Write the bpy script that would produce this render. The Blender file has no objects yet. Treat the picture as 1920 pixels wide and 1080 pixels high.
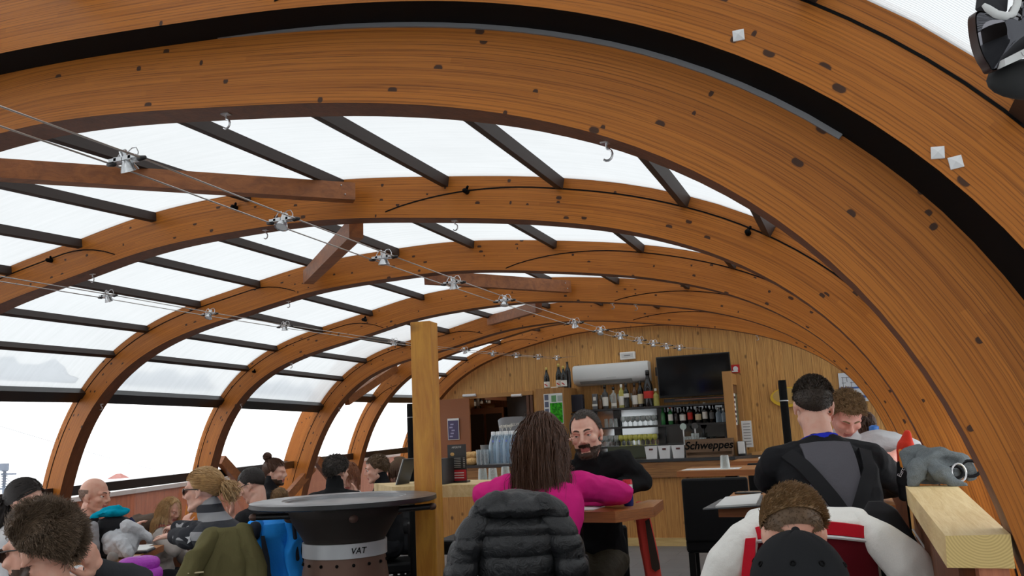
import bpy, math, random, json
import numpy as np
from mathutils import Vector, Matrix, noise as mnoise
PI=math.pi
C=bpy.context.scene.collection
rnd=random.Random(7)
def V(*a): return np.array(a if len(a)>1 else a[0],float)
def nrm(v): v=np.asarray(v,float); return v/(np.linalg.norm(v)+1e-12)
# ---------------------------------------------------------------- camera
EYE=1.45; FPX=1600.0
def cam_basis(pitch,roll,yaw):
    p,r,y=[math.radians(v) for v in (pitch,roll,yaw)]
    F=V(-math.sin(y)*math.cos(p),math.cos(y)*math.cos(p),math.sin(p))
    R0=V(math.cos(y),math.sin(y),0); U0=np.cross(R0,F)
    return math.cos(r)*R0-math.sin(r)*U0, math.sin(r)*R0+math.cos(r)*U0, F
CR,CU,CF=cam_basis(9.7953,2.6401,21.3255)
def ray(px,py): return CF+(px-960)/FPX*CR-(py-540)/FPX*CU
def at(px,py,d): return ray(px,py)*d+V(0,0,EYE)          # point seen at that pixel, d metres along the view axis
def atY(px,py,y): r=ray(px,py); return r*(y/r[1])+V(0,0,EYE)
def atX(px,py,x): r=ray(px,py); return r*(x/r[0])+V(0,0,EYE)
def atZ(px,py,z): r=ray(px,py); return r*((z-EYE)/r[2])+V(0,0,EYE)
cam=bpy.data.cameras.new('camera'); cam.sensor_width=36; cam.lens=FPX/1920*36; cam.clip_start=.05; cam.clip_end=500
camo=bpy.data.objects.new('camera',cam); C.objects.link(camo)
camo.matrix_world=Matrix(((CR[0],CU[0],-CF[0],0),(CR[1],CU[1],-CF[1],0),(CR[2],CU[2],-CF[2],EYE),(0,0,0,1)))
sc=bpy.context.scene; sc.camera=camo
# ---------------------------------------------------------------- materials
class NT:
    def __init__(s,name):
        s.m=bpy.data.materials.new(name); s.m.use_nodes=True; s.t=s.m.node_tree; s.t.nodes.clear()
        s.o=s.n('ShaderNodeOutputMaterial')
    def n(s,ty,**k):
        nd=s.t.nodes.new(ty)
        for a,b in k.items(): setattr(nd,a,b)
        return nd
    def l(s,a,b): s.t.links.new(a,b)
    def put(s,sock,v):
        if isinstance(v,bpy.types.NodeSocket): s.l(v,sock)
        elif isinstance(v,(tuple,list)) and len(v)==3 and sock.type=='RGBA': sock.default_value=(*v,1)
        else: sock.default_value=v
    def math(s,op,a,b=0.0,c=0.0,clamp=False):
        nd=s.n('ShaderNodeMath',operation=op,use_clamp=clamp)
        for i,v in enumerate((a,b,c)): s.put(nd.inputs[i],v)
        return nd.outputs[0]
    def mix(s,f,a,b,mode='MIX'):
        nd=s.n('ShaderNodeMix',data_type='RGBA',blend_type=mode); s.put(nd.inputs[0],f); s.put(nd.inputs[6],a); s.put(nd.inputs[7],b); return nd.outputs[2]
    def noise(s,vec,scale,detail=3,rough=.5,dist=0):
        nd=s.n('ShaderNodeTexNoise'); nd.inputs['Scale'].default_value=scale; nd.inputs['Detail'].default_value=detail; nd.inputs['Roughness'].default_value=rough; nd.inputs['Distortion'].default_value=dist
        if vec is not None: s.l(vec,nd.inputs['Vector'])
        return nd.outputs['Fac']
    def ramp(s,f,*st):
        nd=s.n('ShaderNodeValToRGB'); e=nd.color_ramp.elements
        while len(e)<len(st): e.new(.5)
        for i,(p,c) in enumerate(st): e[i].position=p; e[i].color=(*c,1) if len(c)==3 else c
        s.l(f,nd.inputs[0]); return nd.outputs[0]
    def comb(s,x,y,z=0.0):
        nd=s.n('ShaderNodeCombineXYZ')
        for i,v in enumerate((x,y,z)): s.put(nd.inputs[i],v)
        return nd.outputs[0]
    def sep(s,v): nd=s.n('ShaderNodeSeparateXYZ'); s.l(v,nd.inputs[0]); return nd.outputs
    def white(s,vec):
        nd=s.n('ShaderNodeTexWhiteNoise',noise_dimensions='3D'); s.l(vec,nd.inputs['Vector']); return nd.outputs['Value']
    def bump(s,h,st=.3,d=.01):
        nd=s.n('ShaderNodeBump'); nd.inputs['Strength'].default_value=st; nd.inputs['Distance'].default_value=d; s.l(h,nd.inputs['Height']); return nd.outputs[0]
    def bsdf(s,col,rough=.6,normal=None,**k):
        b=s.n('ShaderNodeBsdfPrincipled'); s.put(b.inputs['Base Color'],col); s.put(b.inputs['Roughness'],rough)
        if normal is not None: s.l(normal,b.inputs['Normal'])
        for a,v in k.items(): s.put(b.inputs[a.replace('_',' ')],v)
        return b.outputs[0]
    def out(s,sh): s.l(sh,s.o.inputs[0]); return s.m
def rgb(r,g,b):
    f=lambda c:(c/255/12.92 if c/255<=.04045 else ((c/255+.055)/1.055)**2.4)
    return (f(r),f(g),f(b))
_mc={}
def plain(col,rough=.5,metal=0.0,name=None,spec=.5):
    k=(col,rough,metal,spec)
    if k not in _mc:
        t=NT(name or 'paint'); n=t.noise(t.n('ShaderNodeTexCoord').outputs['Object'],35,3)
        c=t.mix(t.math('MULTIPLY',n,.25),col,tuple(x*.8 for x in col))
        _mc[k]=t.out(t.bsdf(c,rough,Metallic=metal,Specular_IOR_Level=spec))
    return _mc[k]
def fabric(col,name='fabric',scale=9,st=.5,d=.012,rough=.85,weave=600,sheen=.0,col2=None):
    t=NT(name); v=t.n('ShaderNodeTexCoord').outputs['Object']
    n1=t.noise(v,scale,4,.55,.6); n2=t.noise(v,weave,2)
    h=t.math('ADD',n1,t.math('MULTIPLY',n2,.06))
    c=t.mix(t.ramp(n2,(.3,(0,0,0)),(.7,(1,1,1))),tuple(x*.93 for x in col),col2 or tuple(min(1,x*1.05) for x in col))
    return t.out(t.bsdf(c,rough,t.bump(h,st,d),Sheen_Weight=sheen,Specular_IOR_Level=.12))
def puffer(col,rough=.42):
    t=NT('quilted nylon'); v=t.n('ShaderNodeTexCoord').outputs['Object']
    n1=t.noise(v,28,4,.6,1.2); n2=t.noise(v,9,2)
    return t.out(t.bsdf(t.mix(n2,col,tuple(x*1.3 for x in col)),rough,t.bump(t.math('ADD',n1,n2),.7,.012)))
def skinmat(col):
    t=NT('skin'); v=t.n('ShaderNodeTexCoord').outputs['Object']; n=t.noise(v,22,3)
    c=t.mix(t.ramp(n,(.35,(0,0,0)),(.7,(1,1,1))),col,(col[0]*.93,col[1]*.78,col[2]*.74))
    return t.out(t.bsdf(c,.5,t.bump(t.noise(v,300,2),.15,.002),Subsurface_Weight=.12,Subsurface_Scale=.01,Subsurface_Radius=(1,.35,.2)))
def hairmat(col,col2=None):
    t=NT('hair'); v=t.n('ShaderNodeTexCoord').outputs['Object']; n=t.noise(v,60,2)
    return t.out(t.bsdf(t.mix(n,tuple(x*.55 for x in col),col2 or tuple(min(1,x*1.5) for x in col)),.5,Specular_IOR_Level=.35))
def glulam(name,base,dark,lam=.0175):
    # lamellae follow the UV: u = metres along the arch, v = metres across it
    t=NT(name); uv=t.n('ShaderNodeUVMap'); uv.uv_map='UVMap'; u,v,_=t.sep(uv.outputs[0])
    oi=t.n('ShaderNodeObjectInfo').outputs['Random']; seed=t.math('MULTIPLY',oi,50)
    vs=t.math('DIVIDE',v,lam); idx=t.math('FLOOR',vs); fv=t.math('FRACT',vs)
    r=t.white(t.comb(idx,seed,3.3))
    uu=t.math('ADD',u,t.math('MULTIPLY',r,37))
    # boards within a lamella have finger joints: tone changes every 1.3 m or so
    bd=t.math('FLOOR',t.math('DIVIDE',uu,1.35)); tone=t.white(t.comb(bd,idx,seed))
    g1=t.noise(t.comb(t.math('MULTIPLY',uu,1.1),t.math('MULTIPLY',vs,2.2),seed),2.2,5,.6,.7)
    g2=t.noise(t.comb(t.math('MULTIPLY',uu,3),t.math('MULTIPLY',vs,9),seed),3,4,.65,.4)
    w=t.n('ShaderNodeTexWave',wave_type='BANDS',bands_direction='Y'); w.inputs['Scale'].default_value=.55; w.inputs['Distortion'].default_value=9; w.inputs['Detail'].default_value=3; w.inputs['Detail Scale'].default_value=1.2
    t.l(t.comb(t.math('MULTIPLY',uu,.45),vs,r),w.inputs['Vector'])
    c=t.mix(t.ramp(g1,(.3,(0,0,0)),(.72,(1,1,1))),base,tuple(x*y for x,y in zip(base,(1.3,1.22,1.05))))
    c=t.mix(t.math('MULTIPLY',tone,.45),c,tuple(x*y for x,y in zip(base,(.72,.62,.5))))
    g3=t.noise(t.comb(t.math('MULTIPLY',uu,.8),t.math('MULTIPLY',vs,1.1),t.math('ADD',seed,4)),2.6,4,.6,1.6)
    c=t.mix(t.math('MULTIPLY',t.math('MULTIPLY',t.ramp(w.outputs['Fac'],(.55,(0,0,0)),(.95,(1,1,1))),t.ramp(g3,(.42,(.05,.05,.05)),(.62,(1,1,1)))),.6),c,dark)
    c=t.mix(t.math('MULTIPLY',t.ramp(g2,(.54,(0,0,0)),(.74,(1,1,1))),.45),c,dark)
    # knots: cells along each lamella, few of them filled
    cu=t.math('DIVIDE',uu,.085); ci=t.math('FLOOR',cu); fu=t.math('FRACT',cu)
    kr=t.white(t.comb(ci,idx,seed)); on=t.math('GREATER_THAN',kr,.95)
    kw=t.math('MULTIPLY_ADD',t.white(t.comb(ci,idx,9.1)),.16,.06)
    du=t.math('DIVIDE',t.math('ABSOLUTE',t.math('SUBTRACT',fu,.5)),kw)
    kc=t.white(t.comb(ci,idx,5.5)); dv=t.math('SUBTRACT',fv,kc)
    dist=t.math('ADD',t.math('POWER',du,3.0),t.math('MULTIPLY',t.math('POWER',t.math('ABSOLUTE',dv),2.0),2.2))
    halo=t.math('MULTIPLY',on,t.ramp(dist,(.0,(1,1,1)),(1.0,(0,0,0))))
    k=t.math('MULTIPLY',on,t.ramp(t.math('ADD',dist,t.math('MULTIPLY',t.math('SUBTRACT',g2,.5),.6)),(.4,(1,1,1)),(.62,(0,0,0))))
    c=t.mix(t.math('MULTIPLY',halo,.45),c,dark)
    c=t.mix(t.math('MULTIPLY',k,.9),c,(.035,.016,.010))
    jl=t.math('MINIMUM',fv,t.math('SUBTRACT',1.0,fv)); jm=t.ramp(jl,(.0,(1,1,1)),(.055,(0,0,0)))
    c=t.mix(t.math('MULTIPLY',jm,t.math('MULTIPLY_ADD',r,.55,.3)),c,(.07,.03,.012))
    bmp=t.bump(t.math('SUBTRACT',g2,jm),.12,.003)
    return t.out(t.bsdf(c,.42,bmp,Specular_IOR_Level=.25))
def boards(name,base,dark,axis='X',along='Z',wd=.115,knots=.5,gap=.03,rough=.55,grainmul=1.0):
    t=NT(name); o=t.sep(t.n('ShaderNodeTexCoord').outputs['Object']); A={'X':0,'Y':1,'Z':2}
    a=o[A[axis]]; u=o[A[along]]; w3=o[({0,1,2}-{A[axis],A[along]}).pop()]
    s=t.math('DIVIDE',a,wd); idx=t.math('FLOOR',s); f=t.math('FRACT',s)
    r=t.white(t.comb(idx,1.7,.3)); uu=t.math('ADD',u,t.math('MULTIPLY',r,31))
    g=t.noise(t.comb(t.math('MULTIPLY',uu,1.2),t.math('MULTIPLY',s,5*grainmul),t.math('MULTIPLY',w3,8)),2.2,5,.62,.8)
    g2=t.noise(t.comb(t.math('MULTIPLY',uu,3),t.math('MULTIPLY',s,16*grainmul),t.math('MULTIPLY',w3,20)),3,3,.6)
    c=t.mix(t.ramp(g,(.35,(0,0,0)),(.68,(1,1,1))),base,dark)
    c=t.mix(t.math('MULTIPLY',r,.4),c,tuple(x*.62 for x in base))
    c=t.mix(t.math('MULTIPLY',t.ramp(g2,(.5,(0,0,0)),(.8,(1,1,1))),.4),c,dark)
    vo=t.n('ShaderNodeTexVoronoi',voronoi_dimensions='3D'); vo.inputs['Scale'].default_value=1
    t.l(t.comb(t.math('MULTIPLY',s,.9),t.math('MULTIPLY',uu,4.2),t.math('MULTIPLY',w3,.3)),vo.inputs['Vector'])
    k=t.math('MULTIPLY',t.ramp(vo.outputs['Distance'],(.07,(1,1,1)),(.16,(0,0,0))),knots)
    c=t.mix(k,c,tuple(x*.25 for x in dark))
    jl=t.math('MINIMUM',f,t.math('SUBTRACT',1.0,f)); jm=t.ramp(jl,(.0,(1,1,1)),(gap,(0,0,0)))
    c=t.mix(t.math('MULTIPLY',jm,.8),c,tuple(x*.2 for x in dark))
    return t.out(t.bsdf(c,rough,t.bump(t.math('SUBTRACT',g2,t.math('MULTIPLY',jm,3)),.25,.006)))
def glassmat(tint=(.95,.97,.97),rough=.02,alpha=.75):
    t=NT('clear glass'); tr=t.n('ShaderNodeBsdfTransparent'); tr.inputs[0].default_value=(*tint,1)
    gl=t.n('ShaderNodeBsdfGlossy'); gl.inputs['Roughness'].default_value=rough
    fr=t.n('ShaderNodeFresnel'); fr.inputs['IOR'].default_value=1.5
    mx=t.n('ShaderNodeMixShader'); t.put(mx.inputs[0],t.math('MULTIPLY_ADD',fr.outputs[0],alpha,.0,True)); t.l(tr.outputs[0],mx.inputs[1]); t.l(gl.outputs[0],mx.inputs[2])
    return t.out(mx.outputs[0])
def vessel(tint,alpha=.5):
    # drinking glass / bottle: mostly see-through with a tinted body and a bright rim of reflection
    t=NT('glass'); tr=t.n('ShaderNodeBsdfTransparent'); tr.inputs[0].default_value=(*tint,1)
    b=t.bsdf(tint,.05,Specular_IOR_Level=.8)
    lw=t.n('ShaderNodeLayerWeight'); lw.inputs[0].default_value=.45
    mx=t.n('ShaderNodeMixShader'); t.put(mx.inputs[0],t.math('MULTIPLY_ADD',lw.outputs['Facing'],.6,alpha*.4)); t.l(tr.outputs[0],mx.inputs[1]); t.l(b,mx.inputs[2])
    return t.out(mx.outputs[0])
# ---------------------------------------------------------------- mesh building
class M:
    def __init__(s): s.v=[]; s.f=[]; s.m=[]; s.uv={}; s.n=0
    def add(s,vs,fs,mi=0):
        b=s.n
        vs=np.asarray(vs,float).reshape(-1,3); s.v.append(vs); s.n+=len(vs)
        s.f+= [tuple(b+i for i in f) for f in fs]; s.m+=[mi]*len(fs); return b
    def box(s,c,d,mi=0,R=None,taper=1.0,bev=0.0):
        c=V(c); x,y,z=[k/2 for k in d]
        if bev>0: return s.rbox(c,d,bev,mi,R)
        P=V([(-x,-y,-z),(x,-y,-z),(x,y,-z),(-x,y,-z),(-x*taper,-y*taper,z),(x*taper,-y*taper,z),(x*taper,y*taper,z),(-x*taper,y*taper,z)])
        if R is not None: P=P@np.asarray(R).T
        s.add(P+c,[(3,2,1,0),(4,5,6,7),(0,1,5,4),(1,2,6,5),(2,3,7,6),(3,0,4,7)],mi); return s
    def rbox(s,c,d,b,mi=0,R=None):
        # box with rounded vertical-loft edges: stack of inset rounded rectangles
        x,y,z=[k/2 for k in d]; b=min(b,x*.98,y*.98,z*.98); secs=[]
        for zz,ins in ((-z,b),(-z+b*.3,b*.3),(-z+b,0),(z-b,0),(z-b*.3,b*.3),(z,b)):
            q=[]
            for sx,sy,a0 in ((1,1,0),(-1,1,90),(-1,-1,180),(1,-1,270)):
                for a in (0,45,90):
                    a=math.radians(a0+a); r=max(b-ins*.0,1e-4)
                    q.append((sx*(x-b)+math.cos(a)*(b-ins if b>ins else 0),sy*(y-b)+math.sin(a)*(b-ins if b>ins else 0),zz))
            secs.append(q)
        P=V([p for q in secs for p in q]); n=12
        F=[tuple(range(n-1,-1,-1)),tuple(range(5*n,6*n))]
        for k in range(5):
            for i in range(n): j=(i+1)%n; F.append((k*n+i,k*n+j,(k+1)*n+j,(k+1)*n+i))
        if R is not None: P=P@np.asarray(R).T
        s.add(P+V(c),F,mi); return s
    def loft(s,secs,mi=0,caps=True,closed=True):
        n=len(secs[0]); F=[]
        for k in range(len(secs)-1):
            for i in range(n if closed else n-1): j=(i+1)%n; F.append((k*n+i,k*n+j,(k+1)*n+j,(k+1)*n+i))
        if caps: F+= [tuple(range(n-1,-1,-1)),tuple((len(secs)-1)*n+i for i in range(n))]
        s.add([p for q in secs for p in q],F,mi); return s
    def tube(s,pts,r,n=8,mi=0,caps=True):
        pts=[V(p) for p in pts]; r=r if hasattr(r,'__len__') else [r]*len(pts); secs=[]; a=None
        for i,p in enumerate(pts):
            t=nrm(pts[min(i+1,len(pts)-1)]-pts[max(i-1,0)])
            if a is None:
                a=np.cross(t,(0,0,1) if abs(t[2])<.9 else (1,0,0))
            a=nrm(a-t*(a@t)); b=np.cross(t,a)
            secs.append([p+r[i]*(math.cos(2*PI*k/n)*a+math.sin(2*PI*k/n)*b) for k in range(n)])
        return s.loft(secs,mi,caps)
    def cap(s,p0,r0,p1,r1,n=12,mi=0):
        p0,p1=V(p0),V(p1); L=np.linalg.norm(p1-p0)
        if L<1e-5: return s.ell(p0,(r0,r0,r0),mi=mi)
        t=(p1-p0)/L; pts=[];r=[]
        for a in (89,60,30,0): pts.append(p0-t*r0*math.sin(math.radians(a))); r.append(max(r0*math.cos(math.radians(a)),1e-4))
        for a in (0,30,60,89): pts.append(p1+t*r1*math.sin(math.radians(a))); r.append(max(r1*math.cos(math.radians(a)),1e-4))
        return s.tube(pts,r,n,mi)
    def ell(s,c,r,R=None,mi=0,nu=16,nv=10):
        secs=[]
        for j in range(nv+1):
            a=-PI/2+PI*j/nv; ca=max(math.cos(a),1e-3)
            secs.append([(r[0]*ca*math.cos(2*PI*i/nu),r[1]*ca*math.sin(2*PI*i/nu),r[2]*math.sin(a)) for i in range(nu)])
        P=V([p for q in secs for p in q])
        if R is not None: P=P@np.asarray(R).T
        P=P+V(c); k=nu
        return s.loft([P[i*k:(i+1)*k] for i in range(nv+1)],mi)
    def lathe(s,c,prof,n=16,mi=0,R=None,caps=True):
        secs=[[(r*math.cos(2*PI*i/n),r*math.sin(2*PI*i/n),z) for i in range(n)] for r,z in prof]
        P=V([p for q in secs for p in q])
        if R is not None: P=P@np.asarray(R).T
        P=P+V(c)
        return s.loft([P[i*n:(i+1)*n] for i in range(len(prof))],mi,caps)
    def prism(s,poly,a,b,mi=0):
        # polygon of 3D points extruded from offset a to offset b (vectors)
        p=V(poly); n=len(p); s.add(np.vstack([p+V(a),p+V(b)]),[tuple(range(n-1,-1,-1)),tuple(range(n,2*n))]+[(i,(i+1)%n,n+(i+1)%n,n+i) for i in range(n)],mi); return s
    def verts(s): return np.vstack(s.v) if s.v else np.zeros((0,3))
def obj(name,m,mats,parent=None,smooth=False,local=False,fix=True):
    me=bpy.data.meshes.new(name); P=m.verts().copy()
    if parent is not None and not local:
        P=P-np.array(parent.location)
        if parent.rotation_euler.z: 
            a=-parent.rotation_euler.z; P=P@np.array([[math.cos(a),-math.sin(a),0],[math.sin(a),math.cos(a),0],[0,0,1]]).T
    me.from_pydata(P.tolist(),[],m.f)
    mats=mats if isinstance(mats,(list,tuple)) else [mats]
    for k in mats: me.materials.append(k)
    me.polygons.foreach_set('material_index',np.array(m.m,dtype=np.int32))
    if m.uv:
        uv=me.uv_layers.new(name='UVMap'); arr=np.zeros(len(me.loops)*2)
        for pi,co in m.uv.items():
            st=me.polygons[pi].loop_start
            for k,c in enumerate(co): arr[2*(st+k)]=c[0]; arr[2*(st+k)+1]=c[1]
        uv.data.foreach_set('uv',arr)
    if smooth: me.polygons.foreach_set('use_smooth',np.ones(len(me.polygons),dtype=bool)); me.set_sharp_from_angle(angle=math.radians(smooth if smooth is not True else 50))
    me.update()
    if fix:
        import bmesh
        bm=bmesh.new(); bm.from_mesh(me); bmesh.ops.recalc_face_normals(bm,faces=bm.faces); bm.to_mesh(me); bm.free()
    o=bpy.data.objects.new(name,me); C.objects.link(o)
    if parent is not None: o.parent=parent
    return o
def tag(o,label=None,cat=None,group=None,kind=None):
    if label: o['label']=label
    if cat: o['category']=cat
    if group: o['group']=group
    if kind: o['kind']=kind
    return o
def thing(name,label,cat,loc=(0,0,0),rotz=0.0,group=None,kind=None):
    o=bpy.data.objects.new(name,None); C.objects.link(o); o.empty_display_size=.05
    o.location=tuple(float(k) for k in loc); o.rotation_euler=(0,0,rotz); return tag(o,label,cat,group,kind)
def dup(root,loc,rotz=None,label=None,scale=None):
    r=root.copy(); C.objects.link(r); r.location=tuple(float(k) for k in loc)
    if rotz is not None: r.rotation_euler=(0,0,rotz)
    if scale is not None: r.scale=scale
    if label: r['label']=label
    for ch in list(root.children):
        c=ch.copy(); C.objects.link(c); c.parent=r
        for g in list(ch.children):
            d=g.copy(); C.objects.link(d); d.parent=c
    return r
def text(name,s,loc,xdir,updir,size,mat,parent=None,ext=.001,align='CENTER',shear=0.0,bold=0.0):
    cu=bpy.data.curves.new(name,'FONT'); cu.body=s; cu.size=size; cu.extrude=ext; cu.align_x=align; cu.align_y='CENTER'; cu.shear=shear; cu.offset=bold
    tmp=bpy.data.objects.new(name,cu); C.objects.link(tmp); dg=bpy.context.evaluated_depsgraph_get(); dg.update()
    me=bpy.data.meshes.new_from_object(tmp.evaluated_get(dg)); bpy.data.objects.remove(tmp)
    x=nrm(xdir); z=nrm(np.cross(x,nrm(updir))); y=np.cross(z,x)
    R=np.stack([x,y,z],1); n=len(me.vertices); co=np.zeros(n*3); me.vertices.foreach_get('co',co); co=co.reshape(-1,3)@R.T+V(loc)
    if parent is not None: co=co-np.array(parent.location)
    me.vertices.foreach_set('co',co.ravel()); me.update(); me.materials.clear(); me.materials.append(mat)
    o=bpy.data.objects.new(name,me); C.objects.link(o)
    if parent is not None: o.parent=parent
    return o
def lerp(a,b,t): return a+(b-a)*t
def frame_from(fwd,up=(0,0,1)):
    f=nrm(fwd); s=nrm(np.cross(f,up)); u=np.cross(s,f); return np.stack([s,f,u],1)   # columns: right, forward, up
def fbm(p,sc=1.0): return mnoise.noise(Vector((p[0]*sc,p[1]*sc,p[2]*sc)))
PROF={
'A':[[0.748,-0.045],[0.697,0.2],[0.657,0.446],[0.626,0.694],[0.596,0.942],[0.554,1.188],[0.489,1.429],[0.392,1.659],[0.26,1.871],[0.096,2.059],[-0.095,2.22],[-0.306,2.352],[-0.532,2.458],[-0.768,2.541],[-1.01,2.603],[-1.255,2.65],[-1.502,2.686],[-1.75,2.714],[-1.999,2.74],[-2.248,2.763],[-2.497,2.781],[-2.746,2.792],[-2.996,2.798],[-3.246,2.802],[-3.495,2.8],[-3.745,2.782],[-3.992,2.747],[-4.238,2.706],[-4.485,2.666],[-4.73,2.621],[-4.973,2.562],[-5.209,2.481],[-5.435,2.375],[-5.645,2.24],[-5.834,2.077],[-5.996,1.887],[-6.129,1.676],[-6.235,1.449],[-6.317,1.214],[-6.378,0.972],[-6.42,0.725],[-6.438,0.476],[-6.43,0.227],[-6.394,-0.02]],
'B':[[0.476,-0.029],[0.424,0.195],[0.382,0.422],[0.35,0.65],[0.322,0.878],[0.287,1.106],[0.232,1.33],[0.148,1.544],[0.029,1.741],[-0.124,1.913],[-0.303,2.057],[-0.502,2.174],[-0.713,2.265],[-0.932,2.336],[-1.156,2.391],[-1.382,2.435],[-1.61,2.471],[-1.838,2.504],[-2.066,2.535],[-2.295,2.559],[-2.525,2.572],[-2.755,2.569],[-2.985,2.555],[-3.215,2.538],[-3.445,2.52],[-3.674,2.496],[-3.902,2.464],[-4.13,2.429],[-4.358,2.397],[-4.586,2.365],[-4.812,2.322],[-5.034,2.26],[-5.248,2.175],[-5.448,2.061],[-5.628,1.917],[-5.782,1.746],[-5.907,1.553],[-6.004,1.344],[-6.079,1.126],[-6.135,0.903],[-6.172,0.676],[-6.186,0.446],[-6.175,0.216],[-6.138,-0.012]],
'C':[[0.47,-0.028],[0.417,0.197],[0.376,0.425],[0.345,0.654],[0.318,0.884],[0.283,1.113],[0.228,1.338],[0.143,1.553],[0.023,1.75],[-0.132,1.923],[-0.312,2.067],[-0.512,2.184],[-0.724,2.276],[-0.944,2.349],[-1.169,2.404],[-1.396,2.449],[-1.625,2.486],[-1.854,2.519],[-2.083,2.551],[-2.313,2.578],[-2.544,2.596],[-2.775,2.603],[-3.007,2.603],[-3.238,2.599],[-3.47,2.588],[-3.7,2.565],[-3.929,2.53],[-4.157,2.49],[-4.386,2.453],[-4.614,2.414],[-4.84,2.365],[-5.062,2.298],[-5.274,2.206],[-5.472,2.086],[-5.649,1.937],[-5.799,1.762],[-5.92,1.564],[-6.014,1.353],[-6.086,1.133],[-6.14,0.908],[-6.175,0.679],[-6.188,0.448],[-6.176,0.217],[-6.138,-0.011]],
'D':[[0.463,-0.027],[0.408,0.198],[0.364,0.425],[0.332,0.654],[0.304,0.884],[0.27,1.113],[0.215,1.338],[0.13,1.553],[0.01,1.751],[-0.145,1.923],[-0.326,2.067],[-0.525,2.184],[-0.737,2.277],[-0.957,2.349],[-1.182,2.406],[-1.409,2.45],[-1.638,2.488],[-1.867,2.522],[-2.096,2.553],[-2.326,2.579],[-2.558,2.595],[-2.789,2.599],[-3.021,2.596],[-3.252,2.591],[-3.484,2.58],[-3.714,2.559],[-3.943,2.524],[-4.171,2.485],[-4.4,2.445],[-4.628,2.405],[-4.854,2.355],[-5.076,2.29],[-5.29,2.202],[-5.491,2.088],[-5.672,1.943],[-5.825,1.77],[-5.946,1.573],[-6.037,1.36],[-6.102,1.138],[-6.148,0.911],[-6.176,0.681],[-6.184,0.45],[-6.169,0.219],[-6.13,-0.01]],
'E':[[0.466,-0.028],[0.41,0.195],[0.364,0.421],[0.329,0.649],[0.3,0.877],[0.264,1.105],[0.209,1.328],[0.125,1.542],[0.006,1.739],[-0.146,1.912],[-0.325,2.057],[-0.522,2.176],[-0.732,2.27],[-0.95,2.343],[-1.173,2.401],[-1.399,2.447],[-1.626,2.485],[-1.854,2.519],[-2.082,2.55],[-2.311,2.575],[-2.541,2.59],[-2.771,2.593],[-3.002,2.588],[-3.232,2.579],[-3.462,2.564],[-3.69,2.538],[-3.917,2.496],[-4.142,2.449],[-4.368,2.404],[-4.594,2.361],[-4.82,2.314],[-5.042,2.254],[-5.257,2.172],[-5.459,2.061],[-5.638,1.917],[-5.785,1.74],[-5.895,1.538],[-5.972,1.321],[-6.028,1.098],[-6.071,0.871],[-6.103,0.643],[-6.122,0.414],[-6.124,0.184],[-6.104,-0.046]],
'F':[[0.471,-0.028],[0.429,0.197],[0.398,0.425],[0.377,0.653],[0.357,0.882],[0.328,1.11],[0.276,1.333],[0.191,1.546],[0.07,1.741],[-0.085,1.91],[-0.265,2.051],[-0.464,2.166],[-0.675,2.257],[-0.893,2.328],[-1.115,2.384],[-1.341,2.428],[-1.567,2.466],[-1.794,2.501],[-2.021,2.536],[-2.248,2.57],[-2.476,2.596],[-2.705,2.61],[-2.935,2.61],[-3.164,2.601],[-3.393,2.581],[-3.62,2.546],[-3.844,2.498],[-4.068,2.448],[-4.294,2.406],[-4.52,2.369],[-4.746,2.326],[-4.967,2.265],[-5.179,2.177],[-5.375,2.058],[-5.549,1.908],[-5.697,1.733],[-5.819,1.539],[-5.918,1.332],[-6.001,1.118],[-6.069,0.899],[-6.12,0.675],[-6.15,0.447],[-6.155,0.218],[-6.133,-0.01]],
'G':[[0.71,-0.048],[0.662,0.197],[0.627,0.444],[0.605,0.693],[0.586,0.941],[0.554,1.189],[0.498,1.431],[0.407,1.664],[0.28,1.878],[0.119,2.067],[-0.071,2.229],[-0.282,2.362],[-0.507,2.468],[-0.743,2.551],[-0.984,2.614],[-1.228,2.662],[-1.475,2.7],[-1.722,2.732],[-1.97,2.762],[-2.218,2.789],[-2.466,2.809],[-2.716,2.819],[-2.965,2.82],[-3.214,2.816],[-3.464,2.804],[-3.712,2.777],[-3.957,2.734],[-4.202,2.684],[-4.447,2.638],[-4.692,2.591],[-4.934,2.534],[-5.172,2.458],[-5.4,2.357],[-5.613,2.228],[-5.805,2.07],[-5.971,1.884],[-6.108,1.675],[-6.215,1.451],[-6.298,1.215],[-6.36,0.974],[-6.4,0.728],[-6.418,0.479],[-6.409,0.23],[-6.373,-0.017]],
'H':[[0.772,-0.034],[0.723,0.216],[0.69,0.468],[0.669,0.721],[0.65,0.975],[0.617,1.227],[0.558,1.474],[0.464,1.71],[0.334,1.928],[0.169,2.122],[-0.024,2.287],[-0.238,2.424],[-0.467,2.533],[-0.707,2.619],[-0.952,2.685],[-1.201,2.736],[-1.453,2.775],[-1.705,2.808],[-1.957,2.838],[-2.21,2.864],[-2.464,2.883],[-2.718,2.891],[-2.973,2.891],[-3.227,2.888],[-3.481,2.881],[-3.735,2.861],[-3.986,2.825],[-4.237,2.778],[-4.486,2.727],[-4.733,2.669],[-4.977,2.597],[-5.215,2.507],[-5.442,2.393],[-5.655,2.255],[-5.849,2.09],[-6.018,1.9],[-6.159,1.688],[-6.272,1.461],[-6.361,1.223],[-6.426,0.977],[-6.47,0.726],[-6.487,0.473],[-6.477,0.219],[-6.439,-0.033]],
}
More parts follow.
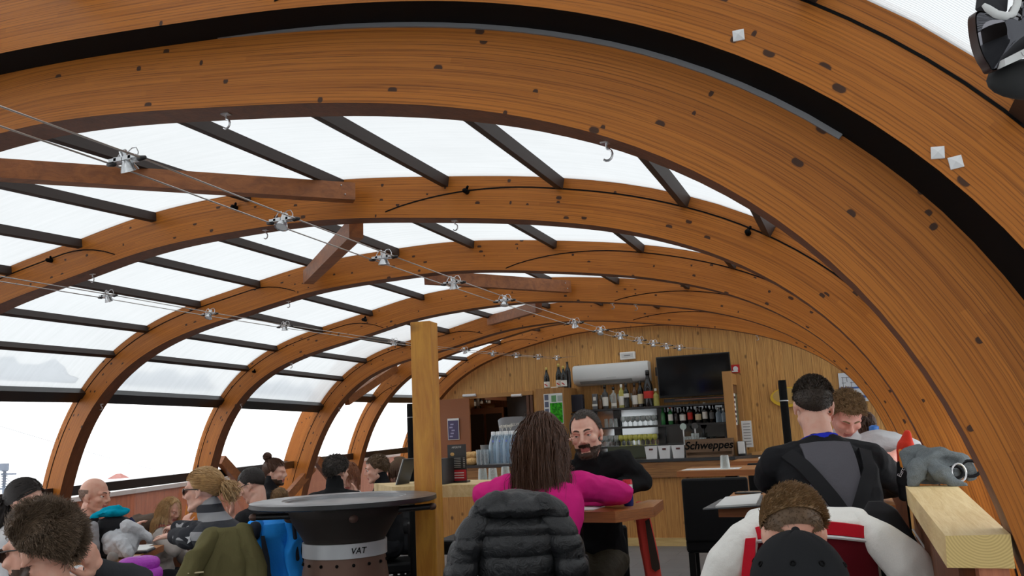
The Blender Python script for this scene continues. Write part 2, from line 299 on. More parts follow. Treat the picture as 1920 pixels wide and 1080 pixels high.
# ---------------------------------------------------------------- profile of the vault
YS={'B':2.0,'C':3.6333,'D':5.2666,'E':6.8999,'F':8.5332,'A':1.87,'G':10.1666,'H':11.7999}
TH=.12; DEP={n:.21 for n in YS}; DEP['B']=.235; DEP['A']=.222
def curve(n,off=0.0):
    p=V(PROF[n])
    # resample finely with a smooth (Catmull-Rom) curve
    q=[]
    for i in range(len(p)-1):
        a,b,c,d=p[max(i-1,0)],p[i],p[i+1],p[min(i+2,len(p)-1)]
        for t in (0,.34,.67): q.append(.5*(2*b+(c-a)*t+(2*a-5*b+4*c-d)*t*t+(3*b-a-3*c+d)*t**3))
    q.append(p[-1]); q=V(q); tg=np.gradient(q,axis=0); tg/=np.linalg.norm(tg,axis=1,keepdims=True)
    nn=np.stack([tg[:,1],-tg[:,0]],1)          # outward
    r=q+nn*off if np.isscalar(off) else q+nn*np.asarray(off)[:,None]
    r[:,1]=np.maximum(r[:,1],0.0); return r
def arclen(n): q=curve(n); return np.r_[0,np.cumsum(np.linalg.norm(np.diff(q,axis=0),axis=1))]
CXC,CZC=-3.5991,.60
def phi(q): return np.degrees(np.arctan2(q[:,1]-CZC,q[:,0]-CXC))
def onarch(n,ph,off=0.0):
    q=curve(n,off); f=phi(q); f=np.where(f<-100,f+360,f); o=np.argsort(f); return V(np.interp(ph,f[o],q[o,0]),np.interp(ph,f[o],q[o,1]))
def phpx(n,px,py,y=None):
    w=atY(px,py,YS[n] if y is None else y); return math.degrees(math.atan2(w[2]-CZC,w[0]-CXC))
wood=glulam('glulam timber',rgb(174,106,40),rgb(84,40,11))
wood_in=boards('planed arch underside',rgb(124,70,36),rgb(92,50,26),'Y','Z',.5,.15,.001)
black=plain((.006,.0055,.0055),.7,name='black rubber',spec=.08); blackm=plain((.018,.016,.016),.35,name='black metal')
darkbrown=plain(rgb(44,30,24),.6,name='dark brown metal'); grey=plain((.25,.25,.26),.45,.3,name='grey seal')
white=plain((.8,.8,.8),.4,name='white plastic'); steel=plain((.62,.62,.63),.3,.9,name='galvanised steel')
def arch(n,y,dep,label,offs=0.0,th=TH):
    a=curve(n,offs); b=curve(n,offs+dep); L=np.r_[0,np.cumsum(np.linalg.norm(np.diff(a,axis=0),axis=1))]; m=M(); k=len(a)
    P=[]
    for i in range(k): P+=[(a[i,0],y,a[i,1]),(b[i,0],y,b[i,1]),(b[i,0],y+th,b[i,1]),(a[i,0],y+th,a[i,1])]
    F=[];U=[];MI=[]
    for i in range(k-1):
        A=4*i;Bq=4*i+4
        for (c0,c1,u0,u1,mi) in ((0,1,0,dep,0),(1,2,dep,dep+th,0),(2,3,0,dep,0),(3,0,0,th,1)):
            F.append((A+c0,A+c1,Bq+c1,Bq+c0)); U.append([(L[i],u0),(L[i],u1),(L[i+1],u1),(L[i+1],u0)]); MI.append(mi)
    F+=[(0,1,2,3),(4*k-4,4*k-3,4*k-2,4*k-1)]; U+=[[(0,0)]*4]*2; MI+=[0,0]
    m.add(P,F); m.m=MI; m.uv={i:u for i,u in enumerate(U)}
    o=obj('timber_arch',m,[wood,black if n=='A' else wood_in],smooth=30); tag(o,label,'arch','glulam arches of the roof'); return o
def groove(par,n,y,dep,pa,pb,offs=0.0,w=.0065):
    # the thin dark joint line: follows the arch near its outer edge and sweeps in to the inner edge at each end
    q=curve(n); f=phi(q); f=np.where(f<-100,f+360,f); fr=.74
    def run(ok,ph0,sgn,span):
        s=np.clip((f-ph0)*sgn/span,0,1); v=np.sin(s*PI/2)**.8*fr*dep+offs
        c0=curve(n,v-w/2+.001); c1=curve(n,v+w/2+.001); idx=[i for i in range(len(q)) if ok[i]]
        m=M(); m.loft([[(c0[i,0],y-.0025,c0[i,1]),(c1[i,0],y-.0025,c1[i,1]),(c1[i,0],y+.004,c1[i,1]),(c0[i,0],y+.004,c0[i,1])] for i in idx],0)
        obj('joint_line',m,black,par)
    run(f<=pa,pa,-1,15); 
    if pb is not None: run(f>=pb,pb,1,13)
labels={'B':'nearest full timber arch, sweeping from the far left down to the rough wooden ledge','C':'second timber arch beyond the nearest one, with a bolted brace on its face','D':'third timber arch, its left foot behind the bald man','E':'fourth timber arch, its left foot behind the woman in the striped jumper','F':'fifth timber arch, its left foot behind the man with a hair bun','G':'timber arch past the fifth, standing behind the man in the track jacket','H':'last timber arch, framing the plank wall of the bar','A':'broad overhead timber arch closest to the camera with white square bolt caps','F2':'wider timber arch just behind the fifth, seen through the clear side panel'}
AR={}
for n in 'BCDEF': AR[n]=arch(n,YS[n],DEP[n],labels[n])
for n in 'GH': AR[n]=arch(n,YS[n],DEP[n],labels[n])
AR['A']=arch('A',YS['A'],DEP['A'],labels['A'])
AR['F2']=arch('F',YS['F']+.17,.21,labels['F2'],offs=.26)
GR={'A':((478,22),(-200,70)),'C':((703,408),(228,485)),'D':((945,503),(565,553)),'E':((1148,565),(720,612)),'F':((1180,603),(912,628)),'H':((1250,640),(1013,640)),'G':((1100,640),(760,730))}
for n,(a,b) in GR.items(): groove(AR[n],n,YS[n],DEP[n],phpx(n,*a),phpx(n,*b))
# black seal between the big section (A) and the small one (B), and the grey strip along B's upper edge
a0=curve('A',0.002); b0=curve('B',DEP['B']); k=min(len(a0),len(b0)); m=M()
bb=np.stack([np.interp(np.linspace(0,1,k),np.linspace(0,1,len(b0)),b0[:,i]) for i in (0,1)],1)
m.loft([[(a0[i,0],YS['A']+.006,a0[i,1]),(a0[i,0],YS['B']+.05,a0[i,1]),(bb[i,0],YS['B']+.05,bb[i,1]),(bb[i,0],YS['B']-.002,bb[i,1])] for i in range(k)])
obj('rubber_seal',m,black,AR['A'])
f=phi(curve('B')); pe=phpx('B',1697,330); ps=phpx('B',-40,140)
m=M(); c0=curve('B',DEP['B']-.012); c1=curve('B',DEP['B']+.002); idx=[i for i in range(len(f)) if pe<f[i]<ps]
m.loft([[(c0[i,0],1.992,c0[i,1]),(c1[i,0],1.992,c1[i,1]),(c1[i,0],2.004,c1[i,1]),(c0[i,0],2.004,c0[i,1])] for i in idx]); obj('seal_strip',m,grey,AR['B'])
m=M(); ci=curve('F',.212); co=curve('F',.262); m.loft([[(ci[i,0],YS['F']+TH+.002,ci[i,1]),(ci[i,0],YS['F']+.172,ci[i,1]),(co[i,0],YS['F']+.172,co[i,1]),(co[i,0],YS['F']+TH+.002,co[i,1])] for i in range(len(ci))]); obj('rubber_seal',m,plain(rgb(62,40,30),.7,name='dark seal'),AR['F2'])
# white square pyramid caps on A
for px,py,rz in ((1385,67,.0),(1758,287,.08),(1792,305,-.12)):
    p=atY(px,py,YS['A']); h=.0125; m=M(); R=np.array([[math.cos(rz),0,math.sin(rz)],[0,1,0],[-math.sin(rz),0,math.cos(rz)]])
    q=V([(-h,0,-h),(h,0,-h),(h,0,h),(-h,0,h),(-h,-.004,-h),(h,-.004,-h),(h,-.004,h),(-h,-.004,h),(0,-.011,0)])@R.T+p
    m.add(q,[(0,1,5,4),(1,2,6,5),(2,3,7,6),(3,0,4,7),(4,5,8),(5,6,8),(6,7,8),(7,4,8)]); obj('bolt_cap',m,white,AR['A'])
for n,px,py in (('C',876,360),('C',443,390),('C',1403,437),('C',97,489),('D',685,600),('E',686,600),('F',1193,541),('E',478,697)):
    y=YS[n]; p=atY(px,py,y); m=M(); m.cap(p,.013,p+V(0,-.03,0),.012,10); m.cap(p+V(.004,-.012,.014),.007,p+V(.012,-.02,.02),.006,8); obj('plug',m,black,AR[n],True)
def hook(n,px,py):
    p=atY(px,py,YS[n]+.06); ph=math.degrees(math.atan2(p[2]-CZC,p[0]-CXC)); a=onarch(n,ph); p=V(a[0],YS[n]+.06,a[1]); s=.028
    m=M(); m.box(p+V(0,0,-.002),(.03,.02,.004)); pts=[p+V(0,0,-.002),p+V(0,0,-.018)]
    for t in range(0,9): an=math.radians(90-t*28); pts.append(p+V(.014*math.cos(an)-.0,0,-.034+.016*math.sin(an)))
    m.tube(pts,.0032,6); obj('hook',m,steel,AR[n],True)
for h in (('B',430,205),('B',1143,262),('C',500,424),('C',857,408),('C',172,505),('D',540,560),('D',200,765),('E',545,680),('E',462,765),('E',1150,566),('E',1192,570),('F',1420,628),('F',630,760)): hook(*h)
# ---------------------------------------------------------------- roof bays: polycarbonate sheets on dark purlins
t=NT('multiwall polycarbonate'); o=t.sep(t.n('ShaderNodeTexCoord').outputs['Object']); fy=t.math('FRACT',t.math('DIVIDE',o[1],.0098))
rib=t.ramp(t.math('ABSOLUTE',t.math('SUBTRACT',fy,.5)),(.26,(0,0,0)),(.42,(1,1,1)))
big=t.noise(t.n('ShaderNodeTexCoord').outputs['Object'],1.3,3); streak=t.noise(t.comb(o[0],t.math('MULTIPLY',o[1],14),o[2]),2.5,3)
dirt=t.math('ADD',t.math('MULTIPLY',big,.16),t.math('MULTIPLY',streak,.14))
tr=t.n('ShaderNodeBsdfTransparent'); t.l(t.mix(rib,(.62,.625,.625),(.22,.225,.23)),tr.inputs[0])
tl=t.n('ShaderNodeBsdfTranslucent'); t.l(t.mix(dirt,(.80,.815,.82),(.58,.595,.61)),tl.inputs[0])
mx=t.n('ShaderNodeMixShader'); t.put(mx.inputs[0],t.math('MULTIPLY_ADD',dirt,1.1,.42)); t.l(tr.outputs[0],mx.inputs[1]); t.l(tl.outputs[0],mx.inputs[2])
gs=t.n('ShaderNodeBsdfGlossy'); gs.inputs['Roughness'].default_value=.25; m2=t.n('ShaderNodeMixShader'); m2.inputs[0].default_value=.03; t.l(mx.outputs[0],m2.inputs[1]); t.l(gs.outputs[0],m2.inputs[2])
poly=t.out(m2.outputs[0])
PURL=[20,26.4,31.4,39.4,48.6,60,73,89.5,104.4,119,131.6,140]
GUT=149.5
def bay(n0,y0,n1,y1,offs,ph1=149.0,ph0=12.0,purl=True,lab=None):
    m=M(); N=70; S=[]
    for i in range(N+1):
        ph=lerp(ph0,ph1,i/N); a=onarch(n0,ph,offs+.002); b=onarch(n1,ph,offs+.002); a2=onarch(n0,ph,offs+.018); b2=onarch(n1,ph,offs+.018)
        S.append([(a[0],y0,a[1]),(b[0],y1,b[1]),(b2[0],y1,b2[1]),(a2[0],y0,a2[1])])
    m.loft(S); o=obj('ceiling',m,poly,smooth=40); tag(o,kind='structure')
    if not purl: return o
    for ph in PURL+[GUT]:
        a=onarch(n0,ph,offs); b=onarch(n1,ph,offs); big=ph==GUT
        ta=nrm(onarch(n0,ph+.5,offs)-onarch(n0,ph-.5,offs)); na=V(ta[1],-ta[0]); w,d=(.06,.065) if big else (.036,.05)
        m=M()
        def bar(w0,w1,d0,d1):
            sec=[]
            for p,y in ((a,y0),(b,y1)):
                sec.append([(p[0]+ta[0]*u+na[0]*v,y,p[1]+ta[1]*u+na[1]*v) for u,v in ((w0,d0),(w1,d0),(w1,d1),(w0,d1))])
            m.loft(sec)
        bar(-w/2,w/2,-d,.0)
        if big: bar(w*.5+.008,w*1.35,-d*.7,.03); bar(w*.1,w*.9,-.02,.02)
        obj('gutter_beam' if big else 'purlin',m,blackm if big else darkbrown,o)
    return o
seq=['B','C','D','E','F']
for a,b in zip(seq[:-1],seq[1:]): bay(a,YS[a]+TH,b,YS[b],.205)
def bayF(): pass
bay('F',YS['F']+.12,'F',YS['F']+.175,.21,purl=False)
bay('G',YS['F']+.29,'G',YS['G'],.21); bay('G',YS['G']+TH,'H',YS['H'],.21)
bay('A',-6.2,'A',YS['A'],.217,ph0=-5); 
# last stretch closed above the bar wall
# ---------------------------------------------------------------- side panels (left): clear panes with a dark handrail
glass=glassmat((.985,.99,.99),.02,.22); rail=plain(rgb(40,30,28),.35,name='dark handrail')
sp=[('B',YS['B']),('C',YS['C']),('D',YS['D']),('E',YS['E']),('F',YS['F']),('G',YS['G']),('H',YS['H'])]
for k,((n0,y0),(n1,y1)) in enumerate(zip(sp[:-1],sp[1:])):
    m=M(); S=[]
    q0=curve(n0,.17);q1=curve(n1,.17)
    for z in np.linspace(.02,1.90,14):
        x0=min(q0[q0[:,1]>=z-.05][:,0][np.argmin(abs(q0[q0[:,1]>=z-.05][:,1]-z)+1e3*(q0[q0[:,1]>=z-.05][:,0]>-3))],-3); x1=min(q1[np.argmin(abs(q1[:,1]-z)+1e3*(q1[:,0]>-3)),0],-3)
        S.append([(x0,y0+TH,z),(x1,y1,z),(x1-.008,y1,z),(x0-.008,y0+TH,z)])
    m.loft(S); w=obj('window_%d'%(k+1),m,glass,smooth=40); tag(w,kind='structure')
    xr=-6.2 if n0<'F' else -6.42
    ya,yb=y0+TH-.01,y1+.01; hz=lambda y:1.03+.0235*y; m=M(); m.loft([[(xr-.025,y,hz(y)-.04),(xr+.025,y,hz(y)-.04),(xr+.025,y,hz(y)+.04),(xr-.025,y,hz(y)+.04)] for y in (ya,yb)]); obj('handrail',m,rail,w)
    m=M(); m.box((xr,(y0+y1+TH)/2,.09),(.06,y1-y0-TH+.02,.18)); obj('bottom_rail',m,rail,w)
# right side: the same clear panes outside the arches, with plank dado below the wooden ledge
for k,((n0,y0),(n1,y1)) in enumerate(zip(sp[:-1],sp[1:])):
    m=M(); xr=.62 if n0<'F' else .86
    m.box((xr,(y0+y1+TH)/2,1.05),(.008,y1-y0-TH,1.9)); w=obj('window_%d'%(k+7),m,glass); tag(w,kind='structure')
    m=M(); m.box((xr,(y0+y1+TH)/2,1.165),(.05,y1-y0-TH,.075)); obj('handrail',m,rail,w)
# ---------------------------------------------------------------- floor, ground, wall
t=NT('grey floor tiles'); o=t.sep(t.n('ShaderNodeTexCoord').outputs['Object'])
br=t.n('ShaderNodeTexBrick'); br.offset=.5; t.l(t.comb(o[0],o[1],0),br.inputs['Vector']); br.inputs['Scale'].default_value=1; br.inputs['Brick Width'].default_value=.6; br.inputs['Row Height'].default_value=.3; br.inputs['Mortar Size'].default_value=.004
br.inputs['Color1'].default_value=(*rgb(104,106,108),1); br.inputs['Color2'].default_value=(*rgb(92,94,97),1); br.inputs['Mortar'].default_value=(*rgb(58,58,60),1)
n=t.noise(t.n('ShaderNodeTexCoord').outputs['Object'],6,5); c=t.mix(t.math('MULTIPLY',n,.4),br.outputs['Color'],rgb(128,129,130))
tile=t.out(t.bsdf(c,.45,t.bump(n,.1,.004)))
m=M(); m.box((-2.9,3.9,-.06),(7.6,20.6,.12)); tag(obj('floor',m,tile),kind='structure')
t=NT('trodden snow'); n=t.noise(t.n('ShaderNodeTexCoord').outputs['Object'],.6,5); snow=t.out(t.bsdf(t.mix(n,(.8,.82,.85),(.9,.91,.92)),.8,t.bump(n,.4,.1)))
m=M(); m.box((-10,20,-.22),(160,140,.2)); tag(obj('ground',m,snow),kind='structure')
pine=boards('pine wall boards',rgb(220,168,94),rgb(150,98,44),'X','Z',.118,.7)
pineb=boards('pine bar boards',rgb(204,148,78),rgb(156,98,42),'X','Z',.16,.9,.02)
pineh=boards('rough plank',rgb(168,118,66),rgb(104,62,30),'Z','X',.3,.5,.005,grainmul=2.2)
WY=12.0
hx0,hx1=atY(862,800,WY)[0],atY(1003,800,WY)[0]; hz0,hz1=.98,atY(930,741,WY)[2]
q=curve('H',.2)
def ztop(x):
    s=q[q[:,1]>1.0]; o=np.argsort(s[:,0]); return float(np.interp(x,s[o,0],s[o,1]))
m=M(); xs=sorted(set([round(v,3) for v in np.linspace(-6.55,.85,75)]+[round(hx0,3),round(hx1,3)]))
for x0,x1 in zip(xs[:-1],xs[1:]):
    z0,z1=max(ztop(x0),.02),max(ztop(x1),.02); mid=(x0+x1)/2
    if not (hx0<=mid<=hx1): m.add([(x0,WY,0),(x1,WY,0),(x1,WY+.08,0),(x0,WY+.08,0),(x0,WY,z0),(x1,WY,z1),(x1,WY+.08,z1),(x0,WY+.08,z0)],[(0,1,5,4),(2,3,7,6),(4,5,6,7),(3,2,1,0),(1,2,6,5),(3,0,4,7)])
    else:
        for a,b,c in ((0,hz0,hz0),(hz1,z0,z1)): m.add([(x0,WY,a),(x1,WY,a),(x1,WY+.08,a),(x0,WY+.08,a),(x0,WY,b),(x1,WY,c),(x1,WY+.08,c),(x0,WY+.08,b)],[(0,1,5,4),(2,3,7,6),(4,5,6,7),(3,2,1,0),(1,2,6,5),(3,0,4,7)])
tag(obj('wall_back',m,pine),kind='structure')
# dark wall added out of view behind the camera, for light and reflections only
m=M(); m.box((-2.9,-6.25,1.1),(7.4,.1,2.2)); tag(obj('wall_filler',m,plain((.06,.045,.035),.6,name='dark filler wall')),kind='structure')
# ---------------------------------------------------------------- diagonal braces
bracemat=boards('stained brace timber',rgb(160,96,48),rgb(122,70,34),'Z','X',.5,.35,.001)
def brace(p,q2,w,h,label,bolts=False,up=(0,0,1)):
    p,q2=V(p),V(q2); f=nrm(q2-p); R=frame_from(f,up); L=np.linalg.norm(q2-p); c=(p+q2)/2
    m=M(); m.box((0,0,0),(w,L,h),bev=0); m.v[0]=m.v[0]@R.T+c
    o=obj('brace',m,bracemat); tag(o,label,'brace','diagonal wind braces')
    if bolts:
        for s,z in ((-.07,.025),(-.05,-.02)):
            b=q2+R[:,1]*s+R[:,2]*z; nn=R[:,0] if R[1,0]<0 else -R[:,0]; m=M(); m.cap(b+nn*(w/2-.002),.006,b+nn*(w/2+.003),.004,8); obj('bolt',m,steel,o,True)
    return o
brace(atY(-260,302,2.20),atY(664,362,3.575),.07,.088,'long brown brace bolted to the second arch below the cable lights',True)
brace(atY(668,428,3.80),atY(578,520,5.20),.075,.10,'short slanting brace dropping from the second arch to the third')
brace(atY(800,520,5.45),atY(1066,538,6.85),.06,.10,'brown brace behind the third arch, bolted end against the fourth',True)
brace(atY(1010,575,7.08),atY(918,602,8.48),.06,.095,'short brace between the fourth and fifth arches above the post')
brace(atY(650,752,8.75),atY(742,690,10.1),.06,.10,'low brace on the left between the fifth arch and the next')
brace(atX(414,862,-6.14),atX(505,962,-6.14),.07,.10,'knee brace low at the left behind the raised hand')
brace(atX(594,862,-6.10),atX(645,930,-6.1),.06,.10,'knee brace at the foot of the fifth arch')
brace(atX(586,876,-6.05),atX(540,930,-6.05),.06,.10,'knee brace leaning the other way at the fifth arch foot')
# ---------------------------------------------------------------- outside
red=boards('weathered red fence boards',rgb(176,104,74),rgb(140,78,54),'Y','Z',.14,.1,.02)
m=M(); m.loft([[(-7.615,y,-.12),(-7.585,y,-.12),(-7.585,y,.785+.03*y),(-7.615,y,.785+.03*y)] for y in (2,14)]); fo=obj('plank_fence',m,red); m=M(); m.loft([[(-7.64,y,.78+.03*y),(-7.56,y,.78+.03*y),(-7.56,y,.825+.03*y),(-7.64,y,.825+.03*y)] for y in (2,14)]); obj('coping',m,plain(rgb(170,160,156),.8,name='weathered coping'),fo); tag(fo,'reddish plank fence outside, seen through the lower side panes','fence')
hp=at(222,897,55); m=M(); hm=V(*hp)
m.add([hm+V(-.8,-.9,-.3),hm+V(.8,-.9,-.3),hm+V(.8,.9,-.3),hm+V(-.8,.9,-.3),hm+V(0,-.2,.3),hm+V(0,.2,.3)],[(0,1,4),(1,2,5,4),(2,3,5),(3,0,4,5),(3,2,1,0)]); 
m2=M(); m2.box(hm+V(0,0,-1.0),(1.4,1.6,1.4)); ho=obj('house',m2,plain(rgb(190,150,140),.9)); obj('roof',m,plain(rgb(176,120,112),.9,name='faded red roofing'),ho); tag(ho,'small house with a faded red hipped roof outside','house')
pp=at(8,900,30); m=M(); m.tube([(pp[0],pp[1],-.2),(pp[0],pp[1],pp[2]+.35)],.05,8); po=obj('utility_pole',m,plain(rgb(110,120,135),.6,name='grey steel')); tag(po,'grey utility pole with stacked insulators outside','pole')
for k in range(7): m=M(); m.lathe(pp+V(.0,0,-.25+.09*k),[(.04,0),(.13,.02),(.04,.05)],10); obj('insulator',m,plain(rgb(110,120,135),.6,name='grey steel'),po,True)
m=M(); m.box(pp+V(.2,0,.2),(.7,.05,.06)); m.box(pp+V(.1,0,-.3),(.6,.05,.06)); m.box(pp+V(-.05,0,.45),(.25,.2,.25)); obj('cross_arm',m,plain(rgb(110,120,135),.6,name='grey steel'),po)
wire=plain(rgb(150,150,155),.6,name='grey wire')
for (a,b) in (((-10,796,32),(400,905,60)),((14,899,30),(60,912,45)),((14,908,30),(60,915,45))):
    A,Bq=at(*a),at(*b); m=M(); m.tube([lerp(A,Bq,k/12)-V(0,0,.5*(1-(2*k/12-1)**2)*.3) for k in range(13)],.012,5); tag(obj('power_line',m,wire),'overhead power line crossing the sky outside','wire','power lines outside')
t=NT('thin wet snow'); a=t.n('ShaderNodeBsdfTranslucent'); a.inputs[0].default_value=(.9,.92,.93,1); b=t.n('ShaderNodeBsdfTransparent'); b.inputs[0].default_value=(.9,.9,.92,1); mxs=t.n('ShaderNodeMixShader'); mxs.inputs[0].default_value=.5; t.l(a.outputs[0],mxs.inputs[1]); t.l(b.outputs[0],mxs.inputs[2]); snowt=t.out(mxs.outputs[0])
# snow left on the lowest roof sheets
def snowstrip(n0,y0,n1,y1,off):
    m=M(); S=[]; N=40
    for i in range(N+1):
        y=lerp(y0+.05,y1-.1,i/N); h=.06+.012*math.sin(i*.45)+.004*math.sin(i*1.3+1); h*=min(1,(N-i)/14+.3); row=[]
        for k in range(6):
            ph=lerp(147.8,147.8-h*70,k/5); p=onarch(n0,ph,off+.02+.02*math.sin(PI*k/5)*1.2); row.append((p[0],y,p[1]))
        for k in (5,0):
            ph=lerp(147.8,147.8-h*70,k/5); p=onarch(n0,ph,off+.019); row.append((p[0],y,p[1]))
        S.append(row)
    m.loft(S); tag(obj('snow',m,snowt,smooth=True),'thin ridge of snow lying on a roof sheet above the gutter','snow','snow left on the roof sheets','stuff')
snowstrip('C',YS['C']+TH,'D',YS['D'],.205); snowstrip('D',YS['D']+TH,'E',YS['E'],.205); snowstrip('E',YS['E']+TH,'F',YS['F'],.205)
# ---------------------------------------------------------------- sky
w=bpy.data.worlds.new('overcast sky'); sc.world=w; w.use_nodes=True; nt=w.node_tree; nt.nodes.clear()
ow=nt.nodes.new('ShaderNodeOutputWorld'); bg=nt.nodes.new('ShaderNodeBackground'); bg.inputs[0].default_value=(.975,.99,1,1); bg.inputs[1].default_value=2.3; nt.links.new(bg.outputs[0],ow.inputs[0])
sc.view_settings.view_transform='Standard'; sc.view_settings.look='None'; sc.view_settings.exposure=0.0; sc.view_settings.gamma=1; sc.view_settings.use_curve_mapping=False
sc.cycles.max_bounces=10; sc.cycles.transparent_max_bounces=16; sc.cycles.diffuse_bounces=6; sc.cycles.sample_clamp_indirect=6; sc.cycles.use_denoising=True
# ---------------------------------------------------------------- bar
cy0,cy1=10.95,11.5; CT=1.07
xa,xb=-5.6,atY(1378,850,cy0)[0]
topm=plain((.03,.03,.032),.3,name='black worktop')
m=M(); m.prism([(xa,cy0-.03,CT-.035),(xb,cy0-.03,CT-.035),(atY(1432,818,11.6)[0],11.6,CT-.035),(atY(1432,818,11.6)[0],11.98,CT-.035),(xb-.5,11.98,CT-.035),(xb-.5,cy1,CT-.035),(xa,cy1,CT-.035)],(0,0,0),(0,0,.035))
bar=thing('bar_counter','long pine board bar counter with a black worktop across the back','counter',(-3.3,11.2,0)); obj('worktop',m,topm,bar)
def slabx(x0,x1,y0,y1,z0,z1): mm=M(); mm.box(((x0+x1)/2,(y0+y1)/2,(z0+z1)/2),(x1-x0,y1-y0,z1-z0)); return mm
obj('front_panel',slabx(xa,xb-.03,cy0+.03,cy0+.07,.10,.84),pineb,bar)
obj('apron_plank',slabx(xa,xb-.01,cy0-.02,cy0+.05,.84,1.03),pineh,bar)
obj('plinth',slabx(xa,xb-.03,cy0+.01,cy0+.05,0,.10),boards('pale pine plinth',rgb(214,184,124),rgb(186,150,92),'Z','X',.4,.2,.001),bar)
m=M(); b2=V(atY(1432,818,11.6)[0]-.02,11.6); m.prism([(xb-.03,cy0+.03,0),(b2[0],b2[1],0),(b2[0],11.95,0),(b2[0]-.06,11.95,0),(b2[0]-.06,11.6,0),(xb-.1,cy0+.06,0)],(0,0,0),(0,0,1.03)); obj('corner_panel',m,pineh,bar)
# wall shelving with a dark mirror
sx0,sx1=atY(1100,764,11.8)[0],atY(1364,758,11.8)[0]
SH=[1.76,1.50]; shelf=thing('bottle_shelf','dark wall shelving with a mirror back behind the bar','shelf',((sx0+sx1)/2,11.8,1.07))
mir=NT('dark mirror'); mirm=mir.out(mir.bsdf((.20,.21,.215),.06,Metallic=1.0))
mir=NT('side mirror'); mirb=plain((.05,.045,.04),.25,name='dark back panel')
obj('back_panel',slabx(sx0,sx1,11.955,11.985,1.08,1.74),mirm,shelf)
dk=plain((.02,.018,.017),.35,name='black shelf board')
for z in SH: obj('shelf_board',slabx(sx0,sx1,11.72,11.95,z-.025,z),dk,shelf)
for px in (1108,1153,1236,1361): x=atY(px,790,11.8)[0]; obj('upright',slabx(x-.045,x+.045,11.90,11.953,1.075,1.735),dk,shelf)
obj('shelf_board',slabx(sx0,sx1,11.72,11.95,1.21,1.235),dk,shelf)
labw=plain((.75,.73,.66),.7,name='paper label'); 
def glassb(c): return plain(c,.12,name='bottle glass')
gl_dark=glassb((.012,.014,.012)); gl_green=glassb((.02,.14,.035)); gl_black=glassb((.01,.009,.009)); gl_amber=glassb((.10,.045,.015)); gl_clear=vessel((.82,.85,.84)); gl_yel=vessel((.85,.83,.25),.9); foil=plain((.55,.42,.12),.35,.7,name='gold foil'); redl=plain(rgb(190,40,30),.6,name='red label'); gold=plain((.6,.5,.3),.5,name='gold label')
BP={'wine':[(.0,0),(.036,0),(.037,.01),(.037,.19),(.030,.225),(.015,.25),(.0135,.30),(.016,.302),(.016,.312),(0,.313)],
 'spirit':[(0,0),(.035,0),(.037,.008),(.037,.17),(.033,.195),(.014,.215),(.013,.26),(.016,.262),(.016,.285),(0,.287)],
 'champ':[(0,0),(.043,0),(.045,.01),(.045,.15),(.040,.19),(.022,.235),(.016,.27),(.017,.30),(.019,.303),(.017,.32),(0,.322)],
 'water':[(0,0),(.034,0),(.037,.01),(.037,.14),(.030,.18),(.016,.23),(.014,.262),(0,.264)],
 'flask':[(0,0),(.04,0),(.042,.01),(.042,.13),(.036,.15),(.013,.17),(.013,.2),(.017,.202),(.017,.23),(0,.231)]}
def bottle(p,kind,h,mat,lab=None,cap=None,label='',group=None,name='bottle',labz=(.2,.5),wf=1.0):
    pr=BP[kind]; H=pr[-1][1]; k=h/H; pr=[(r*k*wf,z*k) for r,z in pr]; t=thing(name,label,'bottle',p,0,group)
    m=M(); m.lathe(p,pr,14); obj('glass_body',m,mat,t,True)
    rb=max(r for r,_ in pr)
    if lab: m=M(); z0,z1=labz[0]*h,labz[1]*h; m.lathe(p,[(rb+.0008,z0),(rb+.0012,z0+.002),(rb+.0012,z1),(rb+.0008,z1)],14,caps=False); obj('paper_label',m,lab,t,True)
    if cap: m=M(); rc=pr[-2][0]; zt=pr[-1][1]; m.lathe(p,[(rc*.9,zt-.14*h),(rc*1.12,zt-.13*h),(rc*1.12,zt-.01*h),(rc*.8,zt+.003)],12); obj('bottle_cap',m,cap,t,True)
    return t
def gob(p,h=.13,r=.036,mat=None,label='',group=None,name='wine_glass'):
    m=M(); m.lathe(p,[(0,0),(r*.85,.001),(r*.8,.004),(.005,.008),(.004,h*.42),(r*.5,h*.47),(r*.95,h*.62),(r,h*.75),(r*.82,h),(r*.78,h),(r*.93,h*.75),(r*.85,h*.62),(.004,h*.5)],12,caps=False)
    o=obj(name,m,mat or gl_clear,smooth=True); return tag(o,label,'glass',group)
def tumb(p,h=.10,r=.036,label='',group=None,inv=False,mat=None,name='tumbler'):
    a,b=(r,r*.8) if inv else (r*.8,r); m=M()
    if inv: m.lathe(p,[(a,0),(b,h*.92),(b*.9,h),(0,h),(0,h*.9),(b*.86,h*.88),(a*.93,.001)],14,caps=False)
    else: m.lathe(p,[(0,0),(a,0),(b,h),(b*.93,h),(a*.9,.012),(0,.012)],14,caps=False)
    o=obj(name,m,mat or gl_clear,smooth=True); return tag(o,label,'glass',group)
SY=11.83
def sp(px,z): 
    # place on a shelf of height z, in the column of the photo it stands in
    return V(atY(px,780,SY)[0],SY,z)
z=SH[0]; G='bottles on the top shelf'
m=M(); c=sp(1118,z); m.rbox(c+V(0,0,.11),(.075,.075,.22),.006); g=obj('carton',m,plain((.12,.125,.13),.45,name='grey carton')); tag(g,'tall dark grey gift carton at the left of the top shelf','box')
m=M(); m.box(c+V(0,-.0385,.06),(.077,.002,.03)); m.box(c+V(0,-.0385,.15),(.04,.002,.05)); obj('printed_band',m,labw,g)
m=M(); m.rbox(sp(1088,z-.02)+V(0,-.1,.12),(.19,.1,.24),.01); 
bx=obj('carton',m,plain((.012,.016,.03),.4,name='navy carton')); tag(bx,'black and navy gift box beside the wooden cabinet','box')
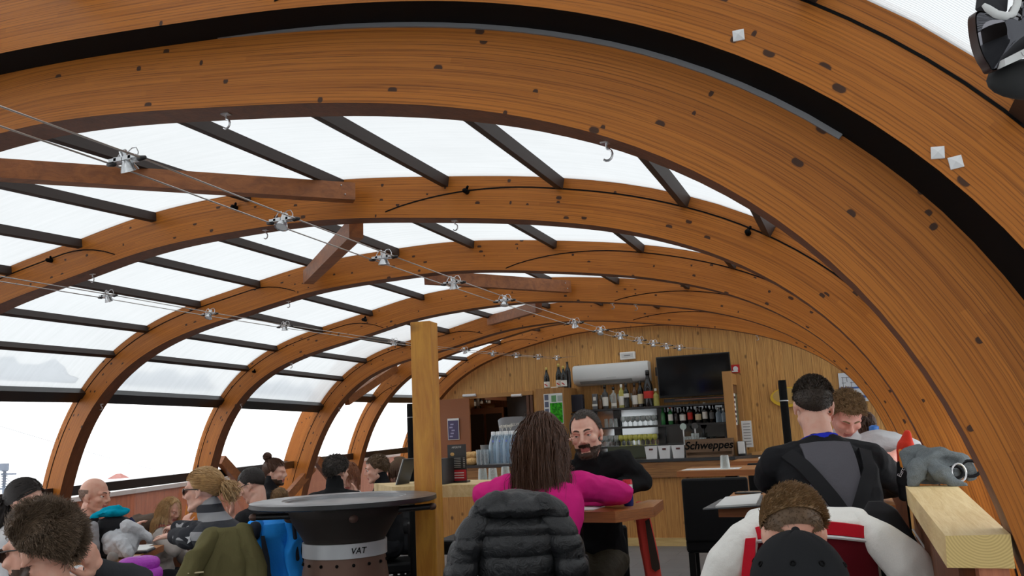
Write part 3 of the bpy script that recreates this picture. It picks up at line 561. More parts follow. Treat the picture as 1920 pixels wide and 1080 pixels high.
m=M(); m.box(sp(1088,z-.02)+V(0,-.1,-.03),(.25,.2,.02)); tag(obj('shelf_board',m,dk),'short dark shelf holding the navy gift box','shelf')
top=[(1127,'flask',.20,gl_amber,None,None,'small amber bottle next to the grey carton'),(1137,'spirit',.33,plain((.05,.05,.05),.4),labw,gl_black,'black bottle with a pale mottled wrap on the top shelf'),(1153,'spirit',.30,gl_clear,labw,gl_black,'clear bottle with a low cream label and dark stopper'),
(1168,'wine',.33,gl_yel,labw,labw,'pale yellow bottle with white label and white capsule'),(1177,'wine',.34,gl_dark,labw,gl_black,'dark wine bottle with a wide cream label near its neck'),(1193,'wine',.33,gl_amber,labw,gl_black,'brownish bottle with tall white label on the top shelf'),(1204,'wine',.36,gl_black,gold,gl_black,'tall black bottle with thin gold label left of the big bottle')]
for i,(px,k,h,mt,lb,cp,lab) in enumerate(top): bottle(sp(px,z),k,h,mt,lb,cp,lab,G,labz=(.1,.25) if px==1153 else ((.42,.58) if px==1177 else (.12,.5)))
bottle(sp(1220,z)+V(0,-.03,0),'champ',.50,gl_black,redl,gl_black,'very large black bottle beside the air conditioner',G,labz=(.22,.42))
bottle(sp(1233,z)+V(0,-.02,0),'flask',.24,gl_yel,None,labw,'small round bottle of yellow liqueur under the television',G)
for k,px in enumerate((1130,1146,1161,1186)): tag(gob(sp(px,z)+V(.0,.05,0),.2,.026,label='slim stemmed tasting glass among the top shelf bottles',group='tasting glasses on the top shelf'))
z=SH[1]; G='spirits on the middle shelf'
mid=[(1243,'spirit',.24,gl_green,None,gl_green,'green glass bottle at the left end of the spirits'),(1257,'spirit',.25,gl_green,labw,redl,'green gin bottle with white label and red cap'),(1268,'spirit',.22,gl_black,None,gl_black,'plain black bottle between the green gin and the diamond label'),(1280,'flask',.23,gl_black,labw,gl_black,'squat black bottle with a white diamond label'),(1294,'spirit',.27,gl_black,redl,gl_black,'black bottle with a small red star label'),(1309,'flask',.22,gl_black,gold,gl_black,'round black bottle with a round cream label'),(1322,'spirit',.27,gl_dark,labw,labw,'dark bottle with large cream label and white cap'),(1335,'spirit',.25,gl_black,plain((.12,.12,.12),.6,name='black label'),gl_black,'square dark bottle with a black label'),(1347,'flask',.2,vessel((.55,.68,.78),.7),None,steel,'bluish clear bottle near the wooden partition'),(1357,'flask',.18,vessel((.6,.7,.78),.7),None,steel,'last bluish bottle beside the wooden partition')]
for px,k,h,mt,lb,cp,lab in mid: bottle(sp(px,z),k,h,mt,lb,cp,lab,G,labz=(.2,.55))
G='glasses on the middle shelf'
for px in (1168,1177,1186,1196,1206,1216,1226): gob(sp(px,z),.14,.038,label='stemmed glass on the middle shelf left of the green bottles',group=G)
for px in (1136,1145,1154): tumb(sp(px,z),.12,.03,label='tall tumbler upside down on the middle shelf behind the bearded man',group='tumblers on the middle shelf',inv=True)
z=1.235; G='glasses on the lowest shelf'
for j,dy in enumerate((0,-.07)):
    for i,px in enumerate(range(1128,1232,9)): gob(sp(px,z)+V(0,dy,0),.15,.036,gl_yel if i>3 and j else gl_clear,'stemmed glass in two rows on the lowest shelf',G)
m=M(); m.box((atY(1190,835,11.75)[0],11.75,1.15),(.72,.2,.155)); tag(obj('beer_crate',m,plain((.05,.06,.03),.5,name='dark crate')),'dark low crate under the rows of stemmed glasses','crate')
for k,px in enumerate((1287,1302,1315)):
    h=(.26,.3,.24)[k]; c=V(atY(px,800,11.55)[0],11.55,CT); m=M(); m.lathe(c,[(0,0),(.045,0),(.042,.02),(.05,h*.8),(.052,h),(.048,h),(.04,.03),(0,.03)],14,caps=False); tag(obj('beer_glass',m,gl_clear,smooth=True),('tall straight beer glass standing left of the crate','tallest beer glass with a round badge behind the crate','beer glass just behind the crate lettering')[k],'glass')
# tap medallions
for k,px in enumerate((1281,1303)):
    c=atY(px,800 if k==0 else 799,11.6); m=M(); R=np.array([[1,0,0],[0,0,-1],[0,1,0]]); m.lathe(c,[(0,-.01),(.042,-.01),(.045,0),(.042,.01),(0,.01)],20,R=R); m2=M(); m2.tube([V(c[0],c[1],CT),V(c[0],c[1],c[2]-.03)],.012,8)
    t=thing('beer_tap',('round pale beer tap badge left of the crate','round dark beer tap badge above the crate')[k],'tap',(c[0],c[1],CT)); obj('badge',m,(plain((.45,.55,.5),.4),plain((.06,.06,.06),.4))[k],t,True); obj('stem',m2,steel,t,True)
# white baskets
def basket(px0,px1,lab,dy=0):
    a,b=atY(px0,842,11.2+dy),atY(px1,842,11.2+dy); w=b[0]-a[0]-.012; cx=(a[0]+b[0])/2; t=thing('basket',lab,'basket',(cx,11.2+dy,CT),0,'white plastic baskets on the bar'); h=.16
    m=M(); q=lambda s,zz:[(cx-s*w/2,11.2+dy-.1*s,zz),(cx+s*w/2,11.2+dy-.1*s,zz),(cx+s*w/2,11.2+dy+.1*s,zz),(cx-s*w/2,11.2+dy+.1*s,zz)]
    m.loft([q(.84,CT),q(.98,CT+h*.97),q(1,CT+h),q(.93,CT+h),q(.8,CT+.01)],caps=True); obj('basket_body',m,white,t)
    m=M(); m.rbox((cx,11.2+dy-.0985,CT+h*.75),(w*.32,.008,.022),.004); obj('hand_slot',m,plain((.12,.03,.03),.6),t)
basket(1211,1236,'left white plastic basket on the bar, next to the bearded man'); basket(1236,1260,'middle white plastic basket on the bar'); basket(1261,1287,'right white plastic basket, against the lettered crate')
# lettered wooden crate
a,b=atY(1288,838,11.15),atY(1375,838,11.15); cx=(a[0]+b[0])/2; w=b[0]-a[0]; crw=boards('grey crate wood',rgb(126,98,72),rgb(92,68,48),'Z','X',.12,.1,.01)
cr=thing('wooden_crate','shallow wooden crate lettered Schweppes standing on the bar','crate',(cx,11.15,CT))
obj('front_board',slabx(cx-w/2,cx+w/2,11.04,11.055,CT+.065,CT+.225),crw,cr); obj('back_board',slabx(cx-w/2,cx+w/2,11.245,11.26,CT,CT+.225),crw,cr)
for s in (-1,1): obj('side_board',slabx(cx+s*(w/2-.006)-.006,cx+s*(w/2-.006)+.006,11.056,11.244,CT,CT+.225),crw,cr)
obj('bottom_board',slabx(cx-w/2+.012,cx+w/2-.012,11.056,11.244,CT,CT+.012),crw,cr); obj('rail_board',slabx(cx-w/2,cx+w/2,11.045,11.055,CT,CT+.03),crw,cr)
text('lettering','Schweppes',(cx,11.038,CT+.145),(1,0,0),(0,0,1),.135,plain((.004,.004,.004),.8,name='stencil black',spec=.1),cr,.001,shear=.25,bold=.003)
# wooden partition with papers at the right of the shelves
pw=plain(rgb(176,128,72),.6,name='pine post'); px0,px1=atY(1361,780,11.3)[0],atY(1378,780,11.3)[0]
pt=thing('shelf_partition','narrow pine partition with notices pinned on it beside the television','partition',((px0+px1)/2,11.5,CT))
obj('front_post',slabx(px0,px1,11.27,11.36,CT,2.14),pw,pt); obj('rear_post',slabx(px1-.03,px1+.04,11.86,11.95,CT,2.12),pw,pt)
obj('top_rail',slabx(px1-.05,px1-.01,11.36,11.86,1.98,2.12),pw,pt); obj('side_panel',slabx(px1-.035,px1-.02,11.36,11.86,CT,1.98),boards('brown partition panel',rgb(120,84,50),rgb(90,58,32),'Y','Z',.2,.1),pt)
pap=plain((.72,.72,.7),.8,name='paper'); 
def notice(name,lab,x,y0,y1,z0,z1,mat,ink=None,n=6):
    o=obj(name,slabx(x,x+.003,y0,y1,z0,z1),mat); tag(o,lab,'poster')
    if ink:
        m=M()
        for k in range(n): zz=lerp(z0+.02,z1-.02,(k+.5)/n); m.box((x+.004,lerp(y0,y1,.45+.05*(k%3)),zz),(.0015,(y1-y0)*(.5+.1*((k*7)%4)),(z1-z0)/n*.45))
        obj('printed_block',m,ink,o)
notice('notice','white notice with dark purple prints on the pine partition',px1-.019,11.40,11.62,1.45,1.86,pap,plain((.06,.02,.06),.7)); notice('notice','greenish brown notice next to the white one on the partition',px1-.019,11.63,11.8,1.46,1.86,plain((.12,.12,.06),.8))
o=obj('price_list',slabx(px1+.03,px1+.16,11.62,11.624,1.16,1.5),pap); tag(o,'tilted white price list near the end of the bar','sign')
m=M()
for k in range(8): m.box((px1+.095,11.618,1.2+.037*k),(.09,.002,.008))
obj('printed_lines',m,plain((.2,.2,.2),.8),o); o.rotation_euler=(0,0,0)
c=V(atY(1390,834,11.2)[0],11.2,CT); nd=thing('napkin_dispenser','metal napkin dispenser with white napkins at the end of the bar','dispenser',c); m=M(); m.rbox(c+V(0,.02,.09),(.11,.09,.18),.015); obj('case',m,plain((.1,.1,.1),.3,.6),nd); m=M(); m.rbox(c+V(0,-.028,.1),(.085,.012,.15),.01); obj('napkins',m,pap,nd)
m=M(); m.box(c+V(.17,.1,.02),(.12,.08,.04)); tag(obj('wooden_tray',m,pw),'tiny wooden tray behind the napkin dispenser','tray')
# television
a,b=atY(1230,668,11.75),atY(1369,660,11.75); cx=(a[0]+b[0])/2; w=b[0]-a[0]-.01; zt,zb=2.425,1.86
tv=thing('television','large flat black television mounted on the plank wall','television',(cx,11.8,zb))
R=np.array([[1,0,0],[0,math.cos(.1),-math.sin(.1)],[0,math.sin(.1),math.cos(.1)]])
m=M(); m.rbox((cx,11.74,(zt+zb)/2),(w,.045,zt-zb),.006,0,None); m.v[0]=(m.v[0]-V(cx,11.74,(zt+zb)/2))@R.T+V(cx,11.74,(zt+zb)/2); obj('housing',m,plain((.01,.01,.01),.25),tv)
scr=NT('switched-off screen'); scrm=scr.out(scr.bsdf((.006,.006,.007),.08,Specular_IOR_Level=.5)); m=M(); m.box((0,-.0235,0),(w-.03,.002,zt-zb-.05)); m.v[0]=m.v[0]@R.T+V(cx,11.74,(zt+zb)/2+.008); obj('screen',m,scrm,tv)
m=M(); m.box((cx,11.87,(zt+zb)/2),(.3,.22,.25)); obj('wall_bracket',m,blackm,tv)
m=M(); m.box((cx-w/2-.03,11.93,2.24),(.06,.1,.12)); obj('wall_box',m,blackm,tv)
o=obj('soundbar',slabx(cx-w/2+.05,cx+w/2-.1,11.80,11.9,1.80,1.845),plain((.02,.02,.02),.4)); tag(o,'slim black soundbar under the television','speaker'); obj('copper_strip',slabx(cx-w/2+.2,cx+w/2-.14,11.795,11.802,1.822,1.832),plain(rgb(170,110,80),.4,.3),o)
# air conditioner
a,b=atY(1073,688,11.8),atY(1214,677,11.8); cx=(a[0]+b[0])/2; w=b[0]-a[0]; ac=thing('air_conditioner','white wall air conditioner above the bottle shelf','air conditioner',(cx,11.9,2.12))
sec=[]; prof=[(11.99,2.40),(11.84,2.40),(11.80,2.385),(11.785,2.34),(11.785,2.20),(11.80,2.165),(11.86,2.125),(11.99,2.105)]
m=M(); m.loft([[(x,lerp(11.9,y,s),lerp(2.25,zz,s)) for y,zz in prof] for x,s in ((cx-w/2,.93),(cx-w/2+.02,1),(cx+w/2-.02,1),(cx+w/2,.93))]); obj('housing',m,plain((.74,.76,.75),.35,name='ivory plastic'),ac,35)
m=M(); m.prism([(cx-w/2+.1,11.845,2.129),(cx+w/2-.24,11.845,2.129),(cx+w/2-.24,11.795,2.166),(cx-w/2+.1,11.795,2.166)],(0,0,-.004),(0,-.003,-.002)); obj('air_flap',m,plain((.35,.35,.34),.5),ac)
m=M(); m.box((cx+.02,11.784,2.20),(.14,.002,.006)); obj('badge',m,plain((.4,.4,.4),.5),ac)
c=atY(1177.5,667,11.98); em=thing('emergency_light','small white emergency light box above the air conditioner','light',c); m=M(); m.rbox((c[0],11.965,c[2]),(.22,.06,.105),.008); obj('case',m,plain((.8,.79,.75),.5),em); m=M(); m.rbox((c[0],11.932,c[2]),(.17,.008,.06),.003); obj('diffuser',m,plain((.62,.62,.6),.3),em); m=M(); m.box((c[0],11.926,c[2]),(.09,.002,.012)); obj('pictogram',m,plain((.2,.2,.2),.5),em)
c=atY(1379,692,11.97); o=obj('sign',slabx(c[0]-.055,c[0]+.055,11.98,11.99,c[2]-.05,c[2]+.06),plain(rgb(190,30,28),.5,name='red sign')); tag(o,'small red and white fire safety sign beside the television','sign'); m=M(); m.lathe((c[0],11.978,c[2]+.005),[(0,-.002),(.034,-.002),(.034,.002)],14,R=np.array([[1,0,0],[0,0,-1],[0,1,0]])); m.box((c[0]-.01,11.978,c[2]-.03),(.08,.003,.018)); obj('pictogram',m,white,o)
# cabinet with poster and champagne bottles
c0,c1=atY(1006,760,11.35),atY(1058,760,11.35); ctop=atY(1040,727,11.35)[2]; cbm=plain(rgb(172,124,68),.55,name='pine cabinet')
cab=thing('cabinet','tall pine cabinet with a green poster beside the serving hatch','cabinet',((c0[0]+c1[0])/2,11.6,CT)); obj('carcass',slabx(c0[0],c1[0],11.35,11.97,CT,ctop),boards('pine cabinet boards',rgb(180,132,74),rgb(140,94,48),'X','Z',.4,.4,.001),cab)
pa,pb=atY(1019,739,11.34),atY(1054,739,11.34); zt=pa[2]; zb=zt-.42; o=obj('poster',slabx(pa[0],pb[0],11.34,11.346,zb,zt),plain((.7,.72,.7),.6,name='poster paper')); tag(o,'poster with a bright green leaf picture on the pine cabinet','poster')
gx=lerp(pa[0],pb[0],.30); m=M(); m.box(((gx+pb[0])/2,11.338,lerp(zb,zt,.36)),(pb[0]-gx-.012,.003,(zt-zb)*.66)); obj('green_picture',m,fabric(rgb(70,190,40),'green print',30,.0,.001,.6,40,0,rgb(20,90,20)),o)
m=M(); m.box(((gx+pb[0])/2-.03,11.338,lerp(zb,zt,.83)),(.07,.003,.09)); obj('picture_panel',m,plain((.12,.3,.12),.6),o); m=M(); m.box(((gx+pb[0])/2+.06,11.338,lerp(zb,zt,.83)),(.07,.003,.08)); obj('picture_panel',m,plain((.35,.42,.38),.6),o)
for k in range(4): m=M(); m.rbox((lerp(pa[0],gx,.5),11.338,lerp(zb,zt,.88-.23*k)),((gx-pa[0])*.7,.003,.075),.001); obj('picture_panel',m,plain((.1,.11,.16),.6),o)
G='champagne bottles on the cabinet'
for px,h,lab,dy in ((1026,.30,'left champagne bottle standing apart on the pine cabinet',0),(1049,.345,'tallest gold-capped champagne bottle on the cabinet',.05),(1058,.30,'short champagne bottle in front of its taller neighbour',-.06)):
    p=V(atY(px,727,11.5+dy)[0],11.5+dy,ctop); t=bottle(p,'champ',h,gl_green if 0 else gl_dark,labw,foil,lab,G,labz=(.05,.33)); m=M(); m.box(p+V(0,-.0475*h/.322,.17*h),(.05,.001,.014),R=np.array([[math.cos(.6),0,math.sin(.6)],[0,1,0],[-math.sin(.6),0,math.cos(.6)]])); obj('red_sash',m,redl,t)
bottle(V(atY(1066,727,11.6)[0],11.6,ctop),'wine',.37,gl_black,None,None,'tall dark unlabelled bottle at the right edge of the cabinet',G)
m=M(); m.box(V(atY(1040,727,11.45)[0],11.45,ctop+.01),(.1,.03,.02)); tag(obj('price_tag',m,labw),'white tag lying between the champagne bottles','tag')
# hatch and kitchen behind
kw=boards('kitchen panelling',rgb(170,118,64),rgb(120,76,38),'X','Z',.3,.2,.004); HY=WY+.08
fr=plain(rgb(92,56,34),.5,name='brown frame')
m=M(); m.box((-4.8,13.75,1.2),(2.6,.08,2.4)); tag(obj('wall_kitchen',m,kw),kind='structure')
for k,x in enumerate((-6.05,-3.55)): m=M(); m.box((x,12.92,1.2),(.08,1.6,2.4)); tag(obj('wall_kitchen_%s'%'lr'[k] if 0 else ('wall_kitchen_left','wall_kitchen_right')[k],m,kw),kind='structure')
m=M(); m.box((-4.8,12.92,2.42),(2.6,1.7,.05)); tag(obj('ceiling_kitchen',m,kw),kind='structure')
m=M(); m.box((-4.8,12.92,-.03),(2.6,1.7,.06)); tag(obj('floor_kitchen',m,tile),kind='structure')
hw=thing('serving_hatch','dark brown frame of the open serving hatch in the plank wall','hatch',((hx0+hx1)/2,WY,hz0)); 
obj('lintel',slabx(hx0,hx1,WY-.03,HY,hz1-.03,hz1+.03),pw,hw); obj('sill',slabx(hx0,hx1,WY-.06,HY+.02,hz0-.02,hz0+.03),fr,hw)
for x in (hx0,hx1-.05,hx1-.11): obj('jamb',slabx(x,x+.04,WY-.02,HY+.01,hz0+.03,hz1-.03),fr,hw)
ca,cb=atY(882,800,13.2)[0],atY(938,800,13.2)[0]; kt=atY(910,765,13.2)[2]; kb=atY(910,776,13.2)[2]
kc=thing('kitchen_cupboard','dark two-door cupboard seen through the hatch','cupboard',((ca+cb)/2,13.45,0)); obj('carcass',slabx(ca-.1,cb+.05,13.22,13.7,0,kt-.0),fr,kc)
for x0,x1 in ((ca-.08,(ca+cb)/2-.03),((ca+cb)/2+.02,cb+.03)): obj('door',slabx(x0,x1,13.2,13.22,.05,kb),plain((.008,.008,.008),.3,name='black door'),kc)
for k,px in enumerate((884,890,897,903,911,917)): bottle(V(atY(px,760,13.4)[0],13.4,kt),'wine',.24,(gl_dark,gl_black,gl_clear)[k%3],labw if k%2 else None,labw if k%3==0 else None,'small bottle lined up on top of the kitchen cupboard','bottles on the kitchen cupboard')
bp=V(atY(915,757,13.32)[0],13.32,kt); m=M(); m.lathe(bp,[(0,0),(.10,0),(.14,.07),(.145,.075),(.13,.07),(.09,.015),(0,.015)],18,caps=False); tag(obj('bread_basket',m,boards('wicker',rgb(150,110,66),rgb(90,60,32),'Z','X',.018,.0,.2),smooth=True),'round wicker basket on the kitchen cupboard','basket')
m=M(); m.box((atY(975,780,13.3)[0],13.45,1.1),(.36,.5,2.2)); fg=obj('fridge',m,plain((.012,.012,.013),.2,name='black gloss')); tag(fg,'tall black fridge with a pale handle inside the hatch','fridge'); o=obj('handle',slabx(atY(975,780,13.19)[0]-.03,atY(975,780,13.19)[0]+.03,13.18,13.2,1.35,1.75),plain((.6,.65,.7),.4),fg)
o=obj('shelf_bracket',slabx(atY(934,760,12.9)[0]-.03,atY(934,760,12.9)[0]+.03,12.3,13.6,2.02,2.08),fr); tag(o,'dark slanting timber inside the hatch','beam'); 
for px0,px1,lab in ((866,890,'white tube lamp above the left end of the hatch'),(957,976,'white tube lamp above the right end of the hatch')):
    a,b=atY(px0,742,11.9),atY(px1,740,11.9); m=M(); m.tube([(a[0],11.94,a[2]),(b[0],11.94,a[2])],.022,10); lo=obj('tube_lamp',m,plain((.75,.76,.77),.4,name='lamp housing'),smooth=True); tag(lo,lab,'lamp'); m=M(); m.box(((a[0]+b[0])/2,11.97,a[2]),(.1,.06,.03)); obj('wall_mount',m,white,lo)
# open brown shutter with a purple poster
d0,d1=atY(819,800,11.25),atY(881,800,11.25); dt=atY(850,748,11.25)[2]; dm=plain(rgb(140,82,44),.45,name='brown lacquer')
sh=thing('hatch_shutter','plain brown shutter door swung open at the left of the hatch','door',((d0[0]+d1[0])/2,11.25,CT)); obj('door_leaf',slabx(d0[0],d1[0],11.25,11.28,CT,dt),dm,sh); obj('edge_strip',slabx(d0[0],d0[0]+.035,11.235,11.25,CT,dt),fr,sh)
pa,pb=atY(840,789,11.23),atY(860,823,11.23); o=obj('poster',slabx(pa[0],pb[0],11.225,11.232,pb[2],pa[2]),plain((.06,.045,.12),.5,name='violet print')); tag(o,'narrow violet poster on the brown shutter door','poster')
m=M(); 
for k in range(5): m.box((lerp(pa[0],pb[0],.3+.1*(k%3)),11.223,lerp(pb[2],pa[2],.15+.16*k)),(.05,.002,.02))
obj('print_patch',m,plain((.35,.33,.5),.6),o); obj('white_border',slabx(pa[0]-.01,pb[0]+.01,11.232,11.236,pb[2]-.01,pa[2]+.03),pap,o)
# things on the left of the counter
wg=vessel((.75,.87,.95),.55); capw=plain((.8,.82,.82),.4,name='white cap'); blu=plain(rgb(40,80,190),.5,name='blue label'); 
for j in range(2):
    for i in range(6):
        px=928+i*12.6; p=V(atY(px,868,11.1)[0]+.03*j,11.08+.09*j,CT+.012)
        t=bottle(p,'water',.43,wg,None,capw,'clear water bottle with white cap, one of two rows on the tray','water bottles on the bar',wf=1.15); m=M(); m.box(p+V(0,-.033,.30),(.03,.004,.03)); obj('neck_label',m,blu,t)
a,b=atY(918,868,11.1)[0],atY(1000,868,11.1)[0]; o=obj('bottle_tray',slabx(a-.02,b+.02,11.02,11.24,CT,CT+.012),plain((.3,.34,.37),.3,.3)); tag(o,'grey tray under the rows of water bottles','tray')
c=V(atY(964,800,11.33)[0],11.33,CT); w=.46; bk=thing('ice_bucket','flared grey ice bucket with tree pictures behind the water bottles','bucket',c); m=M()
def rr(s,zz,b): return [(c[0]+math.copysign(abs(math.cos(t))**.5,math.cos(t))*w/2*s,c[1]+math.copysign(abs(math.sin(t))**.5,math.sin(t))*.09*s,zz+(b*(math.cos(t)**2))) for t in np.linspace(0,2*PI,33)[:-1]]
m.loft([rr(.72,CT,0),rr(.95,CT+.5,-.01),rr(1,CT+.64,-.05),rr(.96,CT+.64,-.05),rr(.7,CT+.05,0)]); obj('bucket_body',m,plain((.22,.23,.245),.35,.3,name='frosted grey'),bk,True)
text('lettering','BELVEDERE',(c[0]+.11,c[1]-.094,CT+.53),(1,0,0),(0,0,1),.05,labw,bk,.001)
m=M(); R2=random.Random(4)
def twig(p,a,L,d):
    q=p+V(math.cos(a)*L,0,math.sin(a)*L); m.tube([p,q],.0025,4)
    if d: 
        for s in (-.5,.1,.55): twig(q,a+s+R2.uniform(-.1,.1),L*.7,d-1)
for k in range(3): twig(V(c[0]-.14+.06*k,c[1]-.092,CT+.42),PI/2,.045,3)
o=obj('tree_picture',m,labw,bk)
for k in range(7):
    px=901+ (k%3)*7; p=V(atY(px,868,11.05)[0],11.0+.07*(k//3),CT)
    for j in range(3): m=M(); q=p+V(0,0,j*.06); m.lathe(q,[(.030,0),(.038,.085),(.035,.085),(.028,.006)],12,caps=False); tag(obj('plastic_cup',m,vessel((.8,.84,.86),.45),smooth=True),'clear cup in the nested stacks left of the water bottles','cup','cups stacked on the bar')
c=V(atY(906,826,11.12)[0],11.3,CT); m=M(); m.lathe(c,[(.09,0),(.12,.26),(.125,.265),(.115,.26),(.085,.01)],18,caps=False); tag(obj('glass_bowl',m,vessel((.6,.63,.64),.6),smooth=True),'deep clear bowl behind the stacked cups','bowl')
brd=fabric(rgb(196,150,92),'bread crust',14,.6,.02,.8,60,0,rgb(225,190,135))
for k,(px,zz,s) in enumerate(((876,0,.07),(886,0,.08),(880,.09,.065),(889,.10,.06),(872,.07,.05))):
    p=V(atY(px,868,11.05)[0],11.05,CT+zz+s*.7); m=M(); m.ell(p,(s*1.2,s,s*.75)); tag(obj('bread_roll',m,brd,smooth=True),'crusty bread roll in the pile at the left end of the bar','bread','bread rolls on the bar')
# right-hand wall pieces
c=atY(1468,745,11.95); sb=thing('wall_plaque','oval yellow wall plaque half hidden by the black post','plaque',(c[0],11.96,c[2])); m=M(); m.v.append(np.zeros((0,3)))
ov=[(math.cos(t)*.24,math.sin(t)*.13) for t in np.linspace(0,2*PI,33)[:-1]]
m=M(); m.prism([(c[0]+.08+x,11.94,c[2]+y) for x,y in ov],(0,0,0),(0,.03,0)); obj('rim',m,plain(rgb(215,175,40),.5,name='yellow paint'),sb); m=M(); m.prism([(c[0]+.08+x*.86,11.935,c[2]+.015+y*.8) for x,y in ov],(0,0,0),(0,.006,0)); obj('picture_field',m,plain(rgb(186,150,84),.5),sb)
m=M(); m.box((c[0]+.17,11.932,c[2]+.07),(.06,.004,.06)); obj('green_patch',m,plain(rgb(50,110,40),.5),sb); m=M(); m.lathe((c[0]+.14,11.932,c[2]-.05),[(0,0),(.025,0),(.025,.05),(.008,.075),(.008,.1),(0,.1)],8); obj('painted_bottle',m,gl_black,sb)
a,b,d=atY(1571,700,11.97),atY(1571,751,11.97),atY(1626,752,11.97); o=obj('trail_map',slabx(a[0],d[0]+.03,11.97,11.98,d[2],a[2]),plain((.66,.70,.74),.5,name='map sheet')); tag(o,'white and blue trail map on the wall at the right behind the arches','map')
m=M(); m.box(((a[0]+d[0])/2,11.967,d[2]+.18),(d[0]-a[0],.003,.022)); m.box(((a[0]+d[0])/2+.06,11.967,d[2]+.06),(.2,.003,.03)); obj('blue_band',m,plain(rgb(60,100,170),.5),o); m=M()
for k in range(6): m.box((a[0]+.06+.05*(k%3),11.967,a[2]-.06-.07*(k//2)),(.05,.003,.006)); m.box((a[0]+.05+.05*(k%3),11.967,a[2]-.09-.06*(k//2)),(.006,.003,.06))
obj('map_lines',m,plain((.12,.13,.15),.6),o); m=M(); m.box((a[0]+.16,11.967,d[2]+.05),(.05,.003,.03)); obj('red_patch',m,redl,o)
def bpost(px0,py0,px1,py1,d,w,lab):
    a,b=at(px0,py0,d),at(px1,py1,d); m=M(); m.tube([(a[0],a[1],0),(a[0],a[1],a[2]-.02),(a[0],a[1],a[2])],[w/2,w/2,w/2*.95],10); o=obj('black_post',m,plain((.006,.006,.006),.7,name='matt black',spec=.1),smooth=True); tag(o,lab,'post'); m=M(); m.lathe((a[0],a[1],a[2]-.12),[(w/2+.001,0),(w/2+.002,.003),(w/2+.001,.006)],12,caps=False); obj('silver_ring',m,steel,o); return o
bpost(1466,713,1478,900,4.9,.046,'black post standing behind the man in the black and grey top'); bpost(770,757,772,850,7.4,.07,'black post just left of the yellow timber post')
# ---------------------------------------------------------------- furniture
tabm=boards('varnished table top',rgb(196,132,68),rgb(146,88,40),'X','Y',.14,.3,.012,.35); edgm=boards('table edge',rgb(186,112,54),rgb(130,72,32),'Z','X',.022,.1,.03,.4)
blw=plain((.010,.0095,.0095),.5,name='black lacquered wood',spec=.15); vinyl=plain((.008,.008,.0085),.5,name='black leatherette',spec=.15)
raw=boards('rough sawn pale timber',rgb(240,214,160),rgb(214,180,120),'X','Y',.5,.25,.001,.6,1.6)
endg=NT('end grain'); o=endg.sep(endg.n('ShaderNodeTexCoord').outputs['Object']); wv=endg.n('ShaderNodeTexWave',wave_type='RINGS',rings_direction='Y'); wv.inputs['Scale'].default_value=55; wv.inputs['Distortion'].default_value=1.2; endg.l(endg.comb(endg.math('ADD',o[0],-.215),0,endg.math('ADD',o[2],-1.225)),wv.inputs['Vector'])
endm=endg.out(endg.bsdf(endg.mix(endg.math('MULTIPLY',wv.outputs['Fac'],.55),rgb(222,194,128),rgb(182,148,84)),.7))
def table(name,poly,z,th,lab,legs,mat=None,grp=None):
    c=np.mean(V(poly),0); t=thing('table',lab,'table',(c[0],c[1],0),0,grp)
    m=M(); P=[(x,y,z-th) for x,y in poly]; m.prism(P,(0,0,0),(0,0,th)); m.m=[1]*len(m.f); m.m[1]=0
    obj('table_top',m,[mat or tabm,edgm],t)
    for x,y,w in legs: m=M(); m.box((x,y,(z-th)/2+.0),(w,w,z-th)); obj('leg',m,blw,t)
    return t
A=lambda px,py,z: tuple(atZ(px,py,z)[:2])
zt=1.07
p=[A(1010,950,zt),A(1155,958,zt),A(1222,931,zt),A(1200,917,zt),A(985,917,zt)]
p=[(-1.75,4.13),(-1.11,4.05),(-.98,4.30),(-1.02,4.72),(-1.10,4.72),(-1.13,4.46),(-1.85,4.48)]
table('table',p,zt,.05,'high varnished table with cut corners between the woman in pink and the bearded man',[(-1.42,4.27,.12)])
for x in (): pass
p=[(-.66,4.27),(.12,4.22),(.12,4.68),(-.32,4.70),(-.38,5.1),(-.70,5.15)]
table('table',p,zt,.05,'high wooden table with the open menu, in front of the man with braces',[(-.45,4.75,.10),(-.02,4.48,.10)])
p=[(-1.53,7.72),(-.62,7.68),(-.62,8.5),(-1.53,8.52)]
table('table',p,zt,.05,'high table with a single upturned glass, in the middle before the bar',[(-1.1,8.1,.11)])
p=[(-1.33,9.75),(-.5,9.7),(-.5,10.4),(-1.33,10.42)]
table('table',p,zt-.01,.05,'farthest high table, close to the end of the bar counter',[(-.9,10.05,.11)])
u=nrm(V(-.49,.87)); nl=V(-u[1],u[0]); R0=V(-4.2,4.0); p=[tuple(R0+u*.02),tuple(R0+u*1.2),tuple(R0+u*1.2+nl*.56),tuple(R0+u*.02+nl*.56)]
table('table',p,.78,.045,'low wooden table with coats and a book beside the bald man',[tuple(R0+u*.5+nl*.31)+(.1,)])
p=[(-4.24,5.52),(-3.9,5.52),(-3.9,5.80),(-4.24,5.80)]
table('table',p,.78,.045,'low table behind the striped jumper, under the black menu board',[(-4.07,5.66,.07)])
p=[(-4.5,6.15),(-4.05,6.15),(-4.05,6.55),(-4.5,6.55)]
table('table',p,.78,.045,'low table between the dark curly-haired man and the man in the track jacket',[(-4.27,6.35,.08)])
table('table',[(-3.2,1.5),(-2.78,1.5),(-2.78,2.3),(-3.2,2.3)],.76,.045,'low table beside the big-haired man at the lower left',[(-3.0,1.9,.1)])
table('table',[(-.42,1.95),(.1,1.95),(.1,2.85),(-.42,2.85)] if 0 else [(-.52,2.02),(-.36,2.02),(-.36,2.9),(-.52,2.9)],.72,.04,'narrow low table left of the fair-haired man',[(-.44,2.45,.06)])
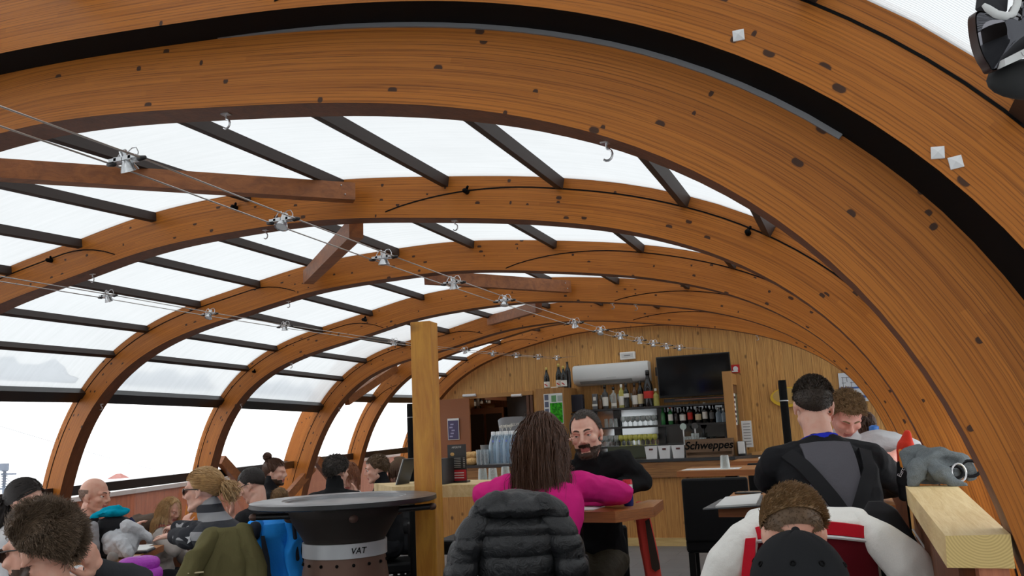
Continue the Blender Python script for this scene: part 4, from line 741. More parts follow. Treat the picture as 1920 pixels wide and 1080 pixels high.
def chair(lab,c,rz,seat=.76,back=.40,w=.42,grp=None,name='high_chair',cat='chair'):
    t=thing(name,lab,cat,(c[0],c[1],0),rz,grp); R=np.array([[math.cos(rz),-math.sin(rz),0],[math.sin(rz),math.cos(rz),0],[0,0,1]])
    def L(fn,nm,mt,sm=False): m=M(); fn(m); m.v=[q@R.T+V(c[0],c[1],0) for q in m.v]; return obj(nm,m,mt,t,sm)
    L(lambda m:m.rbox((0,0,seat-.045),(w,.42,.09),.02),'seat',vinyl)
    if back: L(lambda m:m.rbox((0,-.20,seat+back/2-.01+.0),(w,.05,back+.02),.015),'backrest',vinyl)
    for sx in (-1,1):
        for sy in (-1,1): L(lambda m:m.box((sx*(w/2-.03),sy*.175,(seat-.09)/2),(.04,.04,seat-.09)),'leg',blw)
    for s in (-1,1): L(lambda m:m.box((0,s*.175,.27),(w-.1,.025,.03)),'rung',blw); L(lambda m:m.box((s*(w/2-.03),0,.30),(.025,.31,.03)),'rung',blw)
    return t
# the chair in front of the suspenders table, back to us
cb=at(1332,890,5.55); chair('high black leatherette chair standing empty beside the menu table',(cb[0],cb[1]+.2),math.radians(6),.74,.38,.42)
chair('high black chair behind the far upturned glass',(-.85,8.75),PI,.74,.33,.42)
chair('high black stool under the yellow slab, nearer the post',(-2.48,5.35),.1,.80,0,.36,None,'bar_stool','stool')
chair('high black stool under the yellow slab, nearer the woman in pink',(-2.02,5.55),-.1,.80,0,.36,None,'bar_stool','stool')
# ---------------------------------------------------------------- yellow post and its slab
pl,pr=at(775,640,4.9),at(822,1000,4.9); tp=at(792,597,4.9)
yel=boards('yellow glazed timber',rgb(216,154,54),rgb(180,112,30),'X','Z',.6,.55,.001,.45)
pc=(-2.33,4.50); m=M(); m.rbox((pc[0],pc[1],tp[2]/2),(.125,.125,tp[2]),.004,0,np.array([[math.cos(.1),-math.sin(.1),0],[math.sin(.1),math.cos(.1),0],[0,0,1]])); po=obj('timber_post',m,yel); tag(po,'yellow glazed timber post rising through the pale slab','post')
m=M(); q=[A(702,905,1.175),A(745,911,1.175),A(893,903,1.175),A(893,893,1.175),A(770,893,1.175)]
q=[(-3.06,5.17),(-2.60,4.62),(-2.395,4.605),(-2.395,4.60),(-2.0,4.86),(-2.12,5.3),(-2.6,5.32)]
q=[(-3.05,5.10),(-2.66,4.66),(-1.93,4.74),(-1.98,5.12),(-2.6,5.3)]
m.prism([(x,y,1.105) for x,y in q],(0,0,0),(0,0,.07)); sl=obj('timber_ledge',m,raw); tag(sl,'pale thick timber ledge joined to the yellow post','ledge')
m=M(); m.box((-2.1,4.95,.55),(.08,.08,1.1)); obj('leg',m,boards('stained leg',rgb(150,84,46),rgb(110,56,30),'X','Z',.3,.1),sl)
# ---------------------------------------------------------------- fire-bowl grill
gc=atZ(646,942,1.145); gc=V(gc[0]+.0,gc[1],0); cor=plain(rgb(108,80,66),.55,.3,name='rust-brown steel'); 
g=thing('grill','round fire grill with a wide black steel plate and brown conical base','grill',gc)
m=M(); rp=.48; m.lathe(gc,[(.0,1.153),(.30,1.153),(.305,1.163),(.315,1.1645),(.32,1.170),(.46,1.170),(rp,1.166)],64,caps=False); m.lathe(gc,[(rp,1.166),(rp+.001,1.145),(rp-.01,1.140),(.25,1.137),(0,1.137)],64,1,caps=False); 
t=NT('seasoned steel plate'); v=t.n('ShaderNodeTexCoord').outputs['Object']; n=t.noise(v,9,4); plm=t.out(t.bsdf(t.mix(n,(.30,.30,.31),(.16,.16,.165)),t.math('MULTIPLY_ADD',n,.25,.22),Metallic=.85)); obj('cooking_plate',m,[plm,plain((.02,.02,.02),.4,.3,name='blackened steel')],g,35)
m=M(); m.lathe(gc,[(0,1.137),(.30,1.136),(.30,1.10),(.275,1.07),(.225,.99),(.206,.955),(.204,.90),(.0,.90)],48); obj('fire_bowl',m,plain((.035,.027,.023),.6,.3,name='dark steel bowl'),g,40)
m=M(); m.lathe(gc,[(0,.90),(.205,.90),(.212,.84),(.235,.68),(.285,.25),(.32,.0),(0,0)],48); bs=obj('base',m,cor,g,40)
m=M(); m.lathe(gc,[(.204,.885),(.2165,.885),(.2165,.955),(.204,.955)],48); bd=obj('band',m,plain((.52,.53,.54),.5,.35,name='brushed band'),g,40)
tocam=nrm(V(-gc[0],-gc[1],0)); ang0=math.atan2(tocam[1],tocam[0])
for k in range(16):
    a=ang0+2*PI*(k+.5)/16; d=V(math.cos(a),math.sin(a),0); p=gc+d*.2125+V(0,0,.852); m=M(); m.cap(p-d*.004,.0085,p+d*.001,.008,10); obj('air_hole',m,black,g)
for k in range(4):
    a=ang0+.15+2*PI*k/4+(.0); d=V(math.cos(a),math.sin(a),0); p=gc+d*.272+V(0,0,1.085); m=M(); m.cap(p-d*.01,.026,p+d*.012,.024,14); obj('round_lug',m,plain(rgb(96,72,62),.5,.4,name='bronze'),g,True)
sd=V(-tocam[1],tocam[0],0)
for s in (-1,1):
    p=gc+sd*s*.25+tocam*.1+V(0,0,1.10); q2=gc+sd*s*.445+tocam*.1+V(0,0,1.105); m=M(); m.tube([p,q2],.016,10); obj('carry_handle',m,blackm,g,True); m=M(); m.cap(q2,.019,q2+sd*s*.008,.018,12); obj('handle_end',m,plain(rgb(96,72,62),.5,.4,name='bronze'),g,True)
def onband(txt,da,size,sh=0):
    a=ang0+da; d=V(math.cos(a),math.sin(a),0); t=V(-d[1],d[0],0); return text('lettering',txt,gc+d*.2185+V(0,0,.920),t,(0,0,1),size,black,g,.0015,shear=sh)
onband('VAT',.30,.042,.2)
for da,w in ((-.05,.14),(-.55,.16),(-.95,.1),(.75,.10)):
    a=ang0+da; d=V(math.cos(a),math.sin(a),0); R=np.stack([V(-d[1],d[0],0),d,V(0,0,1)],1); m=M(); m.box(gc+d*(.2155)+V(0,0,.920),(w*.5,.006,.02 if da!=.75 else .008),R=R); obj('engraved_mark',m,plain((.40,.41,.42),.4,.5,name='etched metal'),bd)
# ---------------------------------------------------------------- rough ledge at right and its panelled dado
sy0,sy1=1.985,3.62; zt=1.21
def xin(y): return .137+.0
e=lambda px,py: atZ(px,py,zt)
a,b,c2,d=e(1768,1002),e(1699,911),e(1818,908),e(1890,1003)
m=M(); P=V([(a[0],a[1],zt-.066),(a[0]-.003,b[1],zt-.066),(.30,b[1],zt-.066),(.262,a[1],zt-.066)])
m.prism(P,(0,0,0),(0,0,.066)); m.m=[0,0,0,0,0,1]
# chipped front-left edge
m.v[0][4]+=V(.004,0,-.003); lo=obj('timber_ledge',m,[raw,endm]); tag(lo,'rough sawn timber ledge with ringed end grain at the right, carrying the grey sweater','ledge')
dad=boards('brown dado boards',rgb(128,74,40),rgb(84,44,24),'Y','Z',.11,.3,.02)
m=M(); m.box((.20,(2.13+3.6)/2,.572),(.06,3.6-2.13,1.144)); o=obj('plank_dado',m,dad); tag(o,'brown plank half wall under the rough ledge','half wall')
m=M(); m.box((.225,2.05,.572),(.055,.07,1.144)); o=obj('ledge_post',m,boards('salmon post',rgb(196,120,84),rgb(160,90,60),'X','Z',.3,.1)); tag(o,'short salmon-brown post under the front end of the rough ledge','post')
for k in range(3):
    y0,y1=[(3.76,5.26),(5.39,6.89),(7.03,8.52)][k]; m=M(); m.box((.40,(y0+y1)/2,.5),(.05,y1-y0,1.0)); o=obj('plank_dado',m,dad); tag(o,('plank half wall between the second and third arch on the right','plank half wall between the third and fourth arch on the right','plank half wall between the fourth and fifth arch on the right')[k],'half wall')
# ---------------------------------------------------------------- cable lights
lampm=plain((.66,.67,.68),.25,.85,name='chromed metal'); frost=plain((.8,.8,.8),.3,name='frosted lamp glass'); cabm=plain((.55,.52,.48),.35,.8,name='tinned cable')
def lampy(p,sep,lab,grp,tilt):
    t=thing('cable_light',lab,'light',p,0,grp)
    for s in (-1,1):
        m=M(); m.box(p+V(s*sep*.33,0,.004),(sep*.26,.034,.009)); m.box(p+V(s*sep*.14,.014,.004),(sep*.30,.006,.012)); m.box(p+V(s*sep*.14,-.014,.004),(sep*.30,.006,.012)); obj('bracket',m,lampm,t)
        m=M(); m.cap(p+V(s*sep*.45,0,0),.009,p+V(s*sep*.62,0,0),.006,8); obj('clamp',m,blackm,t,True)
        m=M(); 
        m.tube([p+V(s*sep*.36,0,.004),p+V(s*sep*.34,.006,.022),p+V(s*sep*.24,.008,.038),p+V(s*sep*.12,.006,.038),p+V(s*sep*.04,0,.026)],.0018,5); obj('feed_wire',m,lampm,t,True)
    R=np.array([[1,0,0],[0,math.cos(tilt),-math.sin(tilt)],[0,math.sin(tilt),math.cos(tilt)]])
    m=M(); m.lathe(p,[(0,.030),(.011,.030),(.012,.0),(.022,-.020),(.025,-.028),(.021,-.026),(0,-.014)],16,R=R); obj('reflector',m,lampm,t,True)
    m=M(); m.lathe(p,[(0,-.0255),(.020,-.0255),(.016,-.021),(0,-.02)],14,R=R); obj('bulb_cover',m,frost,t,True)
    return t
def cablerun(X,pts,zf,sep,lab,grp,yend,zend):
    ys=[]; P0=[]
    for p in pts: w=atX(p[0],p[1],X); P0.append(w)
    P0=V(P0)
    # keep the measured run but smooth its height
    co=np.polyfit(P0[:,1],P0[:,2],3); 
    for s in (-1,1):
        Yv=np.r_[np.linspace(-1.0,P0[0,1],8),P0[1:,1],yend]; m=M(); m.tube([(X+s*sep*.52,y,max(np.polyval(co,max(y,P0[0,1])),0) if y<yend else zend) for y in Yv],.0026,5); o=obj('light_cable',m,cabm,smooth=True); tag(o,'thin bare %s cable of the %s run of cable lights'%(('left','right')[(s+1)//2],lab),'cable','bare cables of the roof lights')
    n=len(P0)
    for i,w in enumerate(P0):
        nm=('nearest','second','third','fourth','fifth','sixth','seventh','eighth','ninth','tenth','eleventh','twelfth')[i]
        lampy(V(X,w[1],np.polyval(co,w[1])),sep,'silver low-voltage lamp, %s along the %s cable run'%(nm,lab),grp,(.5,-.4,.1,.3,-.2)[i%5])
cablerun(-1.8,[(237,303),(531,413),(719,485),(850,530),(946,566),(1077,606),(1126,620),(1163,630),(1199,638),(1225,645),(1250,649),(1274,652)],0,.105,'middle','lights on the middle cable run',11.98,2.50)
cablerun(-3.78,[(202,556),(393,589),(534,613),(738,642),(805,650),(871,657),(924,662),(968,667),(1009,670),(1044,671)],0,.105,'left','lights on the left cable run',11.98,2.55)
# ---------------------------------------------------------------- small things on the ledges and tables
zt=1.175
def boardpx(px0,py0,px1,py1,d,th,mat,name,lab,cat,lean=.0):
    pass
# menu stand right of the post
c=A(857,893,zt); t=thing('menu_stand','black and red aperitif menu card in a stand on the pale ledge','menu',(c[0]+.0,4.95,zt)); mx=-2.14
mm=plain((.015,.015,.016),.4,name='menu black'); rdm=plain(rgb(176,28,40),.5,name='menu red'); ink=plain((.55,.55,.53),.6,name='menu print')
w,h=.125,.225; cx=atY(857,860,4.95)[0]; Rm=np.array([[math.cos(.06),-math.sin(.06),0],[math.sin(.06),math.cos(.06),0],[0,0,1]])
def pan(m,x,y,z,w,d,h): m.box((0,0,0),(w,d,h)); m.v[-1]=(m.v[-1]+V(x,y,z))@Rm.T+V(cx,4.95,zt)
m=M(); pan(m,0,0,h/2+.01,w,.006,h); obj('card',m,mm,t); m=M(); pan(m,0,-.004,.045,w-.004,.002,.068); obj('red_panel',m,rdm,t); m=M(); pan(m,0,.0,.006,w+.02,.06,.012); obj('stand_base',m,mm,t)
m=M(); 
for k in range(6): pan(m,-.012,-.004,.095+.011*k,.075,.0015,.003); pan(m,.047,-.004,.095+.011*k,.012,.0015,.003)
obj('printed_lines',m,ink,t); m=M(); 
for k in range(3): pan(m,.01,-.0055,.03+.015*k,.07,.0015,.006)
obj('printed_lines',m,plain((.7,.6,.6),.6),t); text('lettering','APERITIF',V(0,-.0045,h-.008)@Rm.T+V(cx,4.95,zt),Rm[:,0],(0,0,1),.017,ink,t,.0005)
m=M(); m.ell((0,0,0),(.014,.002,.011)); m.v[-1]=(m.v[-1]+V(-.03,-.004,.175))@Rm.T+V(cx,4.95,zt); obj('food_picture',m,plain(rgb(190,150,90),.6),t,True)
m=M(); cx2=atY(829,880,4.85)[0]
t=thing('menu_folders','row of upright black menu folders right of the yellow post','menu',(cx2,4.85,zt))
for k in range(5): m=M(); m.box((cx2-.034+.018*k,4.85,zt+.078),(.012,.16,.155)); obj('folder',m,mm,t)
m=M(); cx3=atY(770,880,4.95)[0]; R=np.array([[1,0,0],[0,1,0],[0,0,1]]); ca,sa=math.cos(.35),math.sin(.35)
def leanbox(m,dx,th,h): m.box((0,0,h/2),(th,.16,h)); m.v[-1]=m.v[-1]@np.array([[ca,0,sa],[0,1,0],[-sa,0,ca]]).T+V(cx3+dx,4.93,zt)
t=thing('menu_easel','black easel menu with a pale edge leaning left of the yellow post','menu',(cx3,4.93,zt)); m=M(); leanbox(m,-.05,.008,.17); obj('board',m,mm,t); m=M(); leanbox(m,-.058,.004,.168); obj('sheet',m,pap,t)
o=obj('paper_sheet',slabx(cx3-.02,cx3+.05,5.02,5.14,zt,zt+.004),pap); tag(o,'white paper lying on the pale ledge behind the easel menu','paper')
# tumblers on napkins seen between the menu and the woman in pink: they stand on another high table
table('table',[(-2.72,6.62),(-1.9,6.5),(-1.82,7.2),(-2.64,7.3)],1.07,.05,'high reddish table with upturned glasses behind the yellow post',[(-2.3,6.9,.11)])
for px,lab in ((905,'upturned glass left of the woman in pink, the left one'),(924,'upturned glass just left of the shoulder of the woman in pink'),(948,'upturned glass half hidden by the shoulder of the woman in pink')):
    yy=6.72 if px!=948 else 6.95; c=V(atY(px,888,yy)[0],yy,1.07); tumb(c+V(0,0,.004),.115,.042,lab,None,True); m=M(); m.rbox(c+V(.0,0,.002),(.15,.15,.004),.002); tag(obj('napkin',m,pap),{905:'white napkin under the left upturned glass',924:'white napkin under the middle upturned glass',948:'white napkin under the hidden upturned glass'}[px],'napkin')
c=A(1360,879,1.07); c=V(c[0],7.95,1.07); tumb(c+V(0,0,.004),.115,.045,'single upturned glass on the empty middle table',None,True); m=M(); m.rbox(c+V(-.12,0,.002),(.5,.25,.004),.002); tag(obj('place_mat',m,pap),'white paper mat under the single upturned glass','mat')
c=V(A(1400,852,1.06)[0],10.0,1.06); m=M(); m.rbox((-1.0,10.0,1.075),(.11,.09,.03),.01); tag(obj('napkin_holder',m,pap),'small white holder on the farthest table','holder')
# open menu on the man's table, phone
zt=1.07; q=[atZ(1317,946,1.10),atZ(1425,940,1.10),atZ(1430,921,1.10),atZ(1350,929,1.10)]
mn=thing('menu_folder','open grey menu folder with white pages hanging over the table corner','menu',(q[1][0],q[1][1],zt)); zc=V(0,0,-.03+.002)
q=[p+V(0,0,-.018) for p in q]; m=M(); m.prism(q,(0,0,-.006),(0,0,0)); obj('cover',m,plain((.11,.115,.12),.5,name='grey cover'),mn)
m=M(); s=[lerp(q[0],q[1],.22),lerp(q[0],q[1],.93),lerp(q[3],q[2],.95),lerp(q[3],q[2],.12)]; m.prism(s,(0,0,.0005),(0,0,.009)); obj('pages',m,pap,mn)
p=V(-.60,5.03,zt); m=M(); m.rbox(p+V(0,0,.006),(.15,.075,.010),.004); ph=obj('phone',m,plain((.03,.03,.03),.2)); tag(ph,'dark phone lying on the table behind the open menu','phone'); m=M(); m.rbox(p+V(0,0,.0115),(.13,.06,.002),.001); obj('screen',m,plain((.2,.17,.15),.15),ph)
# on the pink woman's table: energy drink can, glass, paper
p=V(-1.12,4.36,1.07); t=thing('drink_can','slim blue white and red drink can beside the pink elbow','can',p); m=M(); m.lathe(p,[(0,0),(.022,0),(.026,.008),(.026,.06)],16); obj('lower_body',m,plain(rgb(30,50,130),.3,.4,name='blue can'),t,True); m=M(); m.lathe(p,[(.026,.06),(.026,.108)],16,caps=False); obj('white_band',m,plain((.75,.75,.77),.3,.3),t,True); m=M(); m.lathe(p,[(.0262,.108),(.0255,.124),(.022,.132),(0,.131)],16); obj('red_top',m,plain(rgb(190,30,40),.3,.3),t,True)
tumb(V(-1.44,4.36,1.07),.12,.042,'clear glass of water between the hands of the couple'); m=M(); m.box((-1.36,4.24,1.072),(.24,.2,.004)); tag(obj('paper_sheet',m,pap),'white paper under the forearm of the woman in pink','paper')
# left table: book, notebook
p=V(*R0)+u*.80+nl*.13; Rb=np.array([[nl[0],u[0],0],[nl[1],u[1],0],[0,0,1]]); m=M(); m.rbox((p[0],p[1],.788),(.30,.21,.014),.004,0,Rb); o=obj('book',m,plain((.03,.03,.04),.5)); tag(o,'open book under the hand of the woman in stripes','book'); m=M(); m.rbox((p[0],p[1],.80),(.285,.2,.012),.005,0,Rb); obj('pages',m,pap,o)
p=V(*R0)+u*1.12+nl*.2; m=M(); m.rbox((p[0],p[1],.785),(.25,.18,.008),.003,0,Rb); o=obj('colouring_sheet',m,pap); tag(o,'white sheet lying before the little girl','paper')
# black menu board behind the bun man's shoulder
p=at(545,917,6.6); t=thing('menu_board','small black menu board standing on the low table near the grill plate','menu',(p[0],p[1],.78)); m=M(); m.rbox((p[0],p[1],.92),(.11,.02,.28),.004,0,frame_from((CF[0],CF[1],0))); obj('board',m,mm,t)
m=M(); Rf=frame_from((CF[0],CF[1],0))
for k in range(9): m.box((0,-.0115,-.1+.024*k),(.07,.002,.004))
m.v=[q@Rf.T+V(p[0],p[1],.92) for q in m.v]; obj('printed_lines',m,ink,t)
p=at(1638,797,6.2); bt=thing('drinks_bottle','white bottle with a blue cap standing behind the man in the light T-shirt','bottle',(p[0],p[1],1.0)); m=M(); m.lathe((p[0],p[1],1.40-.42),[(0,0),(.045,0),(.048,.02),(.045,.30),(.03,.36),(0,.365)],14); obj('body',m,plain((.7,.7,.7),.4),bt,True); m=M(); m.lathe((p[0],p[1],1.345),[(.033,0),(.036,.01),(.034,.05),(.015,.06),(0,.06)],14); obj('blue_cap',m,plain(rgb(50,110,190),.4,name='blue plastic'),bt,True)
m=M(); m.box((p[0],p[1],.49),(.3,.3,.98)); tag(obj('side_shelf',m,dad),'low brown side shelf by the right arches carrying the blue-capped bottle','shelf')
# ---------------------------------------------------------------- soft bodies: many primitives melted into one skin
_s2=bpy.data.scenes.new('workshop')
def melt(m,vox,it=3):
    me=bpy.data.meshes.new('melt'); me.from_pydata(m.verts().tolist(),[],m.f); me.update()
    o=bpy.data.objects.new('melt',me); _s2.collection.objects.link(o); md=o.modifiers.new('r','REMESH'); md.mode='VOXEL'; md.voxel_size=vox; md.adaptivity=0
    
    with bpy.context.temp_override(scene=_s2,view_layer=_s2.view_layers[0]): dg=bpy.context.evaluated_depsgraph_get(); dg.update()
    ev=o.evaluated_get(dg); rm=bpy.data.meshes.new_from_object(ev)
    n=len(rm.vertices); co=np.zeros(n*3); rm.vertices.foreach_get('co',co); co=co.reshape(-1,3); e=np.zeros(len(rm.edges)*2,dtype=np.int64); rm.edges.foreach_get('vertices',e); e=e.reshape(-1,2)
    F=[tuple(p.vertices) for p in rm.polygons]
    deg=np.bincount(e.ravel(),minlength=n).astype(float)[:,None]; deg[deg==0]=1
    for _ in range(it):
        for lam in (.5,-.3):
            s=np.zeros_like(co); np.add.at(s,e[:,0],co[e[:,1]]); np.add.at(s,e[:,1],co[e[:,0]]); co=co+lam*(s/deg-co)
    bpy.data.objects.remove(o); bpy.data.meshes.remove(me); bpy.data.meshes.remove(rm)
    return co,F
def vnormals(co,F):
    n=np.zeros_like(co); f=np.array([q if len(q)==4 else (*q,q[-1]) for q in F]); a=co[f[:,2]]-co[f[:,0]]; b=co[f[:,3]]-co[f[:,1]]; fn=np.cross(a,b)
    for k in range(4): np.add.at(n,f[:,k],fn)
    return n/(np.linalg.norm(n,axis=1,keepdims=True)+1e-12)
def ripples(co,nr,amp,sc,st=(1,1,1),seed=0,ridge=True):
    v=[mnoise.noise(Vector((p[0]*sc*st[0]+seed,p[1]*sc*st[1]-seed,p[2]*sc*st[2]+seed*.5))) for p in co]; v=np.array(v)
    if ridge: v=.55-np.abs(v)*2.2
    return co+nr*(v*amp)[:,None]
def soft(name,m,vox,mat,parent=None,it=3,amp=0,sc=8,st=(1,1,1),seed=0,disp=None):
    co,F=melt(m,vox,it)
    if amp or disp:
        nr=vnormals(co,F)
        if amp: co=ripples(co,nr,amp,sc,st,seed)
        if disp: co=disp(co,nr)
    r=M(); r.add(co,F); return obj(name,r,mat,parent,True,fix=False)
def tubes(paths,rad,taper=.35):
    # paths (n,k,3) -> three-sided tapering locks
    P=np.asarray(paths); n,k,_=P.shape; T=np.gradient(P,axis=1); T/=np.linalg.norm(T,axis=2,keepdims=True)+1e-9
    ref=np.where(np.abs(T[:,:,2:3])<.8,np.array([0,0,1.]),np.array([1.,0,0])); a=np.cross(T,ref); a/=np.linalg.norm(a,axis=2,keepdims=True)+1e-9; b=np.cross(T,a)
    r=(np.asarray(rad).reshape(-1,1)*np.linspace(1,taper,k)[None])[:,:,None]
    V3=np.stack([P+r*(math.cos(q)*a+math.sin(q)*b) for q in (0,2.094,4.189)],2).reshape(-1,3)
    F=[]
    for i in range(n):
        o=i*k*3
        for j in range(k-1):
            for q in range(3): w=(q+1)%3; F.append((o+j*3+q,o+j*3+w,o+j*3+3+w,o+j*3+3+q))
        F.append((o+2,o+1,o)); F.append((o+(k-1)*3,o+(k-1)*3+1,o+(k-1)*3+2))
    m=M(); m.add(V3,F); return m
# head-local skull, scaled by s
SKC=V(0,-.012,.030); SKR=V(.076,.097,.090)
def headprims(m,Hc,R,s=1.0,female=False,child=False,nose=1.0,ears=True):
    w=lambda p:Hc+R@(V(p)*s); E=lambda p,r: m.ell(w(p),V(r)*s,R,nu=20,nv=14); K=lambda p,r,q,t: m.cap(w(p),r*s,w(q),t*s,12)
    E(SKC,SKR*.985)
    fw=.054 if female else .058
    E((0,.030,-.035),(fw+.006,.058,.075)); E((0,.028,-.075),(fw-.008,.055,.045)); K((-.018,.068,-.098),.017,(.018,.068,-.098),.017)
    for x in (-1,1):
        K((x*.05,-.005,-.06),.02,(x*.03,.055,-.09),.018); E((x*.041,.058,-.022),(.024,.026,.022)); K((x*.012,.083,.020),.0115,(x*.045,.070,.022),.012)
        E((x*.012,.092,-.034),(.0095,.011,.0075))
        if ears: 
            m.ell(w((x*.075,-.008,-.008)),V(.0075,.017,.028)*s,R@np.array([[math.cos(.35*x),math.sin(.35*x),0],[-math.sin(.35*x),math.cos(.35*x),0],[0,0,1]])); E((x*.074,.004,-.034),(.007,.009,.010)); K((x*.081,-.017,.010),.004,(x*.081,-.020,-.014),.004)
    K((0,.086,.022),.0085*nose,(0,.108,-.024),.0105*nose); E((0,.106,-.028),(.011,.012,.0095)*V(nose,nose,nose))
    K((-.017,.083,-.061),.0062,(.017,.083,-.061),.0062); K((0,.089,-.0605),.006,(.008,.088,-.061),.005); K((-.014,.083,-.073),.0068,(.014,.083,-.073),.0068)
def hand(m,W,d,n,side,curl=.5,s=1.0,spread=.10,thumb=.5):
    # d: towards the fingers, n: out of the palm, side: where the thumb is
    d=nrm(d); n=nrm(n-d*(n@d)); x=nrm(np.cross(d,n))*side; R=np.stack([x,d,n],1)
    m.ell(W+d*.045*s,V(.041,.055,.0165)*s,R); m.cap(W-d*.015*s,.026*s,W+d*.02*s,.028*s,10); m.cap(W+d*.07*s-x*.028*s,.0125*s,W+d*.072*s+x*.028*s,.0135*s,10)
    for k,(o,L) in enumerate(((.030,.072),(.010,.080),(-.011,.074),(-.031,.058))):
        p=W+d*(.084-.004*abs(k-1))*s+x*o*s; a=0; dd=nrm(d+x*(o*spread*30*.05)); r=.0088-.0006*(k==3)
        for j,f in enumerate((.45,.32,.25)):
            a+=(curl[k] if hasattr(curl,'__len__') else curl)*(.55,.75,.5)[j]*(1+.12*(k-1.5)); v=dd*math.cos(a)+n*math.sin(a); q=p+v*L*f*s; m.cap(p,(r-.0008*j)*s,q,(r-.0008*(j+1))*s,8); p=q
    p=W+d*.018*s+x*.026*s; v1=nrm(d*.62+x*.72+n*.25*thumb); q=p+v1*.042*s; m.cap(p,.0145*s,q,.0115*s,10); v2=nrm(d*.85+x*.25+n*.45*thumb); r2=q+v2*.032*s; m.cap(q,.0108*s,r2,.0095*s,8); m.cap(r2,.0095*s,r2+nrm(v2+n*.3*thumb)*.024*s,.0078*s,8)
def elbow(S,W,hint,a=.285,b=.255):
    d=W-S; L=np.linalg.norm(d); L2=min(L,(a+b)*.999); t=d/L; x=(a*a-b*b+L2*L2)/(2*L2); h=math.sqrt(max(a*a-x*x,0)); hh=V(hint); hh=hh-t*(hh@t); return S+t*x+nrm(hh)*h, S+t*L2
class Person: pass
def person(label,H,face=0,body=None,pitch=0,roll=0,lean=.05,sex='m',s=1.0,arms=None,vox=.008,skin=None,top=None,sleeve='long',pants=None,shoe=None,name='person',legs=True,hipdrop=.66,bulk=1.0,collar=0.0,topname='top',infl=.016,amp=.006,cat='person',knee=0,side=0.0,kneespread=.11):
    A=Person(); H=V(H); body=face if body is None else body
    rad=math.radians
    fb=V(-math.sin(rad(body)),math.cos(rad(body)),0); sb=V(fb[1],-fb[0],0); U=V(0,0,1)
    ff=V(-math.sin(rad(face))*math.cos(rad(pitch)),math.cos(rad(face))*math.cos(rad(pitch)),-math.sin(rad(pitch))); R=frame_from(ff)
    cr,sr=math.cos(rad(roll)),math.sin(rad(roll)); R=R@np.array([[cr,0,sr],[0,1,0],[-sr,0,cr]])
    P=H-fb*(lean*s)-U*(hipdrop*s)+sb*side; N=H-U*.150*s-fb*(.045+.10*min(lean,.5)*.5)*s
    tu=nrm(N-P); tf=nrm(fb-tu*(fb@tu)); ts=sb
    A.H,A.R,A.s,A.fb,A.sb,A.P,A.N,A.tu,A.tf=H,R,s,fb,sb,P,N,tu,tf
    g=.94 if sex=='f' else 1.0; bl=bulk
    t=thing(name,label,cat,(P[0],P[1],0)); A.o=t
    def torso(m,e=0.0,t0=-.06,t1=1.0):
        prof=[(-.10,.165,.115),(0,.172,.120),(.14,.165,.115),(.32,.148,.108),(.55,.163*g,.118),(.74,.170*g,.116),(.86,.150*g,.098),(.95,.095*g,.075),(1.02,.06,.06)]
        if sex=='f': prof[0]=(-.10,.178,.12); prof[1]=(0,.18,.122); prof[3]=(.32,.128,.095)
        L=np.linalg.norm(N-P); secs=[]
        for tt,a,b in prof:
            if tt<t0 or tt>t1+.05: continue
            bend=.030*math.sin(PI*min(max(tt,0),1))*s
            c=P+tu*L*tt-tf*bend; secs.append([c+ts*(a*bl*s+e)*math.cos(q)+tf*(b*bl*s+e)*math.sin(q)*(1.0 if math.sin(q)>0 else .92) for q in np.linspace(0,2*PI,25)[:-1]])
        m.loft(secs)
    SH={}; EL={}; WR={}
    for k,sd in (('L',-1),('R',1)):
        a=(arms or {}).get(k) or {}
        up=a.get('shrug',0)
        SH[k]=N-tu*(.082-up)*s+ts*sd*(.168 if sex=='m' else .150)*bl*s+tf*a.get('fwd',.02)*s
        tgt=a.get('w'); tgt=V(tgt) if tgt is not None else P+fb*.34*s+sb*sd*.13*s+U*.24*s
        EL[k],WR[k]=elbow(SH[k],tgt,a.get('hint',-U*1.0+sb*sd*.5-fb*.35),.285*s,.255*s)
        if 'e' in a:
            EL[k]=V(a['e']); WR[k]=EL[k]+nrm(tgt-EL[k])*min(.265*s,np.linalg.norm(tgt-EL[k]))
    A.SH,A.EL,A.WR=SH,EL,WR
    chestc=N-tu*.075*s
    def armp(m,k,e=0.0,upto=2.0):
        m.cap(chestc+(SH[k]-chestc)*.35,.070*s*bl+e,SH[k],.056*s*bl+e,14)
        if upto>=1: m.cap(SH[k],.055*s*bl+e,EL[k],.041*s*bl+e,14)
        else: m.cap(SH[k],.055*s*bl+e,lerp(SH[k],EL[k],upto),.047*s*bl+e*1.3,14)
        if upto>1: m.cap(EL[k],.041*s*bl+e,lerp(EL[k],WR[k],min(upto-1,1)),(.029*s+e*.8 if upto>=1.8 else .036*s+e),14)
    KN={};AN={}
    for k,sd in (('L',-1),('R',1)):
        hp=P+sb*sd*.09*s; kz=max(.50*s,.2); dz=hp[2]-.02
        if P[2]>.68: kn=hp+fb*.40*s+U*(-.07)+sb*sd*kneespread*.3; an=V(*(kn[:2]-fb[:2]*.10),max(kn[2]-.44*s,.12))
        else: kn=hp+fb*.42*s+sb*sd*kneespread*.3; kn=V(kn[0],kn[1],max(P[2]-.02,.40)); an=V(*(kn[:2]+fb[:2]*.04),.10)
        if knee: kn=kn+U*knee
        KN[k],AN[k]=kn,an
    A.KN,A.AN=KN,AN
    def legp(m,k,e=0.0,upto=1.0):
        sd=-1 if k=='L' else 1; hp=P+sb*sd*.09*s; m.cap(hp,.090*s*bl+e,KN[k],.060*s*bl+e,14); m.cap(KN[k],.060*s*bl+e,AN[k],.040*s+e,12)
